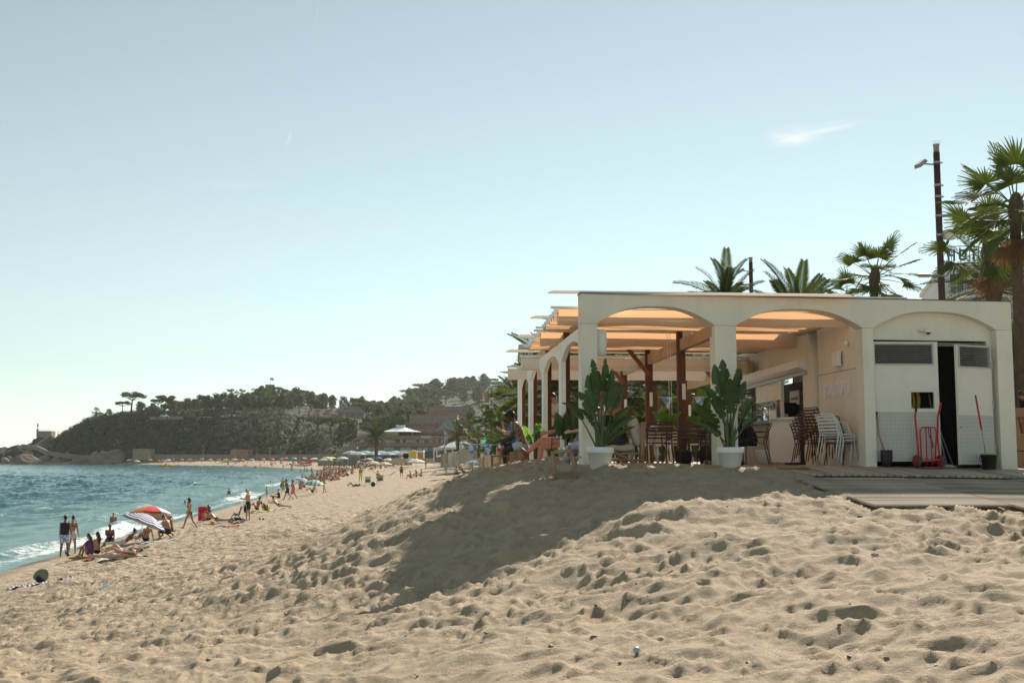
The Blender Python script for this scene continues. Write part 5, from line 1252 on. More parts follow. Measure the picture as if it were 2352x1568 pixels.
t = NT('cloth_red_print'); n_ = t.noise(20, 3, .6); t.set(t.mix(t.rng(n_, .48, .58), (.62, .07, .03), (.70, .45, .32)), .85); M_REDP = t.m
bperson('standing man in dark tank top and blue patterned swim shorts at the water edge', 147, 1279, 10, TALK, 'brown', (('tank', C('plum', (.03, .015, .022))), ('shorts', M_BLUEP)), ('short', 'black'), 1.80, 1.04)
bperson('standing woman seen from behind in halter bikini top and white shorts', 165, 1273, 5, dict(TALK, arm=(4, 0), elbow=(10, 8)), 'tan', (('bra', C('purple_bikini', (.06, .02, .10))), ('skirt_shorts', C('white_shorts', (.66, .64, .60)))), ('bun', 'brown'), 1.70, 1.0, True)
bperson('seated long haired woman in purple patterned top, knees up', 206, 1280, 75, SIT_KNEES, 'tan', (('tee', M_PURP), ('brief', BLK)), ('long', 'brown'), 1.68, .98, True)
bperson('long haired woman with bare back sitting behind the purple topped one', 222, 1275, 60, dict(SIT_KNEES, curl=18), 'fair', (('brief', BLK),), ('long', 'brown'), 1.66, .95, True)
bperson('older woman in printed swim top and dark skirt sitting upright near the waves', 251, 1258, 200, dict(SIT_CROSS, arm=(20, 60), elbow=(20, 40)), 'brown', (('swimsuit', M_PURP), ('skirt_shorts', BLK)), ('short', 'brown'), 1.62, 1.15, True)
bperson('dark haired woman propped on her elbows under the parasols, legs in white', 285, 1255, -82, PRONE_UP, 'brown', (('trousers', C('white_shorts', (.66, .64, .60))), ('bra', BLK)), ('bun', 'black'), 1.66, .98, True)
bperson('woman in dark bikini sitting under the striped parasol, leaning on one arm', 335, 1246, 40, dict(SIT_BACK, thigh=(90, 100), knee=(70, 96), arm=(10, -36)), 'tan', (('bra', BLK), ('brief', BLK)), ('bun', 'black'), 1.68, .98, True)
bperson('shirtless man sitting cross legged with his head bowed, right of the parasols', 385, 1238, 62, dict(SIT_CROSS, curl=34, head=(26, 0)), 'tan', (('shorts', BLK),), ('short', 'black'), 1.78, 1.04)
bperson('second bather sitting close behind the bowed shirtless man', 390, 1232, 62, dict(SIT_CROSS, curl=20), 'brown', (('shorts', BLK),), ('short', 'black'), 1.76, 1.02)
bperson('woman in pale bikini lying face down on a towel in front', 262, 1288, -72, PRONE, 'fair', (('brief', C('pale_bikini', (.60, .58, .48))),), ('long', 'fair'), 1.70, .98, True)
bperson('person in blue bikini lying on the back with one knee raised', 282, 1276, 108, dict(SUPINE, thigh=(30, 52), knee=(50, 88)), 'fair', (('bra', C('blue_bikini', (.03, .10, .38))), ('brief', C('blue_bikini', (.03, .10, .38)))), ('long', 'brown'), 1.68, .96, True)
bperson('woman in red bikini top and black bottoms walking along the beach', 435, 1214, 78, WALK, 'tan', (('bra', C('red_bikini', (.42, .02, .02))), ('brief', BLK)), ('bob', 'black'), 1.70, .97, True)
bperson('long haired woman sitting next to the red air mattress', 480, 1196, 60, SIT_KNEES, 'tan', (('bra', BLK), ('brief', BLK)), ('long', 'brown'), 1.68, .96, True)
bperson('shirtless man lying on his front on a blue towel beside the stroller', 497, 1200, 70, dict(PRONE_UP, root=80), 'tan', (('brief', BLK),), ('short', 'black'), 1.78, 1.0)
bperson('bald bearded man in black printed shorts standing behind the stroller', 569, 1195, 80, PHONE, 'fair', (('shorts', M_DARKP),), ('none', 'black'), 1.80, 1.06, extra=(('beard', 'brown'),))
bperson('sunbather lying propped up behind the stroller, knees bent', 590, 1173, 60, dict(SIT_BACK), 'tan', (('bra', BLK), ('brief', BLK)), ('bun', 'brown'), 1.68, .98, True)
bperson('man in yellow and black swim shorts reclining on his side', 612, 1172, 62, SIDE_LIE, 'brown', (('shorts', C('yellow_black', (.35, .36, .04), .6, 9)),), ('short', 'black'), 1.78, 1.02)
bperson('woman in dark bikini lying on her front beside the reclining man', 640, 1167, 70, PRONE_UP, 'fair', (('brief', BLK),), ('bun', 'brown'), 1.68, .98, True)
bperson('bather in black swimsuit and sun hat sitting by the waves with a phone', 640, 1144, 70, dict(SIT_STRAIGHT, elbow=(70, 70)), 'tan', (('swimsuit', BLK),), ('short', 'grey'), 1.66, 1.12, True, extra=(('hat', C('straw', (.5, .4, .25))),))
bperson('small child in pink swimwear standing at the wave line', 613, 1145, 100, TALK, 'tan', (('swimsuit', C('pink_swim', (.5, .2, .16))),), ('short', 'fair'), 1.22, 1.05, True, vox=.022)
bperson('shirtless man in green trunks walking up from the water', 650, 1132, 140, WALK, 'tan', (('boxers', C('green_trunks', (.10, .42, .04))),), ('short', 'grey'), 1.76, 1.06, vox=.022)
bperson('man in grey shirt and navy shorts walking with a shoulder bag', 660, 1148, 100, WALK2, 'tan', (('tee', C('grey_shirt', (.12, .13, .14))), ('shorts', C('navy', (.02, .03, .06)))), ('short', 'black'), 1.78, 1.06, vox=.022)
bperson('woman in a loose red patterned beach dress carrying a white bag', 673, 1146, 100, WALK, 'tan', (('dress', M_REDP),), ('bob', 'black'), 1.68, 1.0, True, vox=.022)
bperson('woman in dark red swimsuit standing by the small parasol', 694, 1119, 190, TALK, 'tan', (('swimsuit', C('wine', (.22, .02, .04))),), ('long', 'brown'), 1.70, 1.0, True, vox=.026)
bperson('woman in black bikini standing beside the green striped parasol', 744, 1131, 120, dict(TALK, thigh=(10, -8), knee=(10, 24), elbow=(70, 60), arm=(20, 20)), 'tan', (('bra', BLK), ('brief', BLK)), ('bun', 'brown'), 1.70, 1.02, True, vox=.026)
bperson('bather sitting in front of the green striped parasol, red cap', 718, 1133, 80, SIT_BACK, 'tan', (('boxers', C('teal_trunks', (.05, .16, .18))),), ('short', 'brown'), 1.72, 1.05, vox=.026, extra=(('cap', C('red_cap', (.5, .05, .04))),))
bperson('pair member sitting left under the pale parasol, back to the viewer', 690, 1128, 10, SIT_CROSS, 'tan', (('brief', BLK),), ('short', 'black'), 1.74, 1.02, vox=.026)
bperson('pair member sitting right under the pale parasol, back to the viewer', 699, 1124, 350, SIT_CROSS, 'fair', (('brief', BLK),), ('long', 'brown'), 1.68, 1.0, True, vox=.026)
bperson('man in white trunks standing in the shallows beyond the green parasol', 729, 1110, 30, TALK, 'tan', (('boxers', C('white_shorts', (.66, .64, .60))),), ('short', 'black'), 1.76, 1.0, vox=.03)
bperson('man with blue shorts sitting on the sand right of the green parasol', 762, 1106, 20, SIT_CROSS, 'fair', (('boxers', C('blue_shorts', (.04, .12, .5))),), ('short', 'brown'), 1.76, 1.04, vox=.03)
bperson('broad man in fluorescent yellow trunks standing with his back to the viewer', 828, 1106, 5, TALK, 'tan', (('boxers', C('fluo', (.62, .78, .02))),), ('short', 'brown'), 1.82, 1.12, vox=.024)
bperson('woman lying on her side with raised knees, left of the folding chairs', 812, 1117, 110, SUPINE_K, 'tan', (('swimsuit', C('wine', (.22, .02, .04))),), ('long', 'black'), 1.68, 1.0, True, vox=.026)
bperson('man in the pink backed folding chair, seen from behind', 868, 1108, 0, dict(SIT_CHAIR, lean=-12), 'tan', (('boxers', BLK),), ('short', 'brown'), 1.76, 1.05, vox=.026)
bperson('thin man in black shorts standing alone with his back to the viewer', 922, 1097, 25, TALK, 'tan', (('shorts', BLK),), ('short', 'black'), 1.80, .95, vox=.026)
bperson('older man sitting on the sand facing the sea, left of his group', 943, 1099, 90, SIT_KNEES, 'tan', (('boxers', C('orange_trunks', (.45, .10, .04))),), ('short', 'grey'), 1.74, 1.1, vox=.03)
bperson('woman sitting in the middle of the group on the open sand', 956, 1097, 80, SIT_KNEES, 'tan', (('bra', BLK), ('brief', BLK)), ('long', 'black'), 1.66, 1.0, True, vox=.03)
bperson('bather sitting at the right of the group on the open sand', 968, 1094, 85, SIT_STRAIGHT, 'tan', (('boxers', BLK),), ('short', 'black'), 1.74, 1.0, vox=.03)
bperson('tall man standing bare chested in grey trunks near the fenced enclosure', 978, 1075, 70, TALK, 'tan', (('shorts', C('grey_trunks', (.2, .2, .18))),), ('short', 'brown'), 1.80, 1.02, vox=.03)
bperson('older woman in a pale dress standing before the stacked loungers', 1024, 1088, 200, TALK, 'fair', (('dress', C('pale_dress', (.52, .52, .40))),), ('bob', 'grey'), 1.62, 1.1, True, vox=.026)
bperson('shirtless man crouched at the dune edge with his back turned', 1050, 1094, 60, SIT_CROSS, 'tan', (('boxers', BLK),), ('short', 'brown'), 1.78, 1.06, vox=.024)
bperson('dark haired woman lying by the folded windbreak at the dune edge', 1066, 1087, 80, PRONE_UP, 'tan', (('swimsuit', BLK),), ('bun', 'black'), 1.68, 1.0, True, vox=.026)
bperson('woman sitting up under the blue and yellow parasol', 1085, 1080, 70, SIT_KNEES, 'tan', (('bra', BLK), ('brief', BLK)), ('long', 'black'), 1.68, 1.0, True, vox=.026)
bperson('man with only head and shoulders showing over the dune crest', 1106, 1084, 90, SIT_CROSS, 'fair', (('boxers', BLK),), ('short', 'black'), 1.74, 1.0, vox=.026)
# bathers in the sea: body is under water from the waist
def swimmer(label, u, v, depth, skin, h=1.74, hairs=('short', 'black'), pose=TALK, fem=False, rz=0, wear=(('boxers', BLK),), vox=.03):
    Y = (CAMZ-.05)/((v-1044)/FPX); q = P(u, v, Y)
    return person(label, (q.x, q.y, .05-depth), R(rz), pose, skin, wear, hairs, h, 1.0, fem, vox)
swimmer('bald bather wading waist deep off the parasols', 260, 1203, .92, 'tan', 1.76, ('none', 'black'), rz=20, vox=.02)
swimmer('bather up to the hips in the sea beyond the walking woman', 526, 1133, 1.05, 'tan', rz=40)
swimmer('bather standing in the shallows left of the small parasol', 647, 1118, .9, 'brown')
swimmer('pair of arms raised bather standing in the shallow surf', 657, 1116, .7, 'tan', pose=dict(TALK, arm=(150, 140), elbow=(80, 90)))
swimmer('lone bather standing deep in the surf by the far crowd', 672, 1117, .8, 'tan')
swimmer('woman bather knee deep beyond the small parasol', 705, 1112, .5, 'tan', fem=True, wear=(('swimsuit', BLK),))
sw0 = None
for k, (u, v) in enumerate(((425, 1152), (433, 1151), (766//2, 1096), (776//2, 1096), (458, 1097), (505, 1099), (516, 1100), (556, 1109), (580, 1092), (590, 1098), (622, 1105), (600, 1088), (540, 1086), (480, 1084), (640, 1100), (566, 1085))):
    Y = (CAMZ-.1)/((v-1044)/FPX); q = P(u, v, Y)
    if sw0 is None:
        o = empty('swimmer'); b = MB(); b.ell((0, 0, .10), (.08, .1, .13), 10, 7); b.ell((0, -.02, -.08), (.2, .12, .12), 10, 6); mkbake('body', b, SKIN['brown'], o, .02); b = MB(); b.ell((0, -.02, .135), (.088, .105, .105), 10, 7); b.build('hair', HAIRC['black'], o, True); sw0 = o
    else: o = copy_tree(sw0)
    o.location = (q.x, q.y, .10); o.rotation_euler = (0, 0, k*.8); tag(o, 'head of a swimmer out in the open water of the bay', 'person', 'swimmers out in the bay')
# ------------------------------------------------------------------ palms
M_FAN = leaf_mat('fan_leaf', (.035, .06, .016), (.07, .10, .028), (.12, .17, .025), .24, .75, 3., .2)
M_DEADF = leaf_mat('dead_fan_leaf', (.14, .085, .045), (.24, .16, .085), (.35, .22, .08), .3, .8)
M_FEA = leaf_mat('feather_leaf', (.030, .046, .016), (.058, .082, .028), (.09, .13, .025), .22, .75, 3., .2)
M_TRUNK = mat('palm_trunk', (.11, .07, .045), .95, .45, 5, .9, 14)
M_PSTEM = mat('palm_stalk', (.13, .12, .05), .7, .3, 8)
def fan_leaf_mesh(name, m, seed, stalk=1.0, Rr=.85, nseg=26, droop=.5, span=210):
    rnd = random.Random(seed); b = MB(); b.m = 1; pts = []
    for i in range(6): f = i/5; pts.append((0, stalk*f, -.16*stalk*f*f))
    b.tube(pts, [.022-.010*i/5 for i in range(6)], 5, False); b.m = 0
    hub = Vector(pts[-1]); d0 = Vector((0, 1, -.32)).normalized(); side = Vector((1, 0, 0)); nrm = side.cross(d0)
    for k in range(nseg):
        a = R(-span/2+span*(k+.5)/nseg+rnd.uniform(-2, 2)); L = Rr*(1-.18*abs(a)/R(span/2))*rnd.uniform(.88, 1.05); w = Rr*R(span)/nseg*.62
        d = side*math.sin(a)+d0*math.cos(a); t_ = (-side*math.cos(a)+d0*math.sin(a))*-1; rows = []; p = hub.copy(); dd = d.copy(); n = 5
        lift = .10*math.cos(a*1.2); dr = droop*rnd.uniform(.6, 1.5)
        for i in range(n+1):
            f = i/n; ww = w*(f*2.0 if f < .5 else (1-(f-.5)*1.85)); ww = max(ww, .004); sw = .012 if k % 2 else -.012
            rows += [p-t_*ww*.5+nrm*(sw*f), p+t_*ww*.5-nrm*(sw*f)]; p = p+dd*(L/n); dd = (dd+nrm*lift*.06+Vector((0, 0, -1))*(dr*(f**2.2)*.9/n*2)).normalized()
        b.add(rows, [(2*i, 2*i+1, 2*i+3, 2*i+2) for i in range(n)])
    return b.mesh(name, [m, M_PSTEM], True)
def feather_mesh(name, m, seed, L=2.6, n=44, droop=.9, wl=.42):
    rnd = random.Random(seed); b = MB(); pts = []; p = Vector((0, 0, 0)); d = Vector((0, 1, 0)); N = 14; dirs = []
    for i in range(N+1):
        pts.append(p.copy()); dirs.append(d.copy()); p = p+d*(L/N); d = (d+Vector((0, 0, -droop/N*(.5+i/N)))).normalized()
    b.m = 1; b.tube(pts, [.030-.026*i/N for i in range(N+1)], 5, False); b.m = 0
    for k in range(n):
        f = .10+.90*k/n; i = min(N-1, int(f*N)); q = pts[i]+(pts[i+1]-pts[i])*(f*N-i); dd = dirs[i]
        up = Vector((1, 0, 0)).cross(dd).normalized()
        ll = wl*(.55+.9*math.sin(math.pi*min(1, f*.85+.12)))*.8
        for s in (-1, 1):
            e = (Vector((s*.80, 0, 0))+dd*.62+up*rnd.uniform(.25, .5)).normalized(); w = .046; tip = q+e*ll+Vector((0, 0, -.18*ll))*rnd.uniform(.5, 1.6); mid = q+e*(ll*.55)
            c_ = dd*w*.5+up*w*.2
            b.add([q-c_*.5, q+c_*.5, mid+c_, mid-c_, tip], [(0, 1, 2, 3), (3, 2, 4)])
    return b.mesh(name, [m, M_PSTEM], False)
FANS = [fan_leaf_mesh('frond', M_FAN, k, 1.0+.12*k, .82+.05*k, 26, .35+.3*k, 200+10*k) for k in range(3)]
DEADS = [fan_leaf_mesh('dead_frond', M_DEADF, 40+k, .8, .8, 20, 1.2, 130) for k in range(2)]
FEAS = [feather_mesh('frond', M_FEA, k, 2.4+.25*k, 60, .30+.28*k) for k in range(3)]
DFEA = [feather_mesh('dead_frond', M_DEADF, 60, 1.5, 34, 1.6)]
def palm_trunk(o, h, r, z0, bulge=1.25):
    b = MB(); rs = random.Random(int(h*100)); pts, rad = [], []; n = max(10, int(h*3.2))
    for i in range(n+1):
        f = i/n; pts.append((.12*math.sin(f*2.2+r*9)*f, .06*f, z0*(1-f))); rad.append(r*(1.25-.3*f)*(1+.07*(i % 2))*(bulge if f > .93 else 1))
    b.tube(pts, rad, 12); b.build('trunk', M_TRUNK, o, True)
def palm(kind, loc, zb, label, seed, scale=1.0, n=26, r=.15, group=None, dead=8, name=None):
    """loc is the heart of the crown; zb the ground"""
    rnd = random.Random(seed); h = loc[2]-zb; o = empty(name or ('fan_palm' if kind == 'fan' else 'date_palm'), loc, rnd.uniform(0, 6), label, 'palm tree', group)
    palm_trunk(o, h, r, -h)
    if kind == 'fan':
        b = MB(); b.ell((0, 0, -.05), (r*1.35, r*1.35, .42), 10, 7); b.build('crown_heart', M_TRUNK, o, True)
    for i in range(n):
        f = i/max(1, n-1); az = i*2.39996+rnd.uniform(-.2, .2)
        el = R(82-(f**.85)*118) if kind == 'fan' else R(80-(f**.9)*105)
        m = rnd.choice(FANS if kind == 'fan' else FEAS); q = link('frond', m, o, (.10*math.cos(az+1.57), .10*math.sin(az+1.57), -.25*f))
        q.rotation_euler = (el+rnd.uniform(-.1, .1), rnd.uniform(-.35, .35), az); q.scale = (scale*rnd.uniform(.85, 1.1),)*3
    for i in range(dead):
        az = i*2.1+.5; q = link('dead_frond', rnd.choice(DEADS if kind == 'fan' else DFEA), o, (.12*math.cos(az+1.57), .12*math.sin(az+1.57), -.45)); q.rotation_euler = (R(-68+rnd.uniform(-14, 10)), rnd.uniform(-.3, .3), az); q.scale = (scale*rnd.uniform(.7, .95),)*3
    return o
def palm_at(kind, u, v, Y, label, seed, **k):
    q = P(u, v, Y); return palm(kind, q, 4.2, label, seed, **k)
palm_at('fan', 2334, 470, 31.0, 'tall fan palm with ragged dead skirt at the right edge', 3, n=30, r=.145, dead=22, scale=.95)
palm_at('fan', 2010, 632, 44.0, 'fan palm rising over the roof left of the tall lamp post', 8, n=26, dead=12, scale=.92)
palm_at('date', 1664, 690, 55.0, 'date palm showing above the roof behind the far lamp post', 12, n=34, r=.2, dead=0, scale=.85)
palm_at('date', 1830, 722, 48.0, 'date palm with long arching fronds above the middle of the roof', 14, n=28, r=.2, dead=0, scale=.95)
palm_at('date', 2290, 655, 42.0, 'dark date palm low behind the roof between lamp post and tall fan palm', 15, n=36, r=.2, dead=0, scale=.9)
palm_at('fan', 1948, 690, 52.0, 'fan palm tuft just peeping over the roof edge', 16, n=18, dead=4, scale=.8)
palm_at('fan', 2270, 560, 37.0, 'fan palm with brown hanging fronds close behind the tall one', 17, n=14, dead=16, scale=.9)
palm_at('date', 2330, 820, 45.0, 'low date palm behind the right end wall', 18, n=26, dead=0, scale=.9)
BEH = [('fan', 1262, 902, 46, 'fan palm in the second side arch'), ('date', 1302, 885, 44, 'date palm left of the corner column'), ('fan', 1240, 950, 60, 'fan palm low in the third side arch'), ('date', 1345, 930, 58, 'date palm behind the corner plant'),
       ('fan', 1420, 880, 52, 'fan palm between the corner plant and second post'), ('date', 1500, 868, 48, 'big date palm hanging over the pennants'), ('date', 1560, 905, 60, 'date palm right of the pennants'), ('date', 1460, 965, 62, 'bushy low date palm behind the white chairs'),
       ('fan', 1538, 975, 55, 'low fan palm behind the table plant'), ('fan', 1600, 930, 70, 'fan palm behind the big post'), ('date', 1625, 985, 58, 'low date palm left of the middle column'), ('fan', 1395, 985, 70, 'small fan palm deep behind the lounge chair'), ('date', 1280, 985, 66, 'low date palm behind the waiter'), ('date', 1700, 900, 66, 'date palm beyond the bar'), ('fan', 1490, 1010, 74, 'small fan palm far behind the table'), ('fan', 1225, 1000, 80, 'small fan palm at the far end of the arcade')]
for k, (kd, u, v, Y, lab) in enumerate(BEH): palm_at(kd, u, v, Y, lab, 30+k, n=34 if Y < 65 else 26, dead=5 if kd == 'fan' else 2, scale=1.0, group='palms behind the terrace')
FARP = [('date', 1052, 1000, 190, 'date palm left of the white kiosk roof'), ('fan', 1042, 1020, 230, 'small fan palm behind the white kiosk frame'), ('fan', 1100, 985, 200, 'fan palm over the beige kiosk panel'), ('date', 1078, 965, 260, 'tall date palm before the terraced flats'), ('date', 1128, 972, 170, 'large date palm behind the green flag'), ('fan', 1150, 990, 150, 'fan palm right of the green flag'),
        ('fan', 1165, 930, 110, 'tall fan palm beside the row of flats'), ('fan', 1178, 960, 100, 'fan palm nearest the arcade end'), ('date', 1155, 1015, 130, 'low date palm behind the low table'), ('fan', 1090, 1015, 180, 'low fan palm behind the kiosk'), ('fan', 1170, 1000, 95, 'low fan palm close behind the seated men'), ('fan', 1140, 930, 140, 'slender fan palm in front of the flats'), ('date', 1185, 905, 125, 'palm crown above the arcade end')]
for k, (kd, u, v, Y, lab) in enumerate(FARP): palm_at(kd, u, v, Y, lab, 60+k, n=22, dead=5 if kd == 'fan' else 2, scale=1.25, r=.24, group='palms along the promenade')
q = P(865, 1003, 305); palm('date', q, 3.2, 'large date palm at the left end of the brick hotel', 90, scale=2.0, n=34, r=.4, dead=8)

# ------------------------------------------------------------------ lamp posts
M_CORT = mat('red_brown_pole', (.075, .032, .028), .6, .2, 5); M_LAMP = mat('lamp_grey', (.34, .34, .33), .45, .1, 6, metal=.3); M_LENS = mat('lamp_lens', (.62, .58, .48), .3)
def lamp_post(u, vt, Y, label, full=True, r=.12, zb=4.2):
    q = P(u, vt, Y); o = empty('lamp_post', (q.x, q.y, zb), 0, label, 'lamp post'); H = q.z-zb
    b = MB(); b.lathe([(r*1.15, 0), (r, H*.5), (r*.96, H-.30)], 18); b.build('pole', M_CORT, o, True)
    b = MB(); b.lathe([(r*.85, H-.30), (r*.85, H-.06), (r, H-.05), (r, H)], 18); b.build('cap', M_LAMP, o, True)
    def band(z): b = MB(); b.lathe([(r*1.06, z-.04), (r*1.06, z+.04)], 18); b.box((r*1.3, 0, z), (.1, .05, .05)); b.build('band', M_LAMP, o)
    def flood(z, sx, drop, tilt):
        f = empty('floodlight', (sx*.62, -.05, z+.02)); f.parent = o; f.rotation_euler = (0, R(tilt), R(20))
        b = MB(); b.box((0, 0, 0), (.42, .34, .13), 0, .8); b.build('housing', M_LAMP, f); b = MB(); b.box((0, 0, -.07), (.30, .24, .02)); b.build('lens', M_LENS, f)
        b = MB(); b.bar((sx*.1, 0, z), (sx*.5, -.03, z+.02), .05, .05); b.build('bracket', M_LAMP, o)
    def arm(z, sx, L):
        b = MB(); b.bar((sx*r, 0, z), (sx*L, 0, z+.03), .07, .10); b.build('arm', M_LAMP, o)
        b = MB(); b.ell((sx*(L+.28), 0, z+.06), (.34, .12, .06), 12, 6); h_ = b.build('lamp_head', M_LAMP, o, True); b = MB(); b.box((sx*(L+.26), 0, z+.0), (.4, .16, .02)); b.build('lens', M_LENS, h_)
    zz = lambda v: P(u, v, Y).z-zb
    if full:
        for v in (374, 426, 452, 496, 540, 573, 634): band(zz(v))
        flood(zz(378), -1, 0, -38); arm(zz(496), 1, .95); arm(zz(636), -1, .35)
        b = MB(); b.box((.34, -.08, zz(540)), (.36, .28, .34), .2); b.build('sensor_box', M_TRIM, o)
        for k in range(10): b = MB(); b.tube([(-.1+.03*k, 0, H), (-.12+.035*k, .02, H+.16)], .003, 4); b.build('bird_spike', M_LAMP, o)
    else:
        band(zz(vt+32)); band(zz(vt+62)); flood(zz(vt+32), -1, 0, -35)
        b = MB(); b.ell((-.5, 0, zz(vt+62)), (.26, .12, .08), 10, 6); b.build('lamp_head', M_LAMP, o, True); b = MB(); b.bar((-.1, 0, zz(vt+62)), (-.4, 0, zz(vt+62)), .05, .05); b.build('arm', M_LAMP, o)
    return o
lamp_post(2150, 332, 41, 'tall red brown lamp post with floodlight and side arms behind the storage room')
lamp_post(1724, 591, 65, 'shorter looking lamp post above the middle of the roof', False)
for u, vt, Y, lab in ((1527, 850, 62, 'dark lamp pole behind the pennants'), (1404, 840, 70, 'dark lamp pole right of the corner plant'), (1608, 845, 62, 'dark lamp pole behind the right hand timber post'), (1118, 962, 210, 'distant lamp pole before the flats'), (1130, 940, 160, 'distant lamp pole right of the green flag')):
    lamp_post(u, vt, Y, lab, False, .12)
q = P(1998, 680, 34); SLp = empty('street_light', (q.x, q.y, 7.7), 0, 'small white curved arm street light over the roof edge', 'street light')
b = MB(); b.tube([(0, 0, -3.2), (0, 0, .32), (.05, 0, .46), (.18, 0, .50)], .035, 8); b.build('pole', M_LAMP, SLp, True); b = MB(); b.ell((.24, 0, .44), (.17, .12, .10), 12, 7); b.build('globe', M_TRIM, SLp, True)

# pennants strung behind the terrace
M_PEN = None
t = NT('pennant_print'); n_ = t.noise(3.2, 2, .5); g_ = t.noise(1.1, 2, .5); cc = t.mix(t.rng(n_, .48, .56), (.62, .66, .68), (.10, .26, .52)); t.set(t.mix(t.rng(g_, .58, .66), cc, (.5, .2, .2)), .7); M_PEN = t.m
PN = empty('pennant_line', P(1530, 912, 48), 0, 'string of white and blue printed pennants between poles', 'pennants')
b = MB(); b.tube([(-3, 0, .02), (0, 0, -.0), (3, 0, .04)], .008, 4); b.build('string', M_TRIM, PN)
for x, s in ((-.62, .46), (.02, .46), (.65, .44), (1.4, .44)):
    b = MB(); vs = []; n = 6
    for i in range(n+1):
        f = i/n; w = s*.52*(1-f); vs += [(x-w+.06*f, .03*math.sin(f*4), -f*s*1.15), (x+w+.06*f, .03*math.sin(f*4+1), -f*s*1.15)]
    b.add(vs, [(2*i, 2*i+1, 2*i+3, 2*i+2) for i in range(n)]); b.build('pennant', M_PEN, PN)
PN2 = empty('pennant_line', P(1170, 1020, 80), 0, 'distant string of white pennants left of the arcade end', 'pennants')
b = MB(); b.tube([(-3.2, 0, .05), (0, 0, -.05), (3, 0, .1)], .012, 4); b.build('string', M_TRIM, PN2)
for k in range(5):
    x = -2.6+k*1.05; b = MB(); b.add([(x-.4, 0, .02), (x+.4, 0, .02), (x+.05, .05, -.85)], [(0, 1, 2)]); b.build('pennant', M_PEN, PN2)

# ------------------------------------------------------------------ blocks of flats near by
M_GLZ = mat('window_glass', (.05, .07, .08), .12, .3, 2); M_CON = mat('pale_render', (.62, .60, .56), .85, .06, 2, dirt=((.45, .42, .38), .6, .3)); M_BRK = mat('brown_brick', (.30, .17, .11), .9, .15, 3); M_TER = mat('terracotta', (.30, .17, .12), .85, .2, 4); M_WHT = mat('white_render', (.70, .69, .66), .8, .05, 2); M_RAIL = mat('balcony_rail', (.30, .30, .30), .5)
M_AWN = mat('red_awning', (.50, .12, .07), .8)
def flats(name, u0, u1, Y, vt, floors, bays, label, m=M_CON, depth=10., rz=0., zb=4.2, balc=True, awn=0, fm=None, cat='building'):
    """block with windows in reveals, balcony slabs and rails; front faces the camera"""
    a, c = P(u0, vt, Y), P(u1, vt, Y); W = c.x-a.x; H = a.z-zb
    o = empty(name, ((a.x+c.x)/2, Y, zb), rz, label, cat); fh = H/floors; bw = W/bays
    b = MB(); b.box((0, depth/2+.05, H/2), (W, depth, H)); b.build('wall', m, o)
    b = MB(); b.box((0, depth/2, H+.15), (W+.3, depth+.3, .3)); b.build('roof_edge', m, o)
    wm = MB(); wm.box((0, 0, 0), (bw*.62, .08, fh*.62)); wmesh = wm.mesh('window', M_GLZ)
    fmm = MB(); ww, hh = bw*.62, fh*.62
    for x_, z_, dx, dz in ((-ww/2, 0, .06, hh+.06), (ww/2, 0, .06, hh+.06), (0, hh/2, ww, .06), (0, -hh/2, ww, .06), (0, 0, .05, hh)): fmm.box((x_, -.06, z_), (dx, .06, dz))
    fmesh = fmm.mesh('frame', M_WHT)
    bs = MB(); bs.box((0, -.6, 0), (bw*.94, 1.2, .14)); bs.box((0, -1.2, .30), (bw*.94, .06, .5)) if fm else None; bsm = bs.mesh('balcony', fm or m)
    rl = MB(); [rl.box((-bw*.45+bw*.9*i/10, -1.16, .5), (.03, .03, .9)) for i in range(11)]; rl.box((0, -1.16, .96), (bw*.94, .05, .05)); rlm = rl.mesh('railing', M_RAIL)
    aw = MB(); aw.add([(-bw*.42, 0, 0), (bw*.42, 0, 0), (bw*.42, -1.1, -.6), (-bw*.42, -1.1, -.6), (-bw*.42, -1.1, -.8), (bw*.42, -1.1, -.8)], [(0, 1, 2, 3), (3, 2, 5, 4)]); awm = aw.mesh('awning', M_AWN)
    rnd = random.Random(int(u0))
    for f in range(floors):
        for k in range(bays):
            x = -W/2+(k+.5)*bw; z = (f+.52)*fh; wo = link('window', wmesh, o, (x, -.02, z)); link('frame', fmesh, wo)
            if balc and f > 0:
                bo = link('balcony', bsm, o, (x, 0, f*fh+.05)); link('railing', rlm, bo)
            if awn and rnd.random() < awn: link('awning', awm, o, (x, -.05, z+fh*.36))
    return o
flats('apartment_building', 1195, 1330, 88, 800, 5, 6, 'pale block of flats with dark balconies seen through the side arches', depth=12)
flats('apartment_building', 1352, 1600, 82, 812, 4, 8, 'pale grey block of flats behind the palms and posts', M_WHT, depth=12)
flats('apartment_building', 1622, 1800, 78, 760, 5, 6, 'cream block of flats behind the bar', M_CON, depth=12)
HOT = flats('hotel', 2177, 2420, 72, 612, 6, 5, 'white hotel with roof sign behind the tall palms', M_WHT, depth=14, rz=R(-14))
x = -(P(2420, 612, 72).x-P(2177, 612, 72).x)/2+.2; hz = P(2177, 612, 72).z-4.2+.45
M_SGN = mat('blue_grey_letters', (.12, .17, .24), .5)
sgn = empty('roof_sign', (0, -.1, hz)); sgn.parent = HOT
for ch in 'HOTEL':
    letter(ch, (x, 0, 0), (1, 0, 0), (0, 1, 0), .75, .55, .1, M_SGN, sgn); x += .68
for k in range(8): b = MB(); b.bar((x-3.7+.55*k, .15, -.2), (x-3.7+.55*k, .15, .9), .05, .05); b.build('sign_post', M_RAIL, sgn)
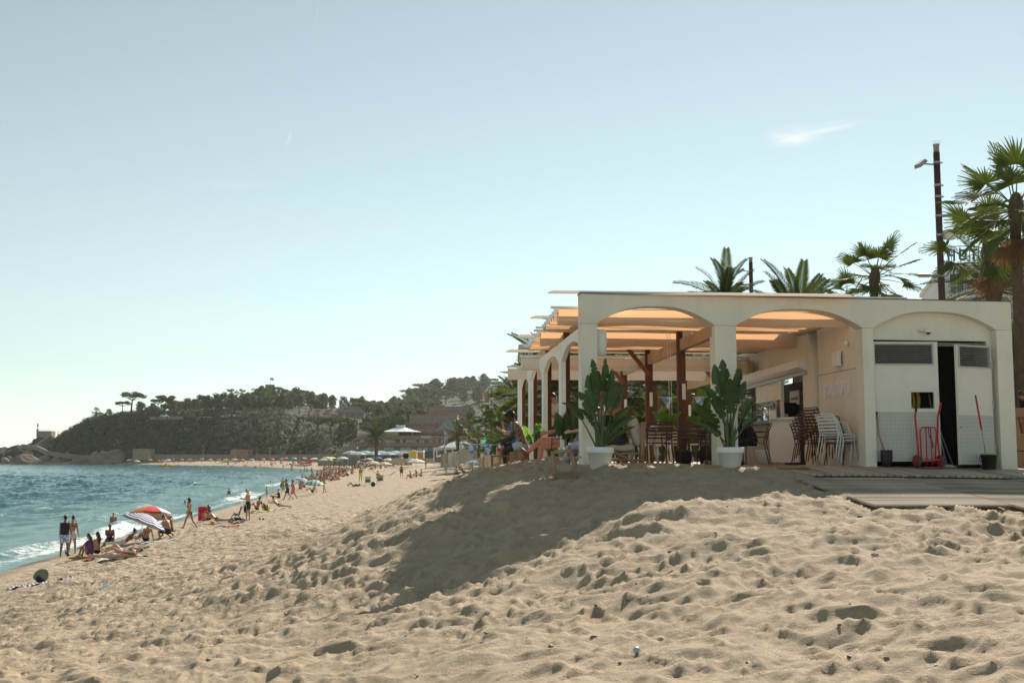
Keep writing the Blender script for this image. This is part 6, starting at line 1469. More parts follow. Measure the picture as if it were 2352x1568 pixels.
for k, (u0, u1, Y, vt, fl_, bays, lab, m, aw) in enumerate(((1164, 1215, 165, 884, 8, 3, 'nearest flats of the terraced row with cream balconies', M_CON, .2), (1146, 1178, 205, 900, 8, 3, 'terracotta banded flats second in the row', M_TER, .5), (1130, 1158, 250, 918, 7, 3, 'white balconied flats third in the row with red awnings', M_WHT, .6), (1110, 1140, 300, 935, 6, 3, 'farthest flats of the row with pale walls', M_CON, .2))):
    flats('apartment_building', u0, u1, Y, vt, fl_, bays, lab, m, 9, R(18), 4.2, True, aw, M_WHT)
# parapet and wall at the right edge
RW = empty('stone_parapet', (P(2360, 1000, 27).x, 27, 4.35), R(4), 'brown stone parapet with openings at the right edge', 'wall'); M_STN = mat('brown_stone', (.30, .17, .10), .9, .25, 3, .4, 20)
for (z0, z1, dx) in ((0, .12, .0), (.12, .52, -.02), (.55, .95, 0), (1.34, 1.55, -.05)):
    b = MB(); b.box((0, 0, (z0+z1)/2), (2.2, .3-dx, z1-z0)); b.build('stone_course', M_STN, RW)
for x0 in (-.95, -.35, .3, .9): b = MB(); b.box((x0, 0, 1.145), (.26, .22, .385), 0, .7); b.build('baluster', M_STN, RW)
b = MB(); b.box((P(2350, 900, 33).x, 33, 6.2), (1.8, .3, 1.9)); loose(b, 'dark_hoarding', mat('charcoal_board', (.03, .032, .036), .7), 'dark board wall behind the parapet at the right edge', 'wall')
# ------------------------------------------------------------------ headland
PROF = {-80: [(600, -1), (606, 2), (640, 2), (700, -2), (900, -3), (1150, -3)],
  0: [(596, -1), (602, 5), (625, 7.5), (680, -1), (900, -3), (1150, -3)], 60: [(592, -1), (600, 6), (615, 9.5), (640, 8), (900, -3), (1150, -3)],
  92: [(590, -1), (600, 7), (612, 12), (622, 14.5), (700, 3), (1150, -3)], 128: [(588, -1), (598, 6), (612, 11), (624, 14), (700, 6), (1150, -3)],
  160: [(586, -1), (594, 6), (608, 13), (620, 17), (700, 14), (1150, 0)], 200: [(584, -1), (592, 7), (604, 16), (616, 23), (700, 20), (1150, 5)],
  240: [(582, -1), (590, 8), (600, 18), (612, 25.5), (700, 24), (1150, 10)], 300: [(572, 2.5), (582, 9), (594, 20), (604, 26.5), (700, 26), (1150, 12)],
  400: [(562, 2.5), (572, 9), (590, 22), (600, 27), (700, 28), (1150, 16)], 500: [(548, 2.5), (562, 10), (585, 22), (596, 27), (740, 32), (1150, 28)],
  600: [(522, 2.8), (540, 9), (570, 20), (590, 26), (760, 41), (1150, 38)], 640: [(505, 2.8), (528, 9), (560, 18), (588, 25.5), (770, 42), (1150, 40)],
  700: [(480, 3), (505, 8), (545, 16), (580, 24), (780, 39), (1150, 42)], 800: [(440, 3.2), (470, 6), (520, 12), (570, 20), (800, 37), (1150, 44)],
  900: [(400, 3.4), (440, 5), (500, 10), (560, 16), (820, 36), (1150, 50)], 960: [(385, 3.5), (430, 5), (490, 9), (560, 15), (830, 38), (1150, 62)],
  1000: [(380, 3.5), (420, 5), (480, 9), (560, 14), (850, 40), (1150, 70)], 1100: [(360, 4), (420, 5), (480, 8), (560, 13), (850, 40), (1150, 74)], 1300: [(350, 4), (420, 5), (480, 8), (560, 13), (850, 40), (1150, 74)], 1700: [(350, 4), (420, 5), (480, 8), (560, 13), (850, 40), (1150, 60)]}
_pu = sorted(PROF); _pt = np.array([[p[0] for p in PROF[u]] for u in _pu], float); _pz = np.array([[p[1] for p in PROF[u]] for u in _pu], float)
def _noise2(x, y, s, seed):
    r = np.random.RandomState(seed); out = np.zeros_like(np.asarray(x, float)); a = 1.
    for o in range(5):
        th = r.uniform(0, 6.28, 3); ph = r.uniform(0, 6.28, 3)
        for t_, p_ in zip(th, ph): out = out+a*np.sin((x*np.cos(t_)+y*np.sin(t_))/s*6.28+p_+1.3*np.sin((x*np.sin(t_)-y*np.cos(t_))/s*3.1+p_*2))/3
        s *= .5; a *= .55
    return out
def head_z(u, Y):
    u = np.atleast_1d(np.asarray(u, float)); Y = np.atleast_1d(np.asarray(Y, float)); out = np.zeros(u.shape)
    for i in range(u.size):
        tt = np.array([np.interp(u.flat[i], _pu, _pt[:, k]) for k in range(6)]); zz = np.array([np.interp(u.flat[i], _pu, _pz[:, k]) for k in range(6)])
        out.flat[i] = np.interp(Y.flat[i], tt, zz)
    return out
def build_headland():
    us = np.r_[np.arange(-80, 1130, 3.), np.arange(1130, 1700, 20.)]; nf = 100; X = np.zeros((nf, len(us))); Yg = X.copy(); Z = X.copy()
    ff = np.r_[np.linspace(0, .30, 55), np.linspace(.30, 1, 46)[1:]]
    for j, u in enumerate(us):
        tt = np.array([np.interp(u, _pu, _pt[:, k]) for k in range(6)]); zz = np.array([np.interp(u, _pu, _pz[:, k]) for k in range(6)])
        kk = [0, .08, .2, .30, .65, 1]; Y = np.interp(ff, kk, tt); z = np.interp(ff, kk, zz)
        Yg[:, j] = Y; X[:, j] = (u-CU)/FPX*Y; Z[:, j] = z
    steep = np.clip((Z-1.5)/6, 0, 1); n1 = _noise2(X, Yg+Z*1.5, 34, 3); n2 = _noise2(X+Z, Yg-Z, 11, 4); n3 = _noise2(X, Z*1.3+Yg*.3, 5, 5)
    front = np.clip(1-(Yg-np.interp(us, _pu, _pt[:, 3])[None, :])/60, .25, 1)
    Z = Z+steep*(n1*1.2+n2*.8+np.abs(n3)*.7)*front; Yg = Yg+steep*(n1*2.2+np.abs(n2)*3.0+n3*1.0)*front
    return link('headland', np_grid('headland', X, Yg, Z, M_CLIFF, False))
t = NT('cliff_rock'); geo_ = t.n('NewGeometry'); sx = t.n('SeparateXYZ'); t.l(geo_.outputs['Normal'], sx.inputs[0])
n_ = t.noise(.08, 5, .65); n2 = t.noise(.35, 5, .7); n3 = t.noise(.05, 4, .6, stretch=(1, 1, .3))
rock = t.mix(t.rng(n2, .3, .7), (.11, .085, .06), (.30, .24, .18)); veg = t.mix(t.rng(n2, .3, .7), (.020, .030, .013), (.05, .062, .026))
f_ = t.math('ADD', t.rng(sx.outputs[2], .25, .6), t.math('MULTIPLY', t.rng(n_, .36, .54), 1.35)); f_ = t.math('SUBTRACT', f_, t.rng(n3, .52, .7, 0, .9))
t.set(t.mix(t.rng(f_, .3, .6), rock, veg), .95, 0, .2); t.bump(t.math('ADD', n2, n_), .8, 1.5); M_CLIFF = t.m
tag(build_headland(), 'dark wooded headland with bare rock faces closing the bay', kind='structure')

# rocks at the point: single boulders
M_ROCK = mat('sea_rock', (.22, .17, .125), .95, .35, .5, .9, 1.2)
def rock_mesh(seed, n=2):
    bm = bmesh.new(); bmesh.ops.create_icosphere(bm, subdivisions=3, radius=1); r = random.Random(seed); cuts = [(Vector((r.uniform(-1, 1), r.uniform(-1, 1), r.uniform(-.6, 1))).normalized(), r.uniform(.55, .9)) for _ in range(11)]
    for v in bm.verts:
        for nrm, d in cuts:
            k = v.co.dot(nrm)-d
            if k > 0: v.co -= nrm*k*.9
        v.co *= 1+r.uniform(-.03, .03)
    me = bpy.data.meshes.new('boulder'); bm.to_mesh(me); bm.free(); me.materials.append(M_ROCK); return me
RK = [rock_mesh(k) for k in range(5)]
rr = random.Random(4)
for k in range(46):
    u = rr.uniform(-4, 275); v = 1062-(rr.random()**1.5)*(16 if u < 175 else 10); Y = 588-max(0, (u-120))*.12+rr.uniform(-5, 8)+(1062-v)*.8; q = P(u, v, Y)
    o = link('boulder', RK[k % 5], None, (q.x, q.y, max(.2, q.z-1.5)), (rr.uniform(0, 6), rr.uniform(0, 6), rr.uniform(0, 6))); s = rr.uniform(1.6, 4.2)*(1.25 if 190 < u < 270 else 1); o.scale = (s*1.3, s, s*.8)
    tag(o, 'grey brown boulder among the sea rocks below the headland', 'rock', 'sea rocks at the foot of the headland')
for u, v, s, lab in ((262, 1046, 7.5, 'largest sloping sea rock at the right end of the rocky point'), (222, 1050, 6.0, 'broad jagged sea rock left of the largest one'), (60, 1048, 6.5, 'tall dark rock mass at the left of the point')):
    q = P(u, v, 575); o = link('boulder', RK[int(u) % 5], None, (q.x, q.y, q.z-3), (.3, .2, u)); o.scale = (s*1.3, s, s*.85); tag(o, lab, 'rock', 'sea rocks at the foot of the headland')

# ------------------------------------------------------------------ trees of the headland
def fol(name, c0, c1, tr, k=.28, ns=.35): return leaf_mat(name, c0, c1, tr, k, .85, ns, .12)
M_PINE = fol('pine_needles', (.028, .045, .015), (.07, .10, .032), (.14, .18, .04)); M_BUSH = fol('scrub_leaves', (.022, .034, .013), (.095, .11, .045), (.10, .12, .04), .25, .05); M_EUC = fol('eucalyptus_leaves', (.04, .062, .022), (.10, .13, .048), (.17, .21, .05)); M_BARK = mat('pine_bark', (.10, .06, .04), .95, .3, 3); M_DRY = fol('dry_leaves', (.13, .09, .06), (.2, .14, .09), (.2, .12, .06))
def clump(b, c, r, n, s, rnd, flat=.7):
    for _ in range(n):
        d = Vector((rnd.gauss(0, 1), rnd.gauss(0, 1), rnd.gauss(0, 1))).normalized(); rad = rnd.uniform(.55, 1.0)**.6
        p = Vector(c)+Vector((d.x*r, d.y*r, d.z*r*flat))*rad; nn = (d*.9+Vector((rnd.gauss(0, .32), rnd.gauss(0, .32), .45+rnd.gauss(0, .3)))).normalized(); a = nn.cross(Vector((rnd.gauss(0, 1), rnd.gauss(0, 1), rnd.gauss(0, 1)))).normalized(); e = nn.cross(a); ss = s*rnd.uniform(.6, 1.3)
        b.add([p-a*ss, p+e*ss*.7, p+a*ss, p-e*ss*.7], [(0, 1, 2, 3)])
def tree_proto(kind, seed):
    """10 m tall; crown and trunk meshes"""
    rnd = random.Random(seed); tr = MB(); cr = MB(); tips = []
    if kind == 'umbrella':
        lx, ly = rnd.uniform(-.8, .8), rnd.uniform(-.4, .4); tr.tube([(0, 0, 0), (lx*.4, ly*.4, 3), (lx, ly, 5.6)], [.32, .26, .2], 7); top = Vector((lx, ly, 5.6))
        for k in range(9):
            az = k*2.4; rad = 1.0+2.6*math.sqrt((k+.5)/9); e = top+Vector((math.cos(az)*rad, math.sin(az)*rad, 2.4-.16*rad+rnd.uniform(-.5, .7))); tr.tube([top, top*.4+e*.6+Vector((0, 0, -.35)), e], [.13, .09, .05], 5); tips.append((e, rnd.uniform(1.15, 1.7), .55))
    elif kind == 'pine':
        tr.tube([(0, 0, 0), (.2, .1, 4), (.1, .2, 8.6)], [.3, .24, .08], 7)
        for k in range(15):
            z = 3.2+6.2*k/14; az = k*2.4; rad = (1-abs(k/14-.35)*.95)*2.6*rnd.uniform(.7, 1.1); e = Vector((math.cos(az)*rad, math.sin(az)*rad, z+.4)); tr.tube([(.15, .1, z-.5), e], [.09, .03], 5); tips.append((e, rnd.uniform(1.1, 1.6), .7))
        tips.append((Vector((.1, .2, 9.2)), 1.2, .8))
    else:
        tr.tube([(0, 0, 0), (.3, 0, 3), (.1, .3, 6.5)], [.34, .28, .12], 7)
        for k in range(17):
            z = 2.6+7.2*k/16; az = k*2.4; rad = math.sin(math.pi*min(1, .18+.8*k/16))*2.5*rnd.uniform(.6, 1.15); e = Vector((math.cos(az)*rad, math.sin(az)*rad, z)); tr.tube([(.15, .1, z-1.2), e], [.1, .03], 5); tips.append((e, rnd.uniform(1.0, 1.6), .95))
    for e, r_, fl_ in tips: clump(cr, e, r_, 62, .42, rnd, fl_)
    m = {'umbrella': M_PINE, 'pine': M_PINE, 'euc': M_EUC}[kind]
    return cr.mesh('crown', m), tr.mesh('trunk', M_BARK)
TP = {k: [tree_proto(k, 10*i+j) for j in range(2)] for i, k in enumerate(('umbrella', 'pine', 'euc'))}
def tree(kind, p, h, label, rz, group=None, sq=1.0, var=0):
    cr, tr = TP[kind][var % 2]; o = empty({'umbrella': 'umbrella_pine', 'pine': 'pine_tree', 'euc': 'broadleaf_tree'}[kind], p, rz, label, 'tree', group); s = h/10.
    for nm, me in (('crown', cr), ('trunk', tr)): q = link(nm, me, o); q.scale = (s*sq, s*sq, s)
    return o
def tree_u(kind, u, Y, h, label, rz=0., group=None, sq=1.0, var=0, dz=-.5):
    z = float(head_z(u, Y)[0]); return tree(kind, ((u-CU)/FPX*Y, Y, z+dz), h, label, rz, group, sq, var)
tree_u('umbrella', 302, 606, 13.5, 'big umbrella pine standing alone on the cliff top', 1., None, 1.25)
tree_u('umbrella', 282, 607, 8.5, 'smaller pine leaning at the left of the big cliff top pine', 2.5, None, 1.2, 1)
tree_u('pine', 322, 612, 7, 'thin pine just right of the big cliff top pine', .5)
tree_u('umbrella', 365, 612, 9.5, 'pine pair left member on the cliff top', 2., None, 1.1); tree_u('umbrella', 378, 610, 11.5, 'pine pair right member on the cliff top', 4., None, 1.15, 1)
tree_u('umbrella', 228, 612, 4.5, 'low wind bent pine near the seaward end of the cliff', 1.2, None, 1.4); tree_u('umbrella', 212, 611, 3.2, 'scrubby pine at the very edge of the cliff', 2.2, None, 1.6); tree_u('pine', 252, 612, 4, 'low shrubby pine between the cliff edge and the big pine', .2, None, 1.4)
tree_u('umbrella', 692, 772, 11.5, 'single umbrella pine breaking the ridge skyline', .4, None, .95); tree_u('umbrella', 740, 780, 10, 'rounded pine on the ridge right of the skyline pine', 1.4, None, 1.1, 1)
rr = random.Random(21)
for k in range(46):
    u = 330+k*7.4+rr.uniform(-4, 4); Y = rr.uniform(602, 650); h = rr.uniform(6, 10.5)*(1 if u > 400 else .8)
    tree_u(rr.choice(('umbrella', 'pine', 'euc', 'pine')), u, Y, h, 'bushy pine in the belt along the cliff top road', rr.uniform(0, 6), 'trees of the cliff top belt', rr.uniform(.95, 1.3), k)
for k in range(115):
    u = rr.uniform(480, 1010); Y = rr.uniform(660, 800)+(40 if u > 900 else 0); tree_u(rr.choice(('umbrella', 'pine', 'pine', 'euc')), u, Y, rr.uniform(7, 11)*(.8 if u < 560 else 1), 'pine in the wood on the upper slope', rr.uniform(0, 6), 'trees of the upper slope', rr.uniform(1.0, 1.35), k)
for k in range(70):
    u = rr.uniform(940, 1200); Y = rr.uniform(880, 1130); tree_u(rr.choice(('pine', 'euc', 'umbrella')), u, Y, rr.uniform(10, 15), 'hazy tree on the far wooded hill', rr.uniform(0, 6), 'trees of the far hill', rr.uniform(1.2, 1.6), k)
for k in range(60):
    u = rr.uniform(700, 1010); Y = rr.uniform(500, 640)
    if 655 < u < 850 and Y > 540: continue
    tree_u(rr.choice(('euc', 'euc', 'pine', 'umbrella')), u, Y, rr.uniform(9, 15)*(.62 if 655 < u < 850 else 1), 'broad tree on the lower slope above the brick hotel', rr.uniform(0, 6), 'trees of the lower slope', rr.uniform(1.0, 1.3), k)
for u, Y, lab in ((730, 520, 'leaning umbrella pine by the footpath scar, left of three'), (762, 515, 'tall umbrella pine by the footpath scar, middle of three'), (790, 510, 'umbrella pine by the footpath scar, right of three')):
    tree_u('umbrella', u, Y, 12.5, lab, u, None, 1.15)
for u, v, Y, lab in ((532, 905, 640, 'lone palm standing tall on the skyline of the cliff wood'), (617, 912, 620, 'palm with long bare trunk in the cliff wood'), (554, 908, 640, 'palm tuft beside the lone skyline palm'), (221, 945, 606, 'small palm among the low pines at the cliff edge')):
    q = P(u, v, Y); palm('fan', q, q.z-9 if v < 930 else q.z-4, lab, int(u), scale=2.2 if v < 930 else 1.5, n=20, r=.35, dead=6)
# scrub that covers the cliff: one uncountable mass
b = MB(); rr = random.Random(33)
for k in range(2300):
    u = rr.uniform(140, 1000); tt = [np.interp(u, _pu, _pt[:, i]) for i in range(6)]; f = rr.random()**.9
    Y = tt[0]+4+(tt[3]+25-tt[0])*f if rr.random() < .75 else rr.uniform(tt[3], tt[3]+150)
    n1 = math.sin(u*.045+1.2*math.sin(Y*.03))*.5+math.sin(u*.11+2)*.3
    if n1 < -.18 and f < .9 and rr.random() < .85: continue
    if 660 < u < 840 and Y > 552: continue
    z = float(head_z(u, Y)[0]); s = rr.uniform(1.0, 2.4)
    if z < 3.5: continue
    clump(b, ((u-CU)/FPX*Y, Y-1.2, z+.6), s, 24, .42, rr, .75)
tag(b.build('scrub', M_BUSH), 'dense dark scrub covering the cliff face', 'scrub', kind='stuff')

# ------------------------------------------------------------------ tower, houses, walls on the headland
q = P(620, 897, 775); TW = empty('stone_tower', (q.x, q.y, 38), 0, 'round stone castle tower with flag on the hilltop', 'tower'); M_OLD = mat('old_stone', (.33, .25, .18), .95, .25, .4, .5, 1.)
b = MB(); b.lathe([(3.4, 0), (3.1, 13.2), (3.3, 13.3), (3.3, 14.3), (2.9, 14.3)], 20); b.build('wall', M_OLD, TW, True)
b = MB(); b.tube([(0, 0, 14), (0, 0, 19)], .09, 6); b.build('flagpole', M_RAIL, TW); b = MB(); b.add([(0, 0, 19), (2.3, .3, 18.8), (2.4, .4, 17.2), (0, 0, 17.5)], [(0, 1, 2, 3)]); b.build('flag', mat('flag_gold', (.65, .36, .06), .7), TW)
q = P(92, 1000, 622); CR_ = empty('lookout_terrace', (q.x, q.y, 13.5), 0, 'stone lookout terrace on the seaward crag', 'terrace')
b = MB(); b.box((2, 3, 2.4), (8, 6, 3.6)); b.build('retaining_wall', M_OLD, CR_); b = MB(); [b.box((-2+.8*i, 0, 4.7), (.08, .08, 1.0)) for i in range(11)]; b.box((2, 0, 5.2), (8, .08, .08)); b.build('railing', M_RAIL, CR_)
b = MB(); b.tube([(-1.5, 0, 4.3), (-1.4, 0, 5.4)], [.7, .5], 8); q2 = P(92, 990, 622); b.build('pedestal', M_OLD, CR_)
person('bronze statue of a woman on a pedestal at the headland tip', (CR_.location.x-1.45, CR_.location.y, 18.9), 0, dict(TALK, arm=(160, 5), elbow=(20, 10)), 'dark', (('dress', mat('bronze', (.05, .045, .04), .5)),), ('short', 'black'), 3.0, 1.1, True, vox=.08, fingers=False, name='statue')['category'] = 'statue'
PT = empty('cliff_path', (0, 0, 0), 0, 'pale stepped path and wall climbing round the rocky point', 'path'); M_PATH = mat('pale_path', (.27, .22, .17), .9, .15, .5)
pth = [(100, 1012, 612), (118, 1002, 612), (96, 1018, 606), (75, 1030, 602), (50, 1024, 600), (85, 1028, 598), (110, 1040, 594), (150, 1046, 590), (190, 1050, 586), (215, 1051, 583)]
b = MB()
for a_, c_ in zip(pth[:-1], pth[1:]): b.bar(P(*a_), P(*c_), 1.2, 2.2)
b.build('wall', M_PATH, PT)
# villas
M_TILE = mat('brown_roof_tiles', (.26, .19, .14), .9, .2, 1.2, .5, 3.)
def villa(u0, u1, vE, vR, Y, label, zb, chim=2, dorm=0, fl_=2):
    a, c = P(u0, vE, Y), P(u1, vE, Y); W = c.x-a.x; D_ = W*.55; rz_ = P(u0, vR, Y).z; o = empty('villa', ((a.x+c.x)/2, Y, zb), R(6), label, 'house'); He = a.z-zb; Hr = rz_-zb
    b = MB(); b.box((0, D_/2, He/2), (W, D_, He)); b.build('wall', M_TER if chim % 2 else M_BRK, o)
    b = MB(); e = .8; b.add([(-W/2-e, -e, He-.2), (W/2+e, -e, He-.2), (W/2+e, D_+e, He-.2), (-W/2-e, D_+e, He-.2), (-W/2+W*.18, D_*.5, Hr), (W/2-W*.18, D_*.5, Hr)], [(0, 1, 5, 4), (1, 2, 5), (2, 3, 4, 5), (3, 0, 4), (3, 2, 1, 0)]); rf = b.build('roof', M_TILE, o)
    for k in range(chim): b = MB(); b.box((-W*.3+W*.6*k/max(1, chim-1), D_*.35, Hr+.2), (1.1, 1.1, 2.6)); b.build('chimney', M_TER, rf)
    for k in range(dorm): b = MB(); b.box((-W*.1+W*.3*k, D_*.25, He+(Hr-He)*.62), (2.8, .3, 1.0)); b.build('skylight', M_GLZ, rf)
    n = max(2, int(W/3.4)); wm = MB(); wm.box((0, -.02, 0), (1.5, .1, 1.6)); me = wm.mesh('window', M_GLZ)
    for f in range(fl_):
        for k in range(n): link('window', me, o, (-W/2+(k+.5)*W/n, 0, He-1.6-f*3.0))
villa(672, 745, 966, 950, 600, 'brown roofed villa at the lower left of the hillside group', 17, 3); villa(742, 800, 972, 955, 595, 'brown roofed villa at the lower right of the hillside group', 16, 2, 1)
villa(700, 775, 950, 938, 640, 'villa with skylights in the middle row of the hillside group', 22, 2, 2); villa(770, 835, 946, 932, 655, 'top villa of the hillside group with tall chimney', 24, 1, 1); villa(860, 900, 955, 942, 610, 'villa half hidden by the big trees', 18, 2)
# road wall and parked cars on the cliff
RWl = empty('road_wall', (0, 0, 0), 0, 'low wall along the cliff road', 'wall'); b = MB()
for u0, u1, v0, v1 in ((345, 420, 957, 956), (420, 500, 956, 957), (500, 600, 957, 962), (600, 700, 962, 972)): b.bar(P(u0, v0+3, 594), P(u1, v1+3, 590), .5, 1.6)
b.build('stone_wall', M_PATH, RWl)
def car(p, rz, m, label):
    o = empty('parked_car', p, rz, label, 'car', 'cars parked along the cliff road'); b = MB(); b.poly([(-2.1, .3), (2.1, .3), (2.15, .75), (1.2, .95), (.6, 1.45), (-1.2, 1.45), (-1.9, .95), (-2.15, .8)], (0, -.85, 0), (1, 0, 0), (0, 0, 1), (0, 1, 0), 1.7); b.build('body', m, o)
    b = MB(); b.poly([(-1.7, .97), (1.05, .97), (.55, 1.38), (-1.15, 1.38)], (0, -.87, 0), (1, 0, 0), (0, 0, 1), (0, 1, 0), 1.74); b.build('windows', M_GLZ, o)
    wh = MB(); wh.lathe([(.33, -.1), (.33, .1)], 14); wm_ = wh.mesh('wheel', M_BLACK)
    for x in (-1.35, 1.3):
        for y in (-.82, .82): link('wheel', wm_, o, (x, y, .33), (R(90), 0, 0))
CW, CB = mat('car_white', (.7, .7, .68), .3), mat('car_blue', (.06, .09, .16), .3)
for u, v, m, lab in ((518, 957, CW, 'white car parked leftmost on the cliff road'), (535, 957, CW, 'second white car parked on the cliff road'), (548, 957, CB, 'dark blue car parked on the cliff road'), (612, 962, CW, 'white car parked below the cliff wood'), (665, 966, CW, 'white car near the villas on the cliff road'), (700, 972, CW, 'pale car rightmost on the cliff road'), (378, 956, CW, 'pale car parked under the cliff top pines')):
    car(P(u, v+2, 588), R(5), m, lab)
# beach promenade wall under the cliff and rocks, steps
PWl = empty('promenade_wall', (0, 0, 0), 0, 'long stone promenade wall at the back of the far beach', 'wall'); b = MB()
wp = [(310, 1050, 566), (390, 1050, 556), (480, 1052, 542), (560, 1053, 520), (640, 1053, 495), (700, 1052, 470), (760, 1050, 440)]
for a_, c_ in zip(wp[:-1], wp[1:]):
    p0, p1 = P(*a_), P(*c_); b.bar((p0.x, p0.y, 3.2), (p1.x, p1.y, 3.2), .8, 3.4)
b.build('wall', mat('wall_stone', (.26, .20, .15), .95, .25, .8, .4, 2), PWl)
b = MB(); p0, p1 = P(310, 1040, 565), P(350, 1040, 560); b.bar((p0.x, p0.y, 5), (p1.x, p1.y, 5), 3, 5.5); loose(b, 'beach_hut', M_OLD, 'flat stone hut at the left end of the far beach', 'hut')
b = MB(); p0, p1 = P(535, 1045, 515), P(575, 1045, 512); b.bar((p0.x, p0.y, 5), (p1.x, p1.y, 5), 4, 4.2); loose(b, 'beach_house', M_TER, 'low brick house behind the far beach', 'hut')
for k, (u, v) in enumerate(((467, 1022), (540, 1030), (620, 1028), (735, 1030), (773, 1015), (690, 1035), (830, 1018), (905, 1022), (590, 1032))):
    Y = 500-.2*(u-467); q = P(u, v, Y); o = empty('promenade_lamp', (q.x, q.y, 3), 0, 'slim lamp standard on the far promenade, number of posts evenly spaced', 'lamp post', 'lamps of the far promenade'); o['label'] = 'slim lamp standard along the far promenade'
    b = MB(); b.tube([(0, 0, 0), (0, 0, q.z-3)], [.12, .07], 6); b.build('pole', M_RAIL, o); b = MB(); b.bar((-.9, 0, q.z-3), (.9, 0, q.z-3.0), .2, .12); b.build('lamp_head', M_LAMP, o)

# ------------------------------------------------------------------ brick hotel on the beach
YH = 335.; zb = 3.2; xa, xb = P(818, 1000, YH).x, P(1085, 1000, YH).x; WH = xb-xa
BH = empty('brick_hotel', (xa, YH, zb), R(-3), 'long low brown brick hotel with banded floors and white tent roof', 'hotel')
zz = lambda v: P(900, v, YH).z-zb
def band(x0, x1, v0, v1, y0, y1, m, nm): b = MB(); b.box(((x0+x1)/2, (y0+y1)/2, (zz(v0)+zz(v1))/2), (x1-x0, y1-y0, abs(zz(v0)-zz(v1)))); return b.build(nm, m, BH)
band(0, WH, 1000, 1009, 0, 20, M_BRK, 'brick_band'); band(0, WH, 1016, 1025.5, -.6, 20, M_BRK, 'brick_band'); band(1, WH, 1009, 1016, 1.2, 20, M_DARK, 'window_recess'); band(1, WH, 1025.5, 1060, 1.2, 20, mat('shop_front', (.13, .13, .12), .5), 'ground_floor')
band(9, WH+12, 986, 998, 6, 22, M_BRK, 'upper_storey'); band(9, WH+12, 991, 995, 5.9, 6, M_GLZ, 'upper_glazing'); band(0, 12, 989.5, 1000, 2, 8, M_CON, 'terrace_room')
n = 40
wm = MB(); wm.box((0, 0, 0), (.70, .06, .82)); wms = [wm.mesh('window', m_) for m_ in (M_GLZ, mat('curtained_glass', (.45, .50, .50), .3), mat('blue_glass', (.16, .24, .30), .2))]
rr = random.Random(8)
for k in range(n): link('window', wms[(0, 1, 1, 2, 0, 1)[int(rr.random()*6)]], BH, (1.2+k*(WH-2)/n, 1.1, (zz(1009)+zz(1016))/2))
wm = MB(); wm.box((0, 0, 0), (1.5, .06, 1.1)); wl = wm.mesh('shop_window', mat('curtained_glass', (.45, .50, .50), .3)); wl2 = wm.mesh('shop_window', mat('blue_glass', (.16, .24, .30), .2))
for k in range(18): link('shop_window', wl if k % 3 else wl2, BH, (2+k*(WH-4)/18, 1.1, zz(1031)))
cxx = P(915, 985, YH).x-xa; b = MB(); r0 = 6.3
b.lathe([(r0, zz(991)), (r0*.62, zz(987)), (r0*.30, zz(981.5)), (r0*.16, zz(979.5)), (r0*.2, zz(979)), (r0*.2, zz(978))], 12, (cxx, 5, 0)); tr_ = b.build('tent_roof', mat('white_canvas', (.66, .69, .68), .7, .05), BH)
for k in range(12): a_ = k*math.pi/6; b = MB(); b.tube([(cxx+1.1*math.cos(a_), 5+1.1*math.sin(a_), zz(978)), (cxx+1.5*math.cos(a_), 5+1.5*math.sin(a_), zz(975))], [.25, .05], 5); b.build('finial', MATS['white_canvas'], tr_)
for k in range(8): a_ = k*math.pi/4; b = MB(); b.tube([(cxx+5.8*math.cos(a_), 5+5.8*math.sin(a_), zz(1000)), (cxx+5.8*math.cos(a_), 5+5.8*math.sin(a_), zz(991))], .12, 5); b.build('tent_post', M_RAIL, BH)
x_sp = P(980, 1002, YH).x-xa
b = MB(); b.box((x_sp, -.08, zz(1003)), (3.1, .1, .75)); sg_ = b.build('sign_board', mat('pink_sign', (.55, .35, .34), .6), BH)
STR = empty('stone_stairs', (0, 0, 0), 0, 'sandy stone stairway climbing beside the brick hotel', 'stairs'); M_STAIR = mat('sand_stone', (.40, .32, .22), .9, .1, .6)
for k in range(9):
    p = P(768+6*k+(0 if k else -19), 1046-3.4*k, 345); b = MB(); b.box((p.x, p.y+2, (p.z+2)/2), (.77 if k else 5, 4-.04*k, p.z-1)); b.build('step_block', M_STAIR, STR)
flats('terraced_flats', 940, 1050, 430, 953, 4, 9, 'brown terraced flats stepping up behind the brick hotel', M_BRK, 14, 0, 5, True, 0, M_TER); flats('terraced_flats', 985, 1112, 470, 935, 5, 9, 'upper terraced flats below the far hill', M_TER, 12, 0, 8, True, 0, M_BRK)
flats('corner_flats', 1030, 1118, 410, 975, 3, 7, 'low brown flats with a grey gazebo roof', M_BRK, 12, 0, 4.5, True, 0, M_TER)
q = P(1037, 968, 395); b = MB(); b.lathe([(5.5, 0), (5.2, .3), (2.2, 3.0), (1.8, 3.6)], 8, (q.x, q.y, q.z-3)); loose(b, 'gazebo_roof', mat('slate', (.22, .23, .24), .7), 'grey gazebo roof in front of the terraced flats', 'roof')
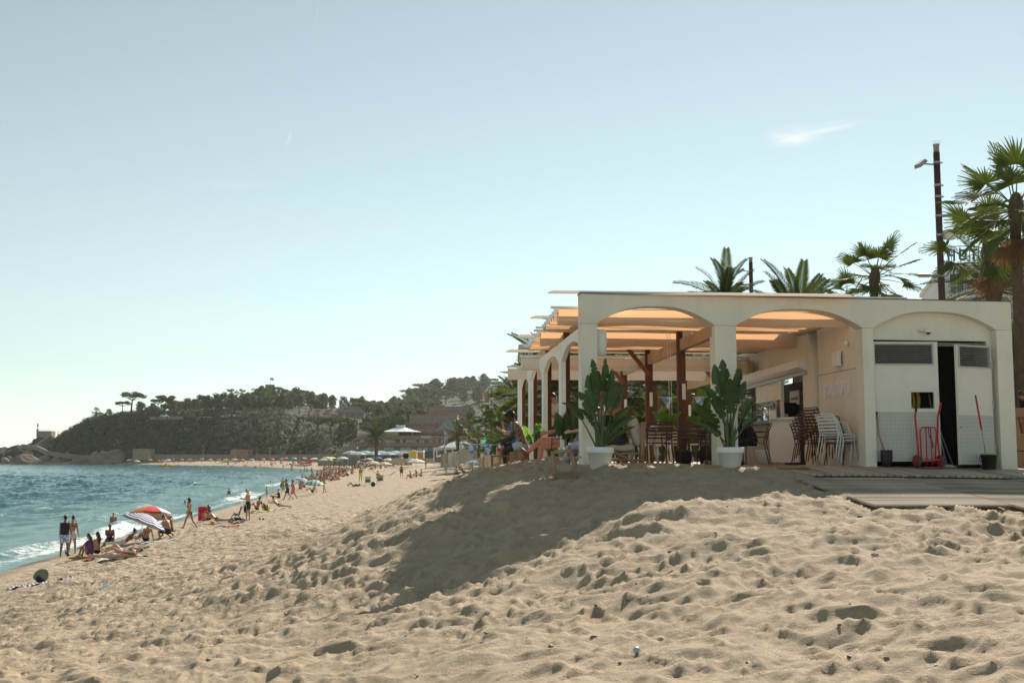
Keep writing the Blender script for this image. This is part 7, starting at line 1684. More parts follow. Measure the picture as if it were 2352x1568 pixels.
# ------------------------------------------------------------------ parasols
def parasol_cloth(name, cols, mode='panel', freq=9.):
    """colour by panel (material slots) or by rings"""
    return [mat('parasol_'+name+str(i), c, .8, .06, 4) for i, c in enumerate(cols)]
t = NT('parasol_blue_rings'); sx = t.n('SeparateXYZ'); t.l(t.coord(), sx.inputs[0]); r_ = t.math('SQRT', t.math('ADD', t.math('POWER', sx.outputs[0], 2.), t.math('POWER', sx.outputs[1], 2.)))
t.set(t.mix(t.math('GREATER_THAN', t.math('PINGPONG', t.math('MULTIPLY', r_, 13.), 1.), .5), (.66, .67, .68), (.04, .06, .24)), .8); M_RINGS = t.m
t = NT('parasol_stripes'); sx = t.n('SeparateXYZ'); t.l(t.coord(), sx.inputs[0]); r_ = t.math('SQRT', t.math('ADD', t.math('POWER', sx.outputs[0], 2.), t.math('POWER', sx.outputs[1], 2.)))
cc = t.mix(t.math('GREATER_THAN', t.math('PINGPONG', t.math('MULTIPLY', r_, 4.), 1.), .5), (.16, .26, .42), (.36, .42, .20)); t.set(t.mix(t.rng(t.math('PINGPONG', t.math('MULTIPLY', r_, 9.), 1.), .8, .82), cc, (.55, .58, .55)), .8); M_STRB = t.m
t = NT('parasol_green_stripes'); sx = t.n('SeparateXYZ'); t.l(t.coord(), sx.inputs[0]); t.set(t.mix(t.math('GREATER_THAN', t.math('PINGPONG', t.math('MULTIPLY', sx.outputs[0], 5.), 1.), .5), (.55, .62, .56), (.10, .36, .26)), .8); M_STRG = t.m
M_UND = mat('parasol_lining', (.52, .48, .40), .85, .06, 3); M_PPOLE = mat('parasol_pole', (.5, .5, .5), .4, .1, 5, metal=.4)
def parasol_meshes(mats_, R0=1.0, H=.38, n=8, pole=2.0, valance=.1, lining=True):
    cs = []
    for k in range(n):
        b = MB(); a0, a1 = 2*math.pi*k/n, 2*math.pi*(k+1)/n; rows = []; m = 5
        for i in range(m+1):
            f = i/m; rr_ = R0*f; z = H*(1-f**1.7); am = (a0+a1)/2; sag = .97 if f > 0 else 1
            rows += [(rr_*math.cos(a0), rr_*math.sin(a0), z), (rr_*sag*math.cos(am), rr_*sag*math.sin(am), z-.02*f), (rr_*math.cos(a1), rr_*math.sin(a1), z)]
        rows += [(R0*1.0*math.cos(a0), R0*math.sin(a0), -valance), (R0*.97*math.cos((a0+a1)/2), R0*.97*math.sin((a0+a1)/2), -valance-.02), (R0*math.cos(a1), R0*math.sin(a1), -valance)]
        b.add(rows, [(3*i+j, 3*i+j+1, 3*i+j+4, 3*i+j+3) for i in range(m+1) for j in range(2)])
        if lining:
            b.m = 1; lo = [(x*.985, y*.985, z-.014) for x, y, z in rows[:3*(m+1)]]; b.add(lo, [(3*i+j, 3*i+j+3, 3*i+j+4, 3*i+j+1) for i in range(m) for j in range(2)])
        cs.append(b.mesh('panel', [mats_[k % len(mats_)], M_UND if lining else mats_[k % len(mats_)]], False))
    b = MB(); b.tube([(0, 0, H+.06), (0, 0, -pole)], .017, 7); pm_ = b.mesh('pole', M_PPOLE)
    rb = MB()
    for k in range(n): a = 2*math.pi*k/n; rb.tube([(0, 0, H-.02), (R0*.5*math.cos(a), R0*.5*math.sin(a), H*(1-.5**1.7)-.03), (R0*.98*math.cos(a), R0*.98*math.sin(a), -.02)], .006, 4, False)
    return cs, pm_, rb.mesh('ribs', M_PPOLE)
def parasol_single(mats_, R0, H, n=8, pole=2.1):
    b = MB()
    for k in range(n):
        b.m = k % len(mats_); a0, a1 = 2*math.pi*k/n, 2*math.pi*(k+1)/n
        p = lambda f, a: (R0*f*math.cos(a), R0*f*math.sin(a), H*(1-f**1.6))
        b.add([p(0, a0), p(.55, a0), p(1, a0), p(1, a1), p(.55, a1), (R0*math.cos(a0), R0*math.sin(a0), -.14), (R0*math.cos(a1), R0*math.sin(a1), -.14)], [(0, 1, 4), (1, 2, 3, 4), (2, 5, 6, 3)])
    me = b.mesh('canopy', list(mats_)); b = MB(); b.tube([(0, 0, H+.05), (0, 0, -pole)], .025, 6); return me, b.mesh('pole', M_PPOLE)
def parasol(centre, meshes, axis, label, hgt=2.0):
    """stands on the sand along its tilted pole; centre is the middle of the rim"""
    n_ = Vector(axis).normalized(); c_ = Vector(centre); base = c_-n_*hgt
    o = empty('beach_parasol', base, 0, label, 'parasol'); o.rotation_mode = 'QUATERNION'; o.rotation_quaternion = Vector((0, 0, 1)).rotation_difference(n_)
    cs, pm_, rb = meshes
    for m_ in cs: link('panel', m_, o, (0, 0, hgt))
    link('pole', pm_, o, (0, 0, hgt)); link('ribs', rb, o, (0, 0, hgt)); return o
RED = parasol_meshes([mat('parasol_red', (.62, .04, .03), .7), mat('parasol_orange', (.70, .20, .05), .7), mat('parasol_red', (.62, .04, .03), .7), mat('parasol_greywhite', (.5, .5, .52), .7)], 1.05, .42)
BLU = parasol_meshes([M_RINGS], 1.02, .40, valance=.03)
parasol(P(331, 1200, 50.5), BLU, (.33, .20, .9), 'blue and white ringed parasol tilted over the sunbathers', 1.5)
parasol(P(346, 1181, 56), RED, (-.02, .22, .95), 'red and orange parasol behind the blue ringed one', 2.0)
GRN = parasol_meshes([M_STRG], 1.0, .36); parasol(P(722, 1110, 108), GRN, (.08, -.05, 1), 'green and white striped parasol in the middle of the beach', 1.6)
VIO = parasol_meshes([mat('parasol_violet', (.36, .36, .48), .8)], .9, .36); parasol(P(697, 1105, 122), VIO, (.35, .1, .9), 'small lilac parasol by the water left of the green striped one', 1.4)
STB = parasol_meshes([M_STRB], 1.15, .4); parasol(P(1089, 1064, 140), STB, (.03, 0, 1), 'blue and yellow striped parasol behind the dune crest', 2.0)
WHB = parasol_meshes([mat('parasol_cream', (.72, .66, .52), .8)], 1.5, .42, 8, 2.2, .16)
WH = {'white': parasol_single([mat('parasol_white', (.74, .70, .60), .8)], 1.55, .5), 'cream': parasol_single([mat('parasol_cream', (.72, .66, .52), .8), mat('parasol_gold', (.66, .48, .22), .8)], 1.5, .5), 'green': parasol_single([mat('parasol_lime', (.42, .60, .22), .8), mat('parasol_white', (.74, .70, .60), .8)], 1.1, .45), 'blue': parasol_single([mat('parasol_blue', (.07, .16, .48), .8)], 1.1, .45), 'cyan': parasol_single([mat('parasol_cyan', (.20, .52, .55), .8)], 1.2, .45), 'pink': parasol_single([mat('parasol_pink', (.55, .18, .22), .8), mat('parasol_white', (.74, .70, .60), .8)], 1.0, .4), 'orange': parasol_single([mat('parasol_orange', (.70, .20, .05), .7)], 1.0, .4), 'lilac': parasol_single([mat('parasol_violet', (.36, .36, .48), .8)], 1.0, .4), 'grey': parasol_single([mat('parasol_bluegrey', (.36, .44, .46), .8)], 2.2, .7)}
def small_parasol(kind, u, v, label, group='parasols of the beach concession', h=2.1, s=1.0, tilt=0., Yd=None):
    """v is where the canopy rim shows"""
    best = None
    if Yd is None:
        for Y in np.exp(np.linspace(math.log(80), math.log(600), 160)):
            p = P(u, v, Y); e = p.z-(gz(p.x, p.y)+h)
            if best is None or abs(e) < best[0]: best = (abs(e), p)
        p = best[1]
    else: p = P(u, v, Yd)
    z = gz(p.x, p.y)+h if Yd is None else p.z; o = empty('beach_parasol', (p.x, p.y, z), u, label, 'parasol', group); o.rotation_euler = (tilt, tilt*.7, u)
    for nm, me in zip(('canopy', 'pole'), WH[kind]): q = link(nm, me, o); q.scale = (s, s, s)
    return o
BIGP = [('cream', 856, 1063, 'cream parasol with gold edge left of the pair of big ones'), ('cream', 883, 1066, 'cream and gold parasol over the folded one'), ('cream', 912, 1062, 'cream and gold parasol right of the folded one'), ('white', 956, 1060, 'wide white parasol standing alone right of the crowd'), ('cream', 826, 1066, 'cream parasol left above the yellow trunks man'), ('green', 805, 1075, 'lime green parasol in the crowd'), ('blue', 774, 1083, 'blue parasol low in the crowd by the water'), ('cyan', 945, 1057, 'turquoise parasol beside the orange tent'), ('white', 1016, 1047, 'white parasol before the fenced enclosure'), ('white', 1069, 1046, 'white parasol behind the striped one'), ('white', 1078, 1043, 'far white parasol behind the enclosure'), ('cyan', 788, 1076, 'pale turquoise parasol in the crowd'), ('green', 842, 1060, 'small lime parasol among the cream ones'), ('white', 835, 1056, 'white parasol in the second row left'), ('white', 893, 1056, 'white parasol in the second row middle'), ('cream', 903, 1058, 'cream parasol in the second row right'), ('white', 930, 1053, 'white parasol before the small kiosk')]
BY = [235, 220, 270, 195, 330, 270, 300, 230, 290, 240, 300, 280, 320, 330, 300, 310, 300]
for k, (kd, u, v, lab) in enumerate(BIGP): small_parasol(kd, u, v, lab, tilt=.03*(k % 3), Yd=BY[k])
rr = random.Random(17)
for k in range(44):
    f = rr.random(); u = 745+f*190+rr.uniform(-8, 8); v = 1051.5+rr.random()**1.6*8
    if u < 775: v = 1051+rr.random()*5
    kd = rr.choice(('white', 'cream', 'cream', 'white', 'white', 'green', 'blue')); small_parasol(kd, u, v+1, 'small pale parasol in the rows of the crowded far beach', tilt=rr.uniform(-.06, .06), Yd=rr.uniform(290, 400))
for k in range(22):
    u = 300+k*20+rr.uniform(-7, 7); v = 1056.5-(u-300)*.008+rr.uniform(-1.5, 2); small_parasol(rr.choice(('lilac', 'green', 'pink', 'orange', 'blue', 'white', 'cyan')), u, v, 'tiny bright parasol on the strip of beach under the cliff', 'parasols under the cliff', tilt=rr.uniform(-.2, .2))
# cafe parasols and marquee before the brick hotel
for k in range(9): small_parasol('grey', 806+k*17, 1041+(k % 2)*2.5, 'grey blue cafe parasol in front of the brick hotel', 'cafe parasols by the hotel', 3.0, 1.15, 0, 322-(k % 2)*8)
MQ = empty('cafe_awning', P(800, 1048, 326), 0, 'long pale green cafe awning on posts before the brick hotel', 'awning'); x1 = P(975, 1048, 326).x-MQ.location.x
b = MB(); b.add([(0, 0, 1.0), (x1, 0, 1.0), (x1, 4, 1.7), (0, 4, 1.7), (0, -.02, .55), (x1, -.02, .55)], [(0, 1, 2, 3), (4, 5, 1, 0)]); b.build('canopy', mat('awning_green', (.34, .42, .40), .8), MQ)
for k in range(10): b = MB(); b.box((x1*k/9, .1, -.7), (.15, .15, 2.8)); b.build('post', M_WHT, MQ)
# kiosks, fences, flag
YK = 215.; K = empty('white_kiosk', P(994, 1062, YK), 0, 'white framed beach kiosk with beige side panel', 'kiosk'); sc_ = YK/FPX
def kbox(u0, u1, v0, v1, y0, y1, m, nm, par, Yk=YK, org=(994, 1062)):
    b = MB(); b.box((((u0+u1)/2-org[0])*Yk/FPX, (y0+y1)/2, (org[1]-(v0+v1)/2)*Yk/FPX), (abs(u1-u0)*Yk/FPX, y1-y0, abs(v1-v0)*Yk/FPX)); return b.build(nm, m, par)
kbox(994, 1089, 1027, 1032, 0, .4, M_WHT, 'front_beam', K); kbox(994, 1089, 1028, 1031, 5, 5.4, M_WHT, 'rear_beam', K)
for u in (995, 1022, 1048, 1053): kbox(u, u+3, 1032, 1064, 0, .3, M_WHT, 'post', K)
for u in (998, 1035): kbox(u, u+2, 1032, 1064, 5, 5.3, M_WHT, 'post', K)
kbox(1056, 1101, 1029.5, 1064, .5, 4.5, mat('beige_panel', (.52, .43, .33), .8), 'side_panel', K); kbox(1000, 1046, 1050, 1062, 2, 3, mat('counter_wood', (.3, .24, .2), .7), 'counter', K)
b = MB(); b.add([(1, 0, 7.3), (9, 0, 7.3), (6, 2.5, 8.4), (4, 2.5, 8.4), (1, 5, 7.3), (9, 5, 7.3)], [(0, 1, 2, 3), (0, 3, 4), (1, 5, 2), (3, 2, 5, 4)]); b.v = [(x, y, z-4.4) for x, y, z in b.v]; b.build('sail_roof', MATS['white_canvas'], K)
K2 = empty('snack_kiosk', P(919, 1056, 255), 0, 'small beach kiosk with yellow tent and terracotta panel', 'kiosk')
kbox(919, 972, 1034, 1038.5, 0, 4, M_WHT, 'roof', K2, 255, (919, 1056)); kbox(920, 922, 1038.5, 1056, 0, .2, M_WHT, 'post', K2, 255, (919, 1056)); kbox(924, 936, 1040, 1056, 2, 3, M_DARK, 'opening', K2, 255, (919, 1056)); kbox(956, 972, 1039, 1056, 0, 3, mat('terracotta_panel', (.42, .24, .17), .8), 'panel', K2, 255, (919, 1056))
YT = empty('yellow_tent', P(938, 1056, 240), 0, 'yellow changing tent with peaked roof', 'tent'); b = MB(); w_ = 1.55; b.box((1, 0, .85), (1.6, 1.6, 1.7)); b.add([(.1, -.9, 1.7), (1.9, -.9, 1.7), (1.9, .9, 1.7), (.1, .9, 1.7), (1, 0, 2.2)], [(0, 1, 4), (1, 2, 4), (2, 3, 4), (3, 0, 4)]); b.build('cloth', mat('yellow_canvas', (.66, .46, .10), .8), YT)
OT = empty('orange_tent', at_beach(938, 1068), 0, 'orange red beach shelter beside the turquoise parasol', 'tent'); b = MB(); b.add([(-1.1, 0, 0), (1.1, 0, 0), (1.3, 1.4, 0), (-1.3, 1.4, 0), (-.5, .9, 1.3), (.5, 1., 1.2)], [(0, 4, 3), (1, 2, 5), (3, 4, 5, 2), (0, 1, 5, 4)]); b.build('cloth', mat('orange_canvas', (.66, .20, .10), .8), OT)
def fence(u0, u1, v0, v1, Y, label):
    a, c = P(u0, v0, Y), P(u1, v0, Y+2); bz = P(u0, v1, Y).z; o = empty('canvas_fence', (a.x, a.y, bz-.5), 0, label, 'fence'); b = MB(); H = a.z-bz+.5; n = 10; W = c.x-a.x
    vs = [(W*i/n, 2.*i/n+.12*math.sin(i*2.1)+.05*j, H*j) for i in range(n+1) for j in (0, 1)]; b.add(vs, [(2*i, 2*i+2, 2*i+3, 2*i+1) for i in range(n)]); b.build('screen', mat('beige_screen', (.50, .41, .31), .85), o)
    for i in range(4): b = MB(); b.tube([(W*i/3, 2*i/3, 0), (W*i/3, 2*i/3, H+.15)], .05, 6); b.build('post', M_LOG, o)
fence(1013, 1056, 1042, 1066, 165, 'tall beige screen left of the stacked loungers'); fence(1112, 1164, 1044, 1064, 110, 'beige screen along the terrace, left of the low table'); fence(1100, 1128, 1050, 1068, 125, 'low beige screen right of the striped parasol'); fence(900, 1000, 1052, 1058, 240, 'low fence between kiosks and crowd')
SL = empty('stacked_loungers', P(1030, 1080, 150), R(14), 'tall stack of white sun loungers', 'loungers'); M_LNG = mat('lounger_white', (.66, .64, .58), .6)
for k in range(13):
    b = MB(); z = -.15+.17*k; b.bar((0, 0, z+.3), (2.6, 0, z+.62+.02*k), .55, .05); b.bar((2.6, 0, z+.62+.02*k), (3.7, 0, z+.9+.03*k), .55, .05); b.tube([(.2, -.28, z+.3), (.2, -.3, z+.12)], .03, 5); b.build('lounger', M_LNG, SL)
FG = empty('green_flag', P(1105, 1054, 185), 0, 'bright green beach flag on a white pole', 'flag'); H = (1054-1003)*185/FPX
b = MB(); b.tube([(0, 0, -1), (0, 0, H)], .05, 7); b.build('pole', M_WHT, FG); b = MB(); vs = [(.08+.13*i, .10*math.sin(i*.9), H-.05-.06*math.sin(i*.7)-.75*j) for i in range(7) for j in (0, 1)]; b.add(vs, [(2*i, 2*i+2, 2*i+3, 2*i+1) for i in range(6)]); b.build('cloth', leaf_mat('flag_green', (.03, .42, .22), (.05, .50, .28), (.05, .6, .3), .3, .7), FG, True)
FG2 = empty('pale_flag', P(1021, 1053, 190), 0, 'pale blue striped flag left of the green one', 'flag'); b = MB(); b.tube([(0, 0, 0), (0, 0, 4.6)], .05, 6); b.build('pole', M_WHT, FG2); b = MB(); b.add([(0, 0, 4.5), (.5, .1, 4.2), (.45, .1, 2.9), (.05, 0, 3.1)], [(0, 1, 2, 3)]); b.build('cloth', mat('flag_pale', (.45, .52, .58), .8), FG2)
FG3 = empty('orange_banner', P(1109, 937, 290), 0, 'upright orange banner on the roof of the far flats', 'flag'); b = MB(); b.tube([(0, 0, -3), (0, 0, 4.)], .12, 6); b.build('pole', M_RAIL, FG3); b = MB(); b.add([(0, 0, 4), (2., .1, 4), (2., .1, -.5), (0, 0, -.5)], [(0, 1, 2, 3)]); b.build('cloth', mat('banner_orange', (.62, .28, .14), .8), FG3)

# ------------------------------------------------------------------ things by the near bathers
def towel(u, v, L, W, rz, m, label, wav=.02):
    q = at_beach(u, v); o = empty('towel', (q.x, q.y, q.z), R(rz), label, 'towel'); b = MB(); n, m_ = 12, 6; vs = []
    for i in range(n+1):
        for j in range(m_+1):
            x, y = (i/n-.5)*L, (j/m_-.5)*W; c_, s_ = math.cos(R(rz)), math.sin(R(rz)); wx, wy = q.x+x*c_-y*s_, q.y+x*s_+y*c_
            vs.append((x, y, max(sand_top(wx, wy), gz(wx, wy))-q.z+.02+wav*math.sin(i*1.7+j*2.2)))
    b.add(vs, [(i*(m_+1)+j, (i+1)*(m_+1)+j, (i+1)*(m_+1)+j+1, i*(m_+1)+j+1) for i in range(n) for j in range(m_)]); b.build('cloth', m, o, True); return o
t = NT('towel_stripes'); sx = t.n('SeparateXYZ'); t.l(t.coord(), sx.inputs[0]); t.set(t.mix(t.math('GREATER_THAN', t.math('PINGPONG', t.math('MULTIPLY', sx.outputs[0], 14.), 1.), .5), (.55, .56, .60), (.05, .055, .10)), .9); M_TSTR = t.m
towel(97, 1341, 2.0, .75, 34, M_TSTR, 'crumpled navy and white striped towel under the backpack', .05)
towel(282, 1284, 1.9, .8, 18, mat('towel_mint', (.50, .60, .52), .9, .2, 6), 'mint green towel under the two lying sunbathers'); towel(240, 1280, 1.6, .7, 20, mat('towel_red', (.55, .07, .04), .9, .2, 6), 'red towel beside the long haired pair'); towel(355, 1245, 1.8, .8, 24, mat('towel_teal', (.36, .50, .50), .9, .2, 6), 'pale teal towel under the parasols'); towel(515, 1200, 2.0, .8, 20, mat('towel_blue', (.05, .12, .34), .9, .2, 6), 'blue towel under the man beside the stroller'); towel(637, 1169, 1.8, .8, 20, mat('towel_pale', (.55, .52, .48), .9, .2, 6), 'pale towel under the woman by the reclining man'); towel(602, 1175, 1.7, .7, 20, mat('towel_yellow', (.5, .48, .10), .9, .2, 6), 'yellow towel behind the stroller'); towel(532, 1208, .9, .5, 10, mat('towel_red', (.55, .07, .04), .9, .2, 6), 'small red cloth in front of the stroller')
q = at_beach(96, 1338); BP = empty('backpack', (q.x, q.y, q.z+.02), R(-12), 'dark backpack with a grey green jacket thrown over it', 'backpack')
b = MB(); b.ell((0, 0, .22), (.20, .14, .22), 14, 10); b.ell((0, -.10, .13), (.17, .09, .13), 12, 8); b.build('bag', mat('backpack_black', (.022, .021, .022), .8), BP, True)
b = MB(); n, m_ = 20, 12; vs = []
for i in range(n):
    for j in range(m_):
        a_ = 2*math.pi*i/n; f = j/(m_-1); ph = f*1.75; k = 1+.2*math.sin(a_*3+f*4)+.10*math.sin(a_*7+f*7); hem = 1+.22*math.sin(a_*2+.9)+.10*math.sin(a_*5); vs.append((.25*math.sin(ph)*k*math.cos(a_)+.02, .165*math.sin(ph)*k*math.sin(a_)-.02, .25+.19*math.cos(ph)-.10*f**3*hem))
b.add(vs, [(i*m_+j, ((i+1) % n)*m_+j, ((i+1) % n)*m_+j+1, i*m_+j+1) for i in range(n) for j in range(m_-1)]); b.build('jacket', mat('jacket_sage', (.20, .21, .15), .9, .15, 8, .4, 20), BP, True)
b = MB(); b.box((.19, -.1, .14), (.03, .05, .2)); b.build('green_strap', mat('strap_green', (.03, .22, .10), .7), BP)
q = at_beach(242, 1352); WB = empty('water_bottle', (q.x, q.y, q.z+.05), 0, 'empty clear plastic bottle lying on the sand', 'bottle'); WB.rotation_euler = (R(-72), R(20), R(-20))
t = NT('clear_plastic'); t.set((.72, .82, .84), .12); t.b.inputs['Transmission Weight'].default_value = .7; t.b.inputs['IOR'].default_value = 1.12; M_PET = t.m
b = MB(); b.lathe([(.038, -.16), (.042, -.14), (.040, -.05), (.043, 0), (.042, .06), (.018, .12), (.016, .15)], 14); b.build('body', M_PET, WB, True); b = MB(); b.lathe([(.018, .145), (.018, .17)], 12); b.build('cap', mat('cap_blue', (.10, .25, .55), .5), WB)
q = at_beach(468, 1196); AM = empty('air_mattress', (q.x, q.y, q.z), R(20), 'red inflatable mattress propped upright on the sand', 'mattress')
b = MB()
for k in range(5): b.tube([(-.28+.14*k, 0, .02), (-.28+.14*k, .12, .5), (-.28+.14*k, .2, .78)], .075, 8)
b.build('tubes', mat('pink_red_vinyl', (.68, .03, .05), .3), AM, True); b = MB(); b.tube([(-.33, .22, .80), (.33, .22, .82)], .10, 10); b.build('pillow', MATS['pink_red_vinyl'], AM, True)
# stroller
q = at_beach(545, 1200); ST = empty('stroller', (q.x, q.y, q.z), R(12), 'dark pushchair with raised grey hood', 'stroller'); M_STF = mat('stroller_fabric', (.035, .04, .038), .8)
for x, y, r_ in ((-.33, -.22, .125), (.30, -.24, .115), (-.33, .22, .125), (.30, .24, .115)):
    w = empty('wheel', (x, y, r_)); w.parent = ST; w.rotation_euler = (R(90), 0, 0); b = MB(); b.lathe([(r_*.72, -.02), (r_, -.022), (r_, .022), (r_*.72, .02)], 18, caps=False); b.build('tyre', M_BLACK, w, True); b = MB(); b.lathe([(r_*.74, -.012), (r_*.74, .012)], 16); b.build('rim', mat('rim_grey', (.5, .5, .5), .4), w)
for y in (-.22, .22):
    b = MB(); b.tube([(-.33, y, .12), (-.05, y, .42), (.25, y, .80), (.36, y, 1.02)], .014, 6); b.build('frame_tube', M_BLACK, ST, True); b = MB(); b.tube([(.30, y, .12), (-.0, y, .46), (-.2, y, .55)], .014, 6); b.build('frame_tube', M_BLACK, ST, True)
b = MB(); b.tube([(.36, -.22, 1.02), (.40, 0, 1.05), (.36, .22, 1.02)], .016, 6); b.build('handle', M_BLACK, ST, True)
b = MB(); b.bar((-.22, 0, .46), (.10, 0, .44), .38, .06); b.bar((.10, 0, .44), (.20, 0, .92), .38, .06, (1, 0, 0)); b.bar((-.22, 0, .46), (-.34, 0, .30), .34, .04); b.build('seat', M_STF, ST)
b = MB(); n = 8; vs = []
for i in range(n+1):
    a_ = R(15+120*i/n)
    for j in range(7): y = -.24+.48*j/6; s_ = math.sqrt(max(0, 1-(y/.30)**2)); vs.append((.10-.36*math.cos(a_)*-.2-.30*math.cos(a_), y, .84+.34*math.sin(a_)*(.7+.3*s_)))
b.add(vs, [(i*7+j, i*7+j+1, (i+1)*7+j+1, (i+1)*7+j) for i in range(n) for j in range(6)]); b.build('hood', mat('hood_grey_green', (.10, .12, .11), .8), ST, True)
b = MB(); b.box((.02, 0, .22), (.36, .34, .14)); b.build('basket', M_STF, ST); b = MB(); b.ell((.42, -.05, .78), (.09, .17, .22), 10, 7); b.build('hanging_bag', MATS['dark_bag'], ST, True)
# pigeon, sand heap stick, small litter
q = at_beach(155, 1279); BD = empty('pigeon', (q.x, q.y, q.z+.0), R(60), 'dark pigeon on the sand at the feet of the standing couple', 'bird'); b = MB(); b.ell((0, 0, .14), (.075, .14, .075), 12, 8, RX(R(20))); b.ell((0, .12, .24), (.04, .045, .045), 10, 6); b.tube([(0, .09, .18), (0, .12, .23)], [.045, .035], 8); b.tube([(0, -.1, .12), (0, -.24, .07)], [(.05, .02), (.04, .008)], 8); b.tube([(0, .16, .24), (0, .19, .235)], [.010, .003], 6); mkbake('body', b, mat('pigeon_grey', (.05, .05, .055), .6, .3, 20), BD, .012, 1)
for s in (-.03, .03): b = MB(); b.tube([(s, 0, 0), (s, .0, .08)], .006, 5); b.build('leg', mat('pigeon_leg', (.3, .12, .1), .6), BD)
YB = empty('yellow_bag', at_beach(178, 1283), 0, 'yellow cloth lying in front of the long haired woman', 'cloth'); b = MB(); b.ell((0, 0, .05), (.38, .14, .07), 12, 6, RZ(R(25))); b.build('cloth', mat('cloth_mustard', (.5, .36, .03), .9, .2, 6, .4, 20), YB, True)
BKT = empty('beach_bucket', at_beach(488, 1206), 0, 'orange toy bucket on the sand before the sunbathing man', 'bucket'); b = MB(); b.lathe([(.09, 0), (.13, .22), (.14, .23)], 12); b.build('pail', mat('toy_orange', (.7, .28, .03), .5), BKT, True); b = MB(); b.tube([(-.13, 0, .22), (0, 0, .42), (.13, 0, .22)], .012, 5); b.build('bail', mat('toy_yellow', (.7, .5, .05), .5), BKT)
SHO = empty('sandals', at_beach(600, 1193), 0, 'pair of dark sandals left on the bare sand', 'shoes')
for x in (-.07, .12): b = MB(); b.ell((x, .04*x, .05), (.06, .15, .055), 10, 6); b.build('sandal', MATS['dark_bag'], SHO, True)
# folding chairs from behind
def beach_chair(u, v, m, m2, label):
    q = at_beach(u, v); o = empty('folding_chair', (q.x, q.y, q.z), R(4), label, 'chair'); b = MB(); b.add([(-.28, -.30, .95), (.28, -.30, .95), (.28, 0, .34), (-.28, 0, .34)], [(0, 1, 2, 3)]); b.build('back_cloth', m, o); b = MB(); b.add([(-.28, .02, .33), (.28, .02, .33), (.28, .45, .38), (-.28, .45, .38)], [(0, 1, 2, 3)]); b.build('seat_cloth', m2, o)
    b = MB(); b.add([(-.26, -.32, .62), (.26, -.32, .62), (.26, -.12, .30), (-.26, -.12, .30)], [(0, 1, 2, 3)]); b.build('pocket', m2, o)
    for s in (-1, 1): b = MB(); b.tube([(s*.3, -.32, 1.0), (s*.3, .25, 0)], .018, 6); b.tube([(s*.3, .45, .4), (s*.3, -.25, 0)], .018, 6); b.build('leg', M_PPOLE, o)
beach_chair(845, 1114, mat('chair_pale', (.55, .57, .55), .8), mat('chair_green', (.02, .20, .12), .8), 'folding beach chair with pale back and green seat'); beach_chair(874, 1110, mat('chair_pink', (.58, .28, .20), .8), mat('chair_green', (.02, .20, .12), .8), 'folding beach chair with pink striped back')
RB = empty('rucksack', at_beach(857, 1117), 0, 'black rucksack on the sand between the folding chairs', 'backpack'); b = MB(); b.ell((0, 0, .24), (.24, .16, .26), 12, 8); b.build('bag', MATS['backpack_black'], RB, True); b = MB(); b.tube([(-.1, -.15, .4), (-.12, -.2, .2), (-.1, -.15, .05)], .02, 5); b.build('strap', M_BLACK, RB)
def lounger(u, v, rz, label):
    q = at_beach(u, v); o = empty('sun_lounger', (q.x, q.y, q.z), R(rz), label, 'lounger'); b = MB(); b.bar((-.9, 0, .32), (.35, 0, .32), .6, .06); b.build('bed', M_LNG, o); b = MB(); b.bar((.35, 0, .32), (.95, 0, .75), .6, .06); b.build('backrest', M_LNG, o)
    for x in (-.8, .3): 
        for y in (-.26, .26): b = MB(); b.tube([(x, y, 0), (x, y, .3)], .025, 5); b.build('leg', M_LNG, o)
for u, v, lab in ((985, 1096, 'white lounger at the right of the group on open sand'), (925, 1081, 'white lounger beside the man in black shorts'), (893, 1095, 'white lounger left of the man in black shorts'), (1005, 1068, 'dark blue lounger before the enclosure')): lounger(u, v, 30, lab)

# boats
t_b = mat('boat_red', (.60, .05, .03), .4); t_w = mat('boat_white', (.65, .63, .58), .5); t_y = mat('boat_yellow', (.62, .42, .05), .5)
def pedalo(p, rz, label, hull=t_y, s=1.0):
    o = empty('pedal_boat', p, rz, label, 'boat'); o.scale = (s,)*3
    for y in (-.6, .6): b = MB(); b.tube([(-2, y, .3), (-1.6, y, .2), (1.6, y, .2), (2.1, y, .45)], [.12, .3, .3, .1], 8); b.build('float', hull, o, True)
    b = MB(); b.box((0, 0, .5), (2.4, 1.3, .18)); b.box((-.2, 0, .8), (.5, 1.2, .5)); b.build('deck', hull, o); b = MB(); b.bar((-1.6, 0, 2.3), (1.3, 0, .6), .5, .10); b.build('slide', t_b, o); b = MB(); b.tube([(-1.5, .2, .5), (-1.5, .2, 2.2)], .04, 5); b.tube([(-1.5, -.2, .5), (-1.5, -.2, 2.2)], .04, 5); b.build('ladder', M_PPOLE, o)
Y = (CAMZ-.1)/((1071-1044)/FPX); q = P(383, 1071, Y); pedalo((q.x, q.y, .0), 0, 'pedal boat with a red slide out on the bay', t_y, 1.3)
for u, v, lab in ((741, 1060, 'pedal boat with red slide beached left of three'), (784, 1058, 'pedal boat with red slide beached in the middle of three'), (808, 1056, 'pedal boat with red slide beached right of three')):
    q = at_beach(u, v); pedalo((q.x, q.y, q.z), R(8), lab, t_w, 1.0)
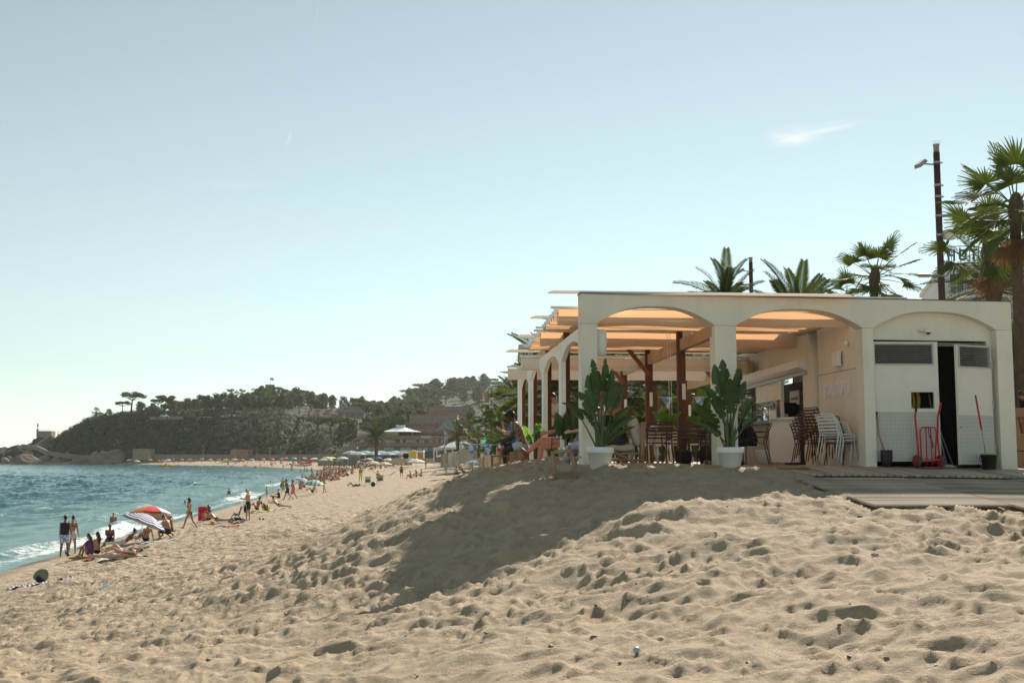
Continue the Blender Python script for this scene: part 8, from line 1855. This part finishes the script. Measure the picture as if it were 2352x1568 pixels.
def kayak(u, v, rz, m, label, L=5.5):
    q = at_beach(u, v); o = empty('rowing_boat', (q.x, q.y, q.z+.15), R(rz), label, 'boat', 'boats drawn up on the far beach'); b = MB(); n = 10; prof = []; vs = []
    for i in range(n+1):
        f = i/n*2-1; w = .75*(1-f*f)**.6+.02; z = .55+.35*f*f
        vs += [(f*L/2, -w, z), (f*L/2, -w*.6, .12+.25*f*f), (f*L/2, 0, .0+.3*f*f), (f*L/2, w*.6, .12+.25*f*f), (f*L/2, w, z)]
    b.add(vs, [(i*5+j, i*5+j+1, (i+1)*5+j+1, (i+1)*5+j) for i in range(n) for j in range(4)]); ob = b.build('hull', m, o, True); ob.modifiers.new('s', 'SOLIDIFY').thickness = .06
    for x in (-1, .6): b = MB(); b.box((x, 0, .42), (.25, 1.2, .05)); b.build('thwart', t_w, o)
kayak(682, 1070, 18, t_b, 'red boat drawn up leftmost at the water edge'); kayak(693, 1071, 18, t_w, 'white boat drawn up beside the red one', 7); kayak(700, 1066, 20, t_b, 'red hulled boat drawn up second from the water'); kayak(723, 1062, 15, t_b, 'red boat farther up the far beach')
q = at_beach(524, 1067); b = MB(); b.ell((q.x, q.y, q.z+1.3), (.5, .12, 1.4), 12, 8); loose(b, 'paddle_board', t_y, 'yellow paddle board standing upright on the far beach', 'board', True)
for k, (u, v) in enumerate(((70, 1066), (190, 1070), (440, 1068), (462, 1082), (245, 1062))):
    Y = (CAMZ-.1)/((v-1044)/FPX); q = P(u, v, min(Y, 560)); b = MB(); b.ell((q.x, q.y, .12), (.35, .35, .32), 10, 7); loose(b, 'buoy', t_y, 'small yellow buoy floating in the bay', 'buoy', True, 'buoys in the bay')

# ------------------------------------------------------------------ the crowd
t = NT('swimwear_mixed'); inf = t.n('ObjectInfo'); cr_ = t.n('ValToRGB'); t.l(inf.outputs['Random'], cr_.inputs[0]); cr_.color_ramp.interpolation = 'CONSTANT'
els = cr_.color_ramp.elements
for i, c_ in enumerate(((.015, .015, .02), (.05, .10, .35), (.45, .04, .04), (.02, .02, .03), (.55, .50, .45), (.04, .28, .20), (.55, .30, .05), (.02, .03, .08))):
    e = els[i] if i < 2 else els.new(i/8); e.position = i/8; e.color = (*c_, 1)
t.set(cr_.outputs[0], .8); M_SWM = t.m
def crowd_proto(pose, fem, skin, hs, wear, hcol):
    J = skeleton(h=1.70, **pose); bs = body_shapes(J, 1.08, fem, False, 8); zmin = min(v[2] for v in bs.v); off = Vector((0, 0, -zmin)); o = empty('person')
    sh_ = lambda mb: (setattr(mb, 'v', [tuple(Vector(v)+off) for v in mb.v]), mb)[1]
    mkbake('body', sh_(bs), SKIN[skin], o, .042, 1)
    for w_ in wear: mkbake('swimwear', sh_(garment(J, w_, 1.12, fem)), M_SWM, o, .042, 1)
    mkbake('hair', sh_(hair(J, hs)), HAIRC[hcol], o, .04, 1); return o
CP = {'stand': [crowd_proto(TALK, False, 'tan', 'short', ('boxers',), 'black'), crowd_proto(dict(WALK), True, 'fair', 'bun', ('bra', 'brief'), 'brown')],
      'sit': [crowd_proto(SIT_KNEES, True, 'tan', 'long', ('bra', 'brief'), 'brown'), crowd_proto(SIT_CROSS, False, 'tan', 'short', ('boxers',), 'black'), crowd_proto(SIT_BACK, False, 'brown', 'short', ('boxers',), 'black')],
      'lie': [crowd_proto(PRONE, True, 'tan', 'long', ('brief',), 'brown'), crowd_proto(SUPINE, False, 'tan', 'short', ('boxers',), 'black'), crowd_proto(SUPINE_K, True, 'fair', 'long', ('swimsuit',), 'fair')]}
bake_people()
WORDS = {'stand': 'standing', 'sit': 'sitting', 'lie': 'lying'}
_cu = {}
def crowd(kind, i, p, rz, where, group):
    pr = CP[kind][i % len(CP[kind])]
    if pr.name in _cu: o = copy_tree(pr)
    else: o = pr; _cu[pr.name] = 1
    o.location = p; o.rotation_euler = (0, 0, rz); s = random.uniform(.92, 1.05); o.scale = (s, s, s)
    tag(o, ('bather '+where) if where.startswith('wading') else 'sunbather %s %s' % (WORDS[kind], where), 'person', group)
rr = random.Random(77)
for k in range(215):                         # dense part, right of the water's end
    u = 742+rr.random()**1.15*200; vtop = 1063; vbot = np.interp(u, [742, 770, 800, 830, 860, 900, 942], [1104, 1100, 1094, 1085, 1078, 1073, 1068]); v = vtop+(vbot-vtop)*rr.random()**1.1
    q = at_beach(u, v)
    if shore(q.x, q.y) < 1.5: continue
    kd = rr.choices(('stand', 'sit', 'lie'), (.24, .5, .26))[0]; crowd(kd, k, q, rr.uniform(0, 6.28), 'in the dense crowd beyond the parasols', 'crowd of the middle beach')
fv, ff_, fm_, fs_ = [], [], [], []             # far strip under the cliff: too small to tell one from another
FM = [SKIN['tan'], M_SWM, HAIRC['black'], SKIN['fair']]
def add_far(pr, p, rz):
    c_, s_ = math.cos(rz), math.sin(rz)
    for ch in pr.children:
        me = ch.data; o0 = len(fv); k_ = {'body': 0, 'swimwear': 1, 'hair': 2}[ch.name.split('.')[0]]
        fv.extend((p.x+v.co.x*c_-v.co.y*s_, p.y+v.co.x*s_+v.co.y*c_, p.z+v.co.z) for v in me.vertices)
        ff_.extend(tuple(o0+i for i in q_.vertices) for q_ in me.polygons); fm_.extend([k_]*len(me.polygons))
for k in range(80):
    u = rr.uniform(330, 745); v0 = 1059.5+max(0, (u-520))*.012; q = at_beach(u, v0+rr.random()*np.interp(u, [330, 520, 745], [3, 5, 10]))
    if shore(q.x, q.y) < 1: continue
    kd = rr.choices(('stand', 'sit', 'lie'), (.45, .4, .15))[0]; add_far(CP[kd][k % len(CP[kd])], q, rr.uniform(0, 6.28))
me = bpy.data.meshes.new('far_crowd'); me.from_pydata(fv, [], ff_); [me.materials.append(m_) for m_ in FM]; me.polygons.foreach_set('material_index', fm_)
tag(link('far_crowd', me), 'tiny far off bathers along the strip of beach under the cliff', 'crowd', kind='stuff')
for k in range(60):                          # along the water left of the dense part
    u = rr.uniform(690, 790); v = np.interp(u, [690, 720, 750, 790], [1112, 1098, 1090, 1090])+rr.uniform(0, 14); q = at_beach(u, v)
    if not .8 < float(shore(q.x, q.y)) < 16 or q.y < 125: continue
    crowd(rr.choices(('stand', 'sit', 'lie'), (.22, .53, .25))[0], k, q, rr.uniform(0, 6.28), 'near the water beyond the green striped parasol', 'bathers along the water')
for k in range(30):                          # bathers in the shallows along the far curve
    j = rr.uniform(0, 1); u = 560+j*195; v = np.interp(u, [560, 640, 700, 740, 755], [1071.5, 1075, 1082, 1093, 1110])+rr.uniform(-3, 5); Y = CAMZ/((v-1044)/FPX); q = P(u, v, Y); d = float(shore(q.x, q.y))
    if d > 1.5 or d < -14: continue
    z = max(-.85, float(base_z(d))); crowd('stand', k, (q.x, q.y, z), rr.uniform(0, 6.28), 'wading in the shallows along the far curve', 'bathers in the far shallows')

# ------------------------------------------------------------------ pebbles on the near sand
M_PEB = NT('pebble'); inf = M_PEB.n('ObjectInfo'); M_PEB.set(M_PEB.mix(M_PEB.rng(M_PEB.noise(30, 3, .6), .3, .7, 0, .3), M_PEB.mix(inf.outputs['Random'], (.06, .055, .06), (.42, .36, .30)), (.2, .1, .06)), .7); M_PEB = M_PEB.m
pb = []
for k in range(4):
    bm = bmesh.new(); bmesh.ops.create_icosphere(bm, subdivisions=2, radius=1); r = random.Random(k)
    for v in bm.verts: v.co *= r.uniform(.78, 1.08)
    me = bpy.data.meshes.new('pebble'); bm.to_mesh(me); bm.free(); me.materials.append(M_PEB); pb.append(me)
rr = random.Random(9)
for k in range(150):
    Y = 6.5+rr.random()**1.4*14; x = rr.uniform(-.42, .46)*Y
    if x < -2 and rr.random() < .6: continue
    if Y > 20.4: continue
    s = rr.uniform(.007, .020)*(1.4 if rr.random() < .18 else 1); o = link('pebble', pb[k % 4], None, (x, Y, sand_top(x, Y)-s*.15), (rr.uniform(-.3, .3), rr.uniform(-.3, .3), rr.uniform(0, 3))); o.scale = (s*1.5, s, s*.7)
    tag(o, 'small smooth pebble lying on the near sand', 'pebble', 'pebbles on the near sand')
for u, v, m, lab in ((1462, 1503, mat('glass_blue', (.25, .45, .50), .2), 'pale blue scrap of plastic in the near sand'), (256, 1420, M_TRIM, 'white crumpled scrap at the lower left sand'), (1975, 1187, mat('dark_stone', (.04, .04, .045), .7), 'dark flat stone on the sunlit sand below the boardwalk'), (2010, 1281, mat('grey_stone', (.35, .34, .33), .7), 'pale grey stone on the sand at the right'), (1540, 1268, mat('rust_stone', (.34, .12, .05), .8), 'rusty brick fragment on the shaded dune')):
    q = hit(u, v, 5, 60); b = MB(); b.ell((q.x, q.y, sand_top(q.x, q.y)+.012), (.045, .03, .022), 9, 6, RZ(u)); loose(b, 'stone' if 'ston' in lab or 'brick' in lab else 'litter', m, lab, 'stone' if 'ston' in lab or 'brick' in lab else 'litter', True)

# ------------------------------------------------------------------ haze over the bay
b = MB(); b.box((0, 2400, 43), (16000, 5600, 112)); HZ = b.build('haze', None); HZ.data.materials.clear()
mh = bpy.data.materials.new('haze'); mh.use_nodes = True; nt_ = mh.node_tree; nt_.nodes.clear(); oo = nt_.nodes.new('ShaderNodeOutputMaterial'); pv = nt_.nodes.new('ShaderNodeVolumePrincipled')
pv.inputs['Color'].default_value = (.93, .97, .95, 1); pv.inputs['Density'].default_value = .00007; pv.inputs['Anisotropy'].default_value = .35
nt_.links.new(pv.outputs[0], oo.inputs['Volume']); HZ.data.materials.append(mh); HZ['kind'] = 'stuff'; HZ['label'] = 'thin pale sea haze over the whole bay'
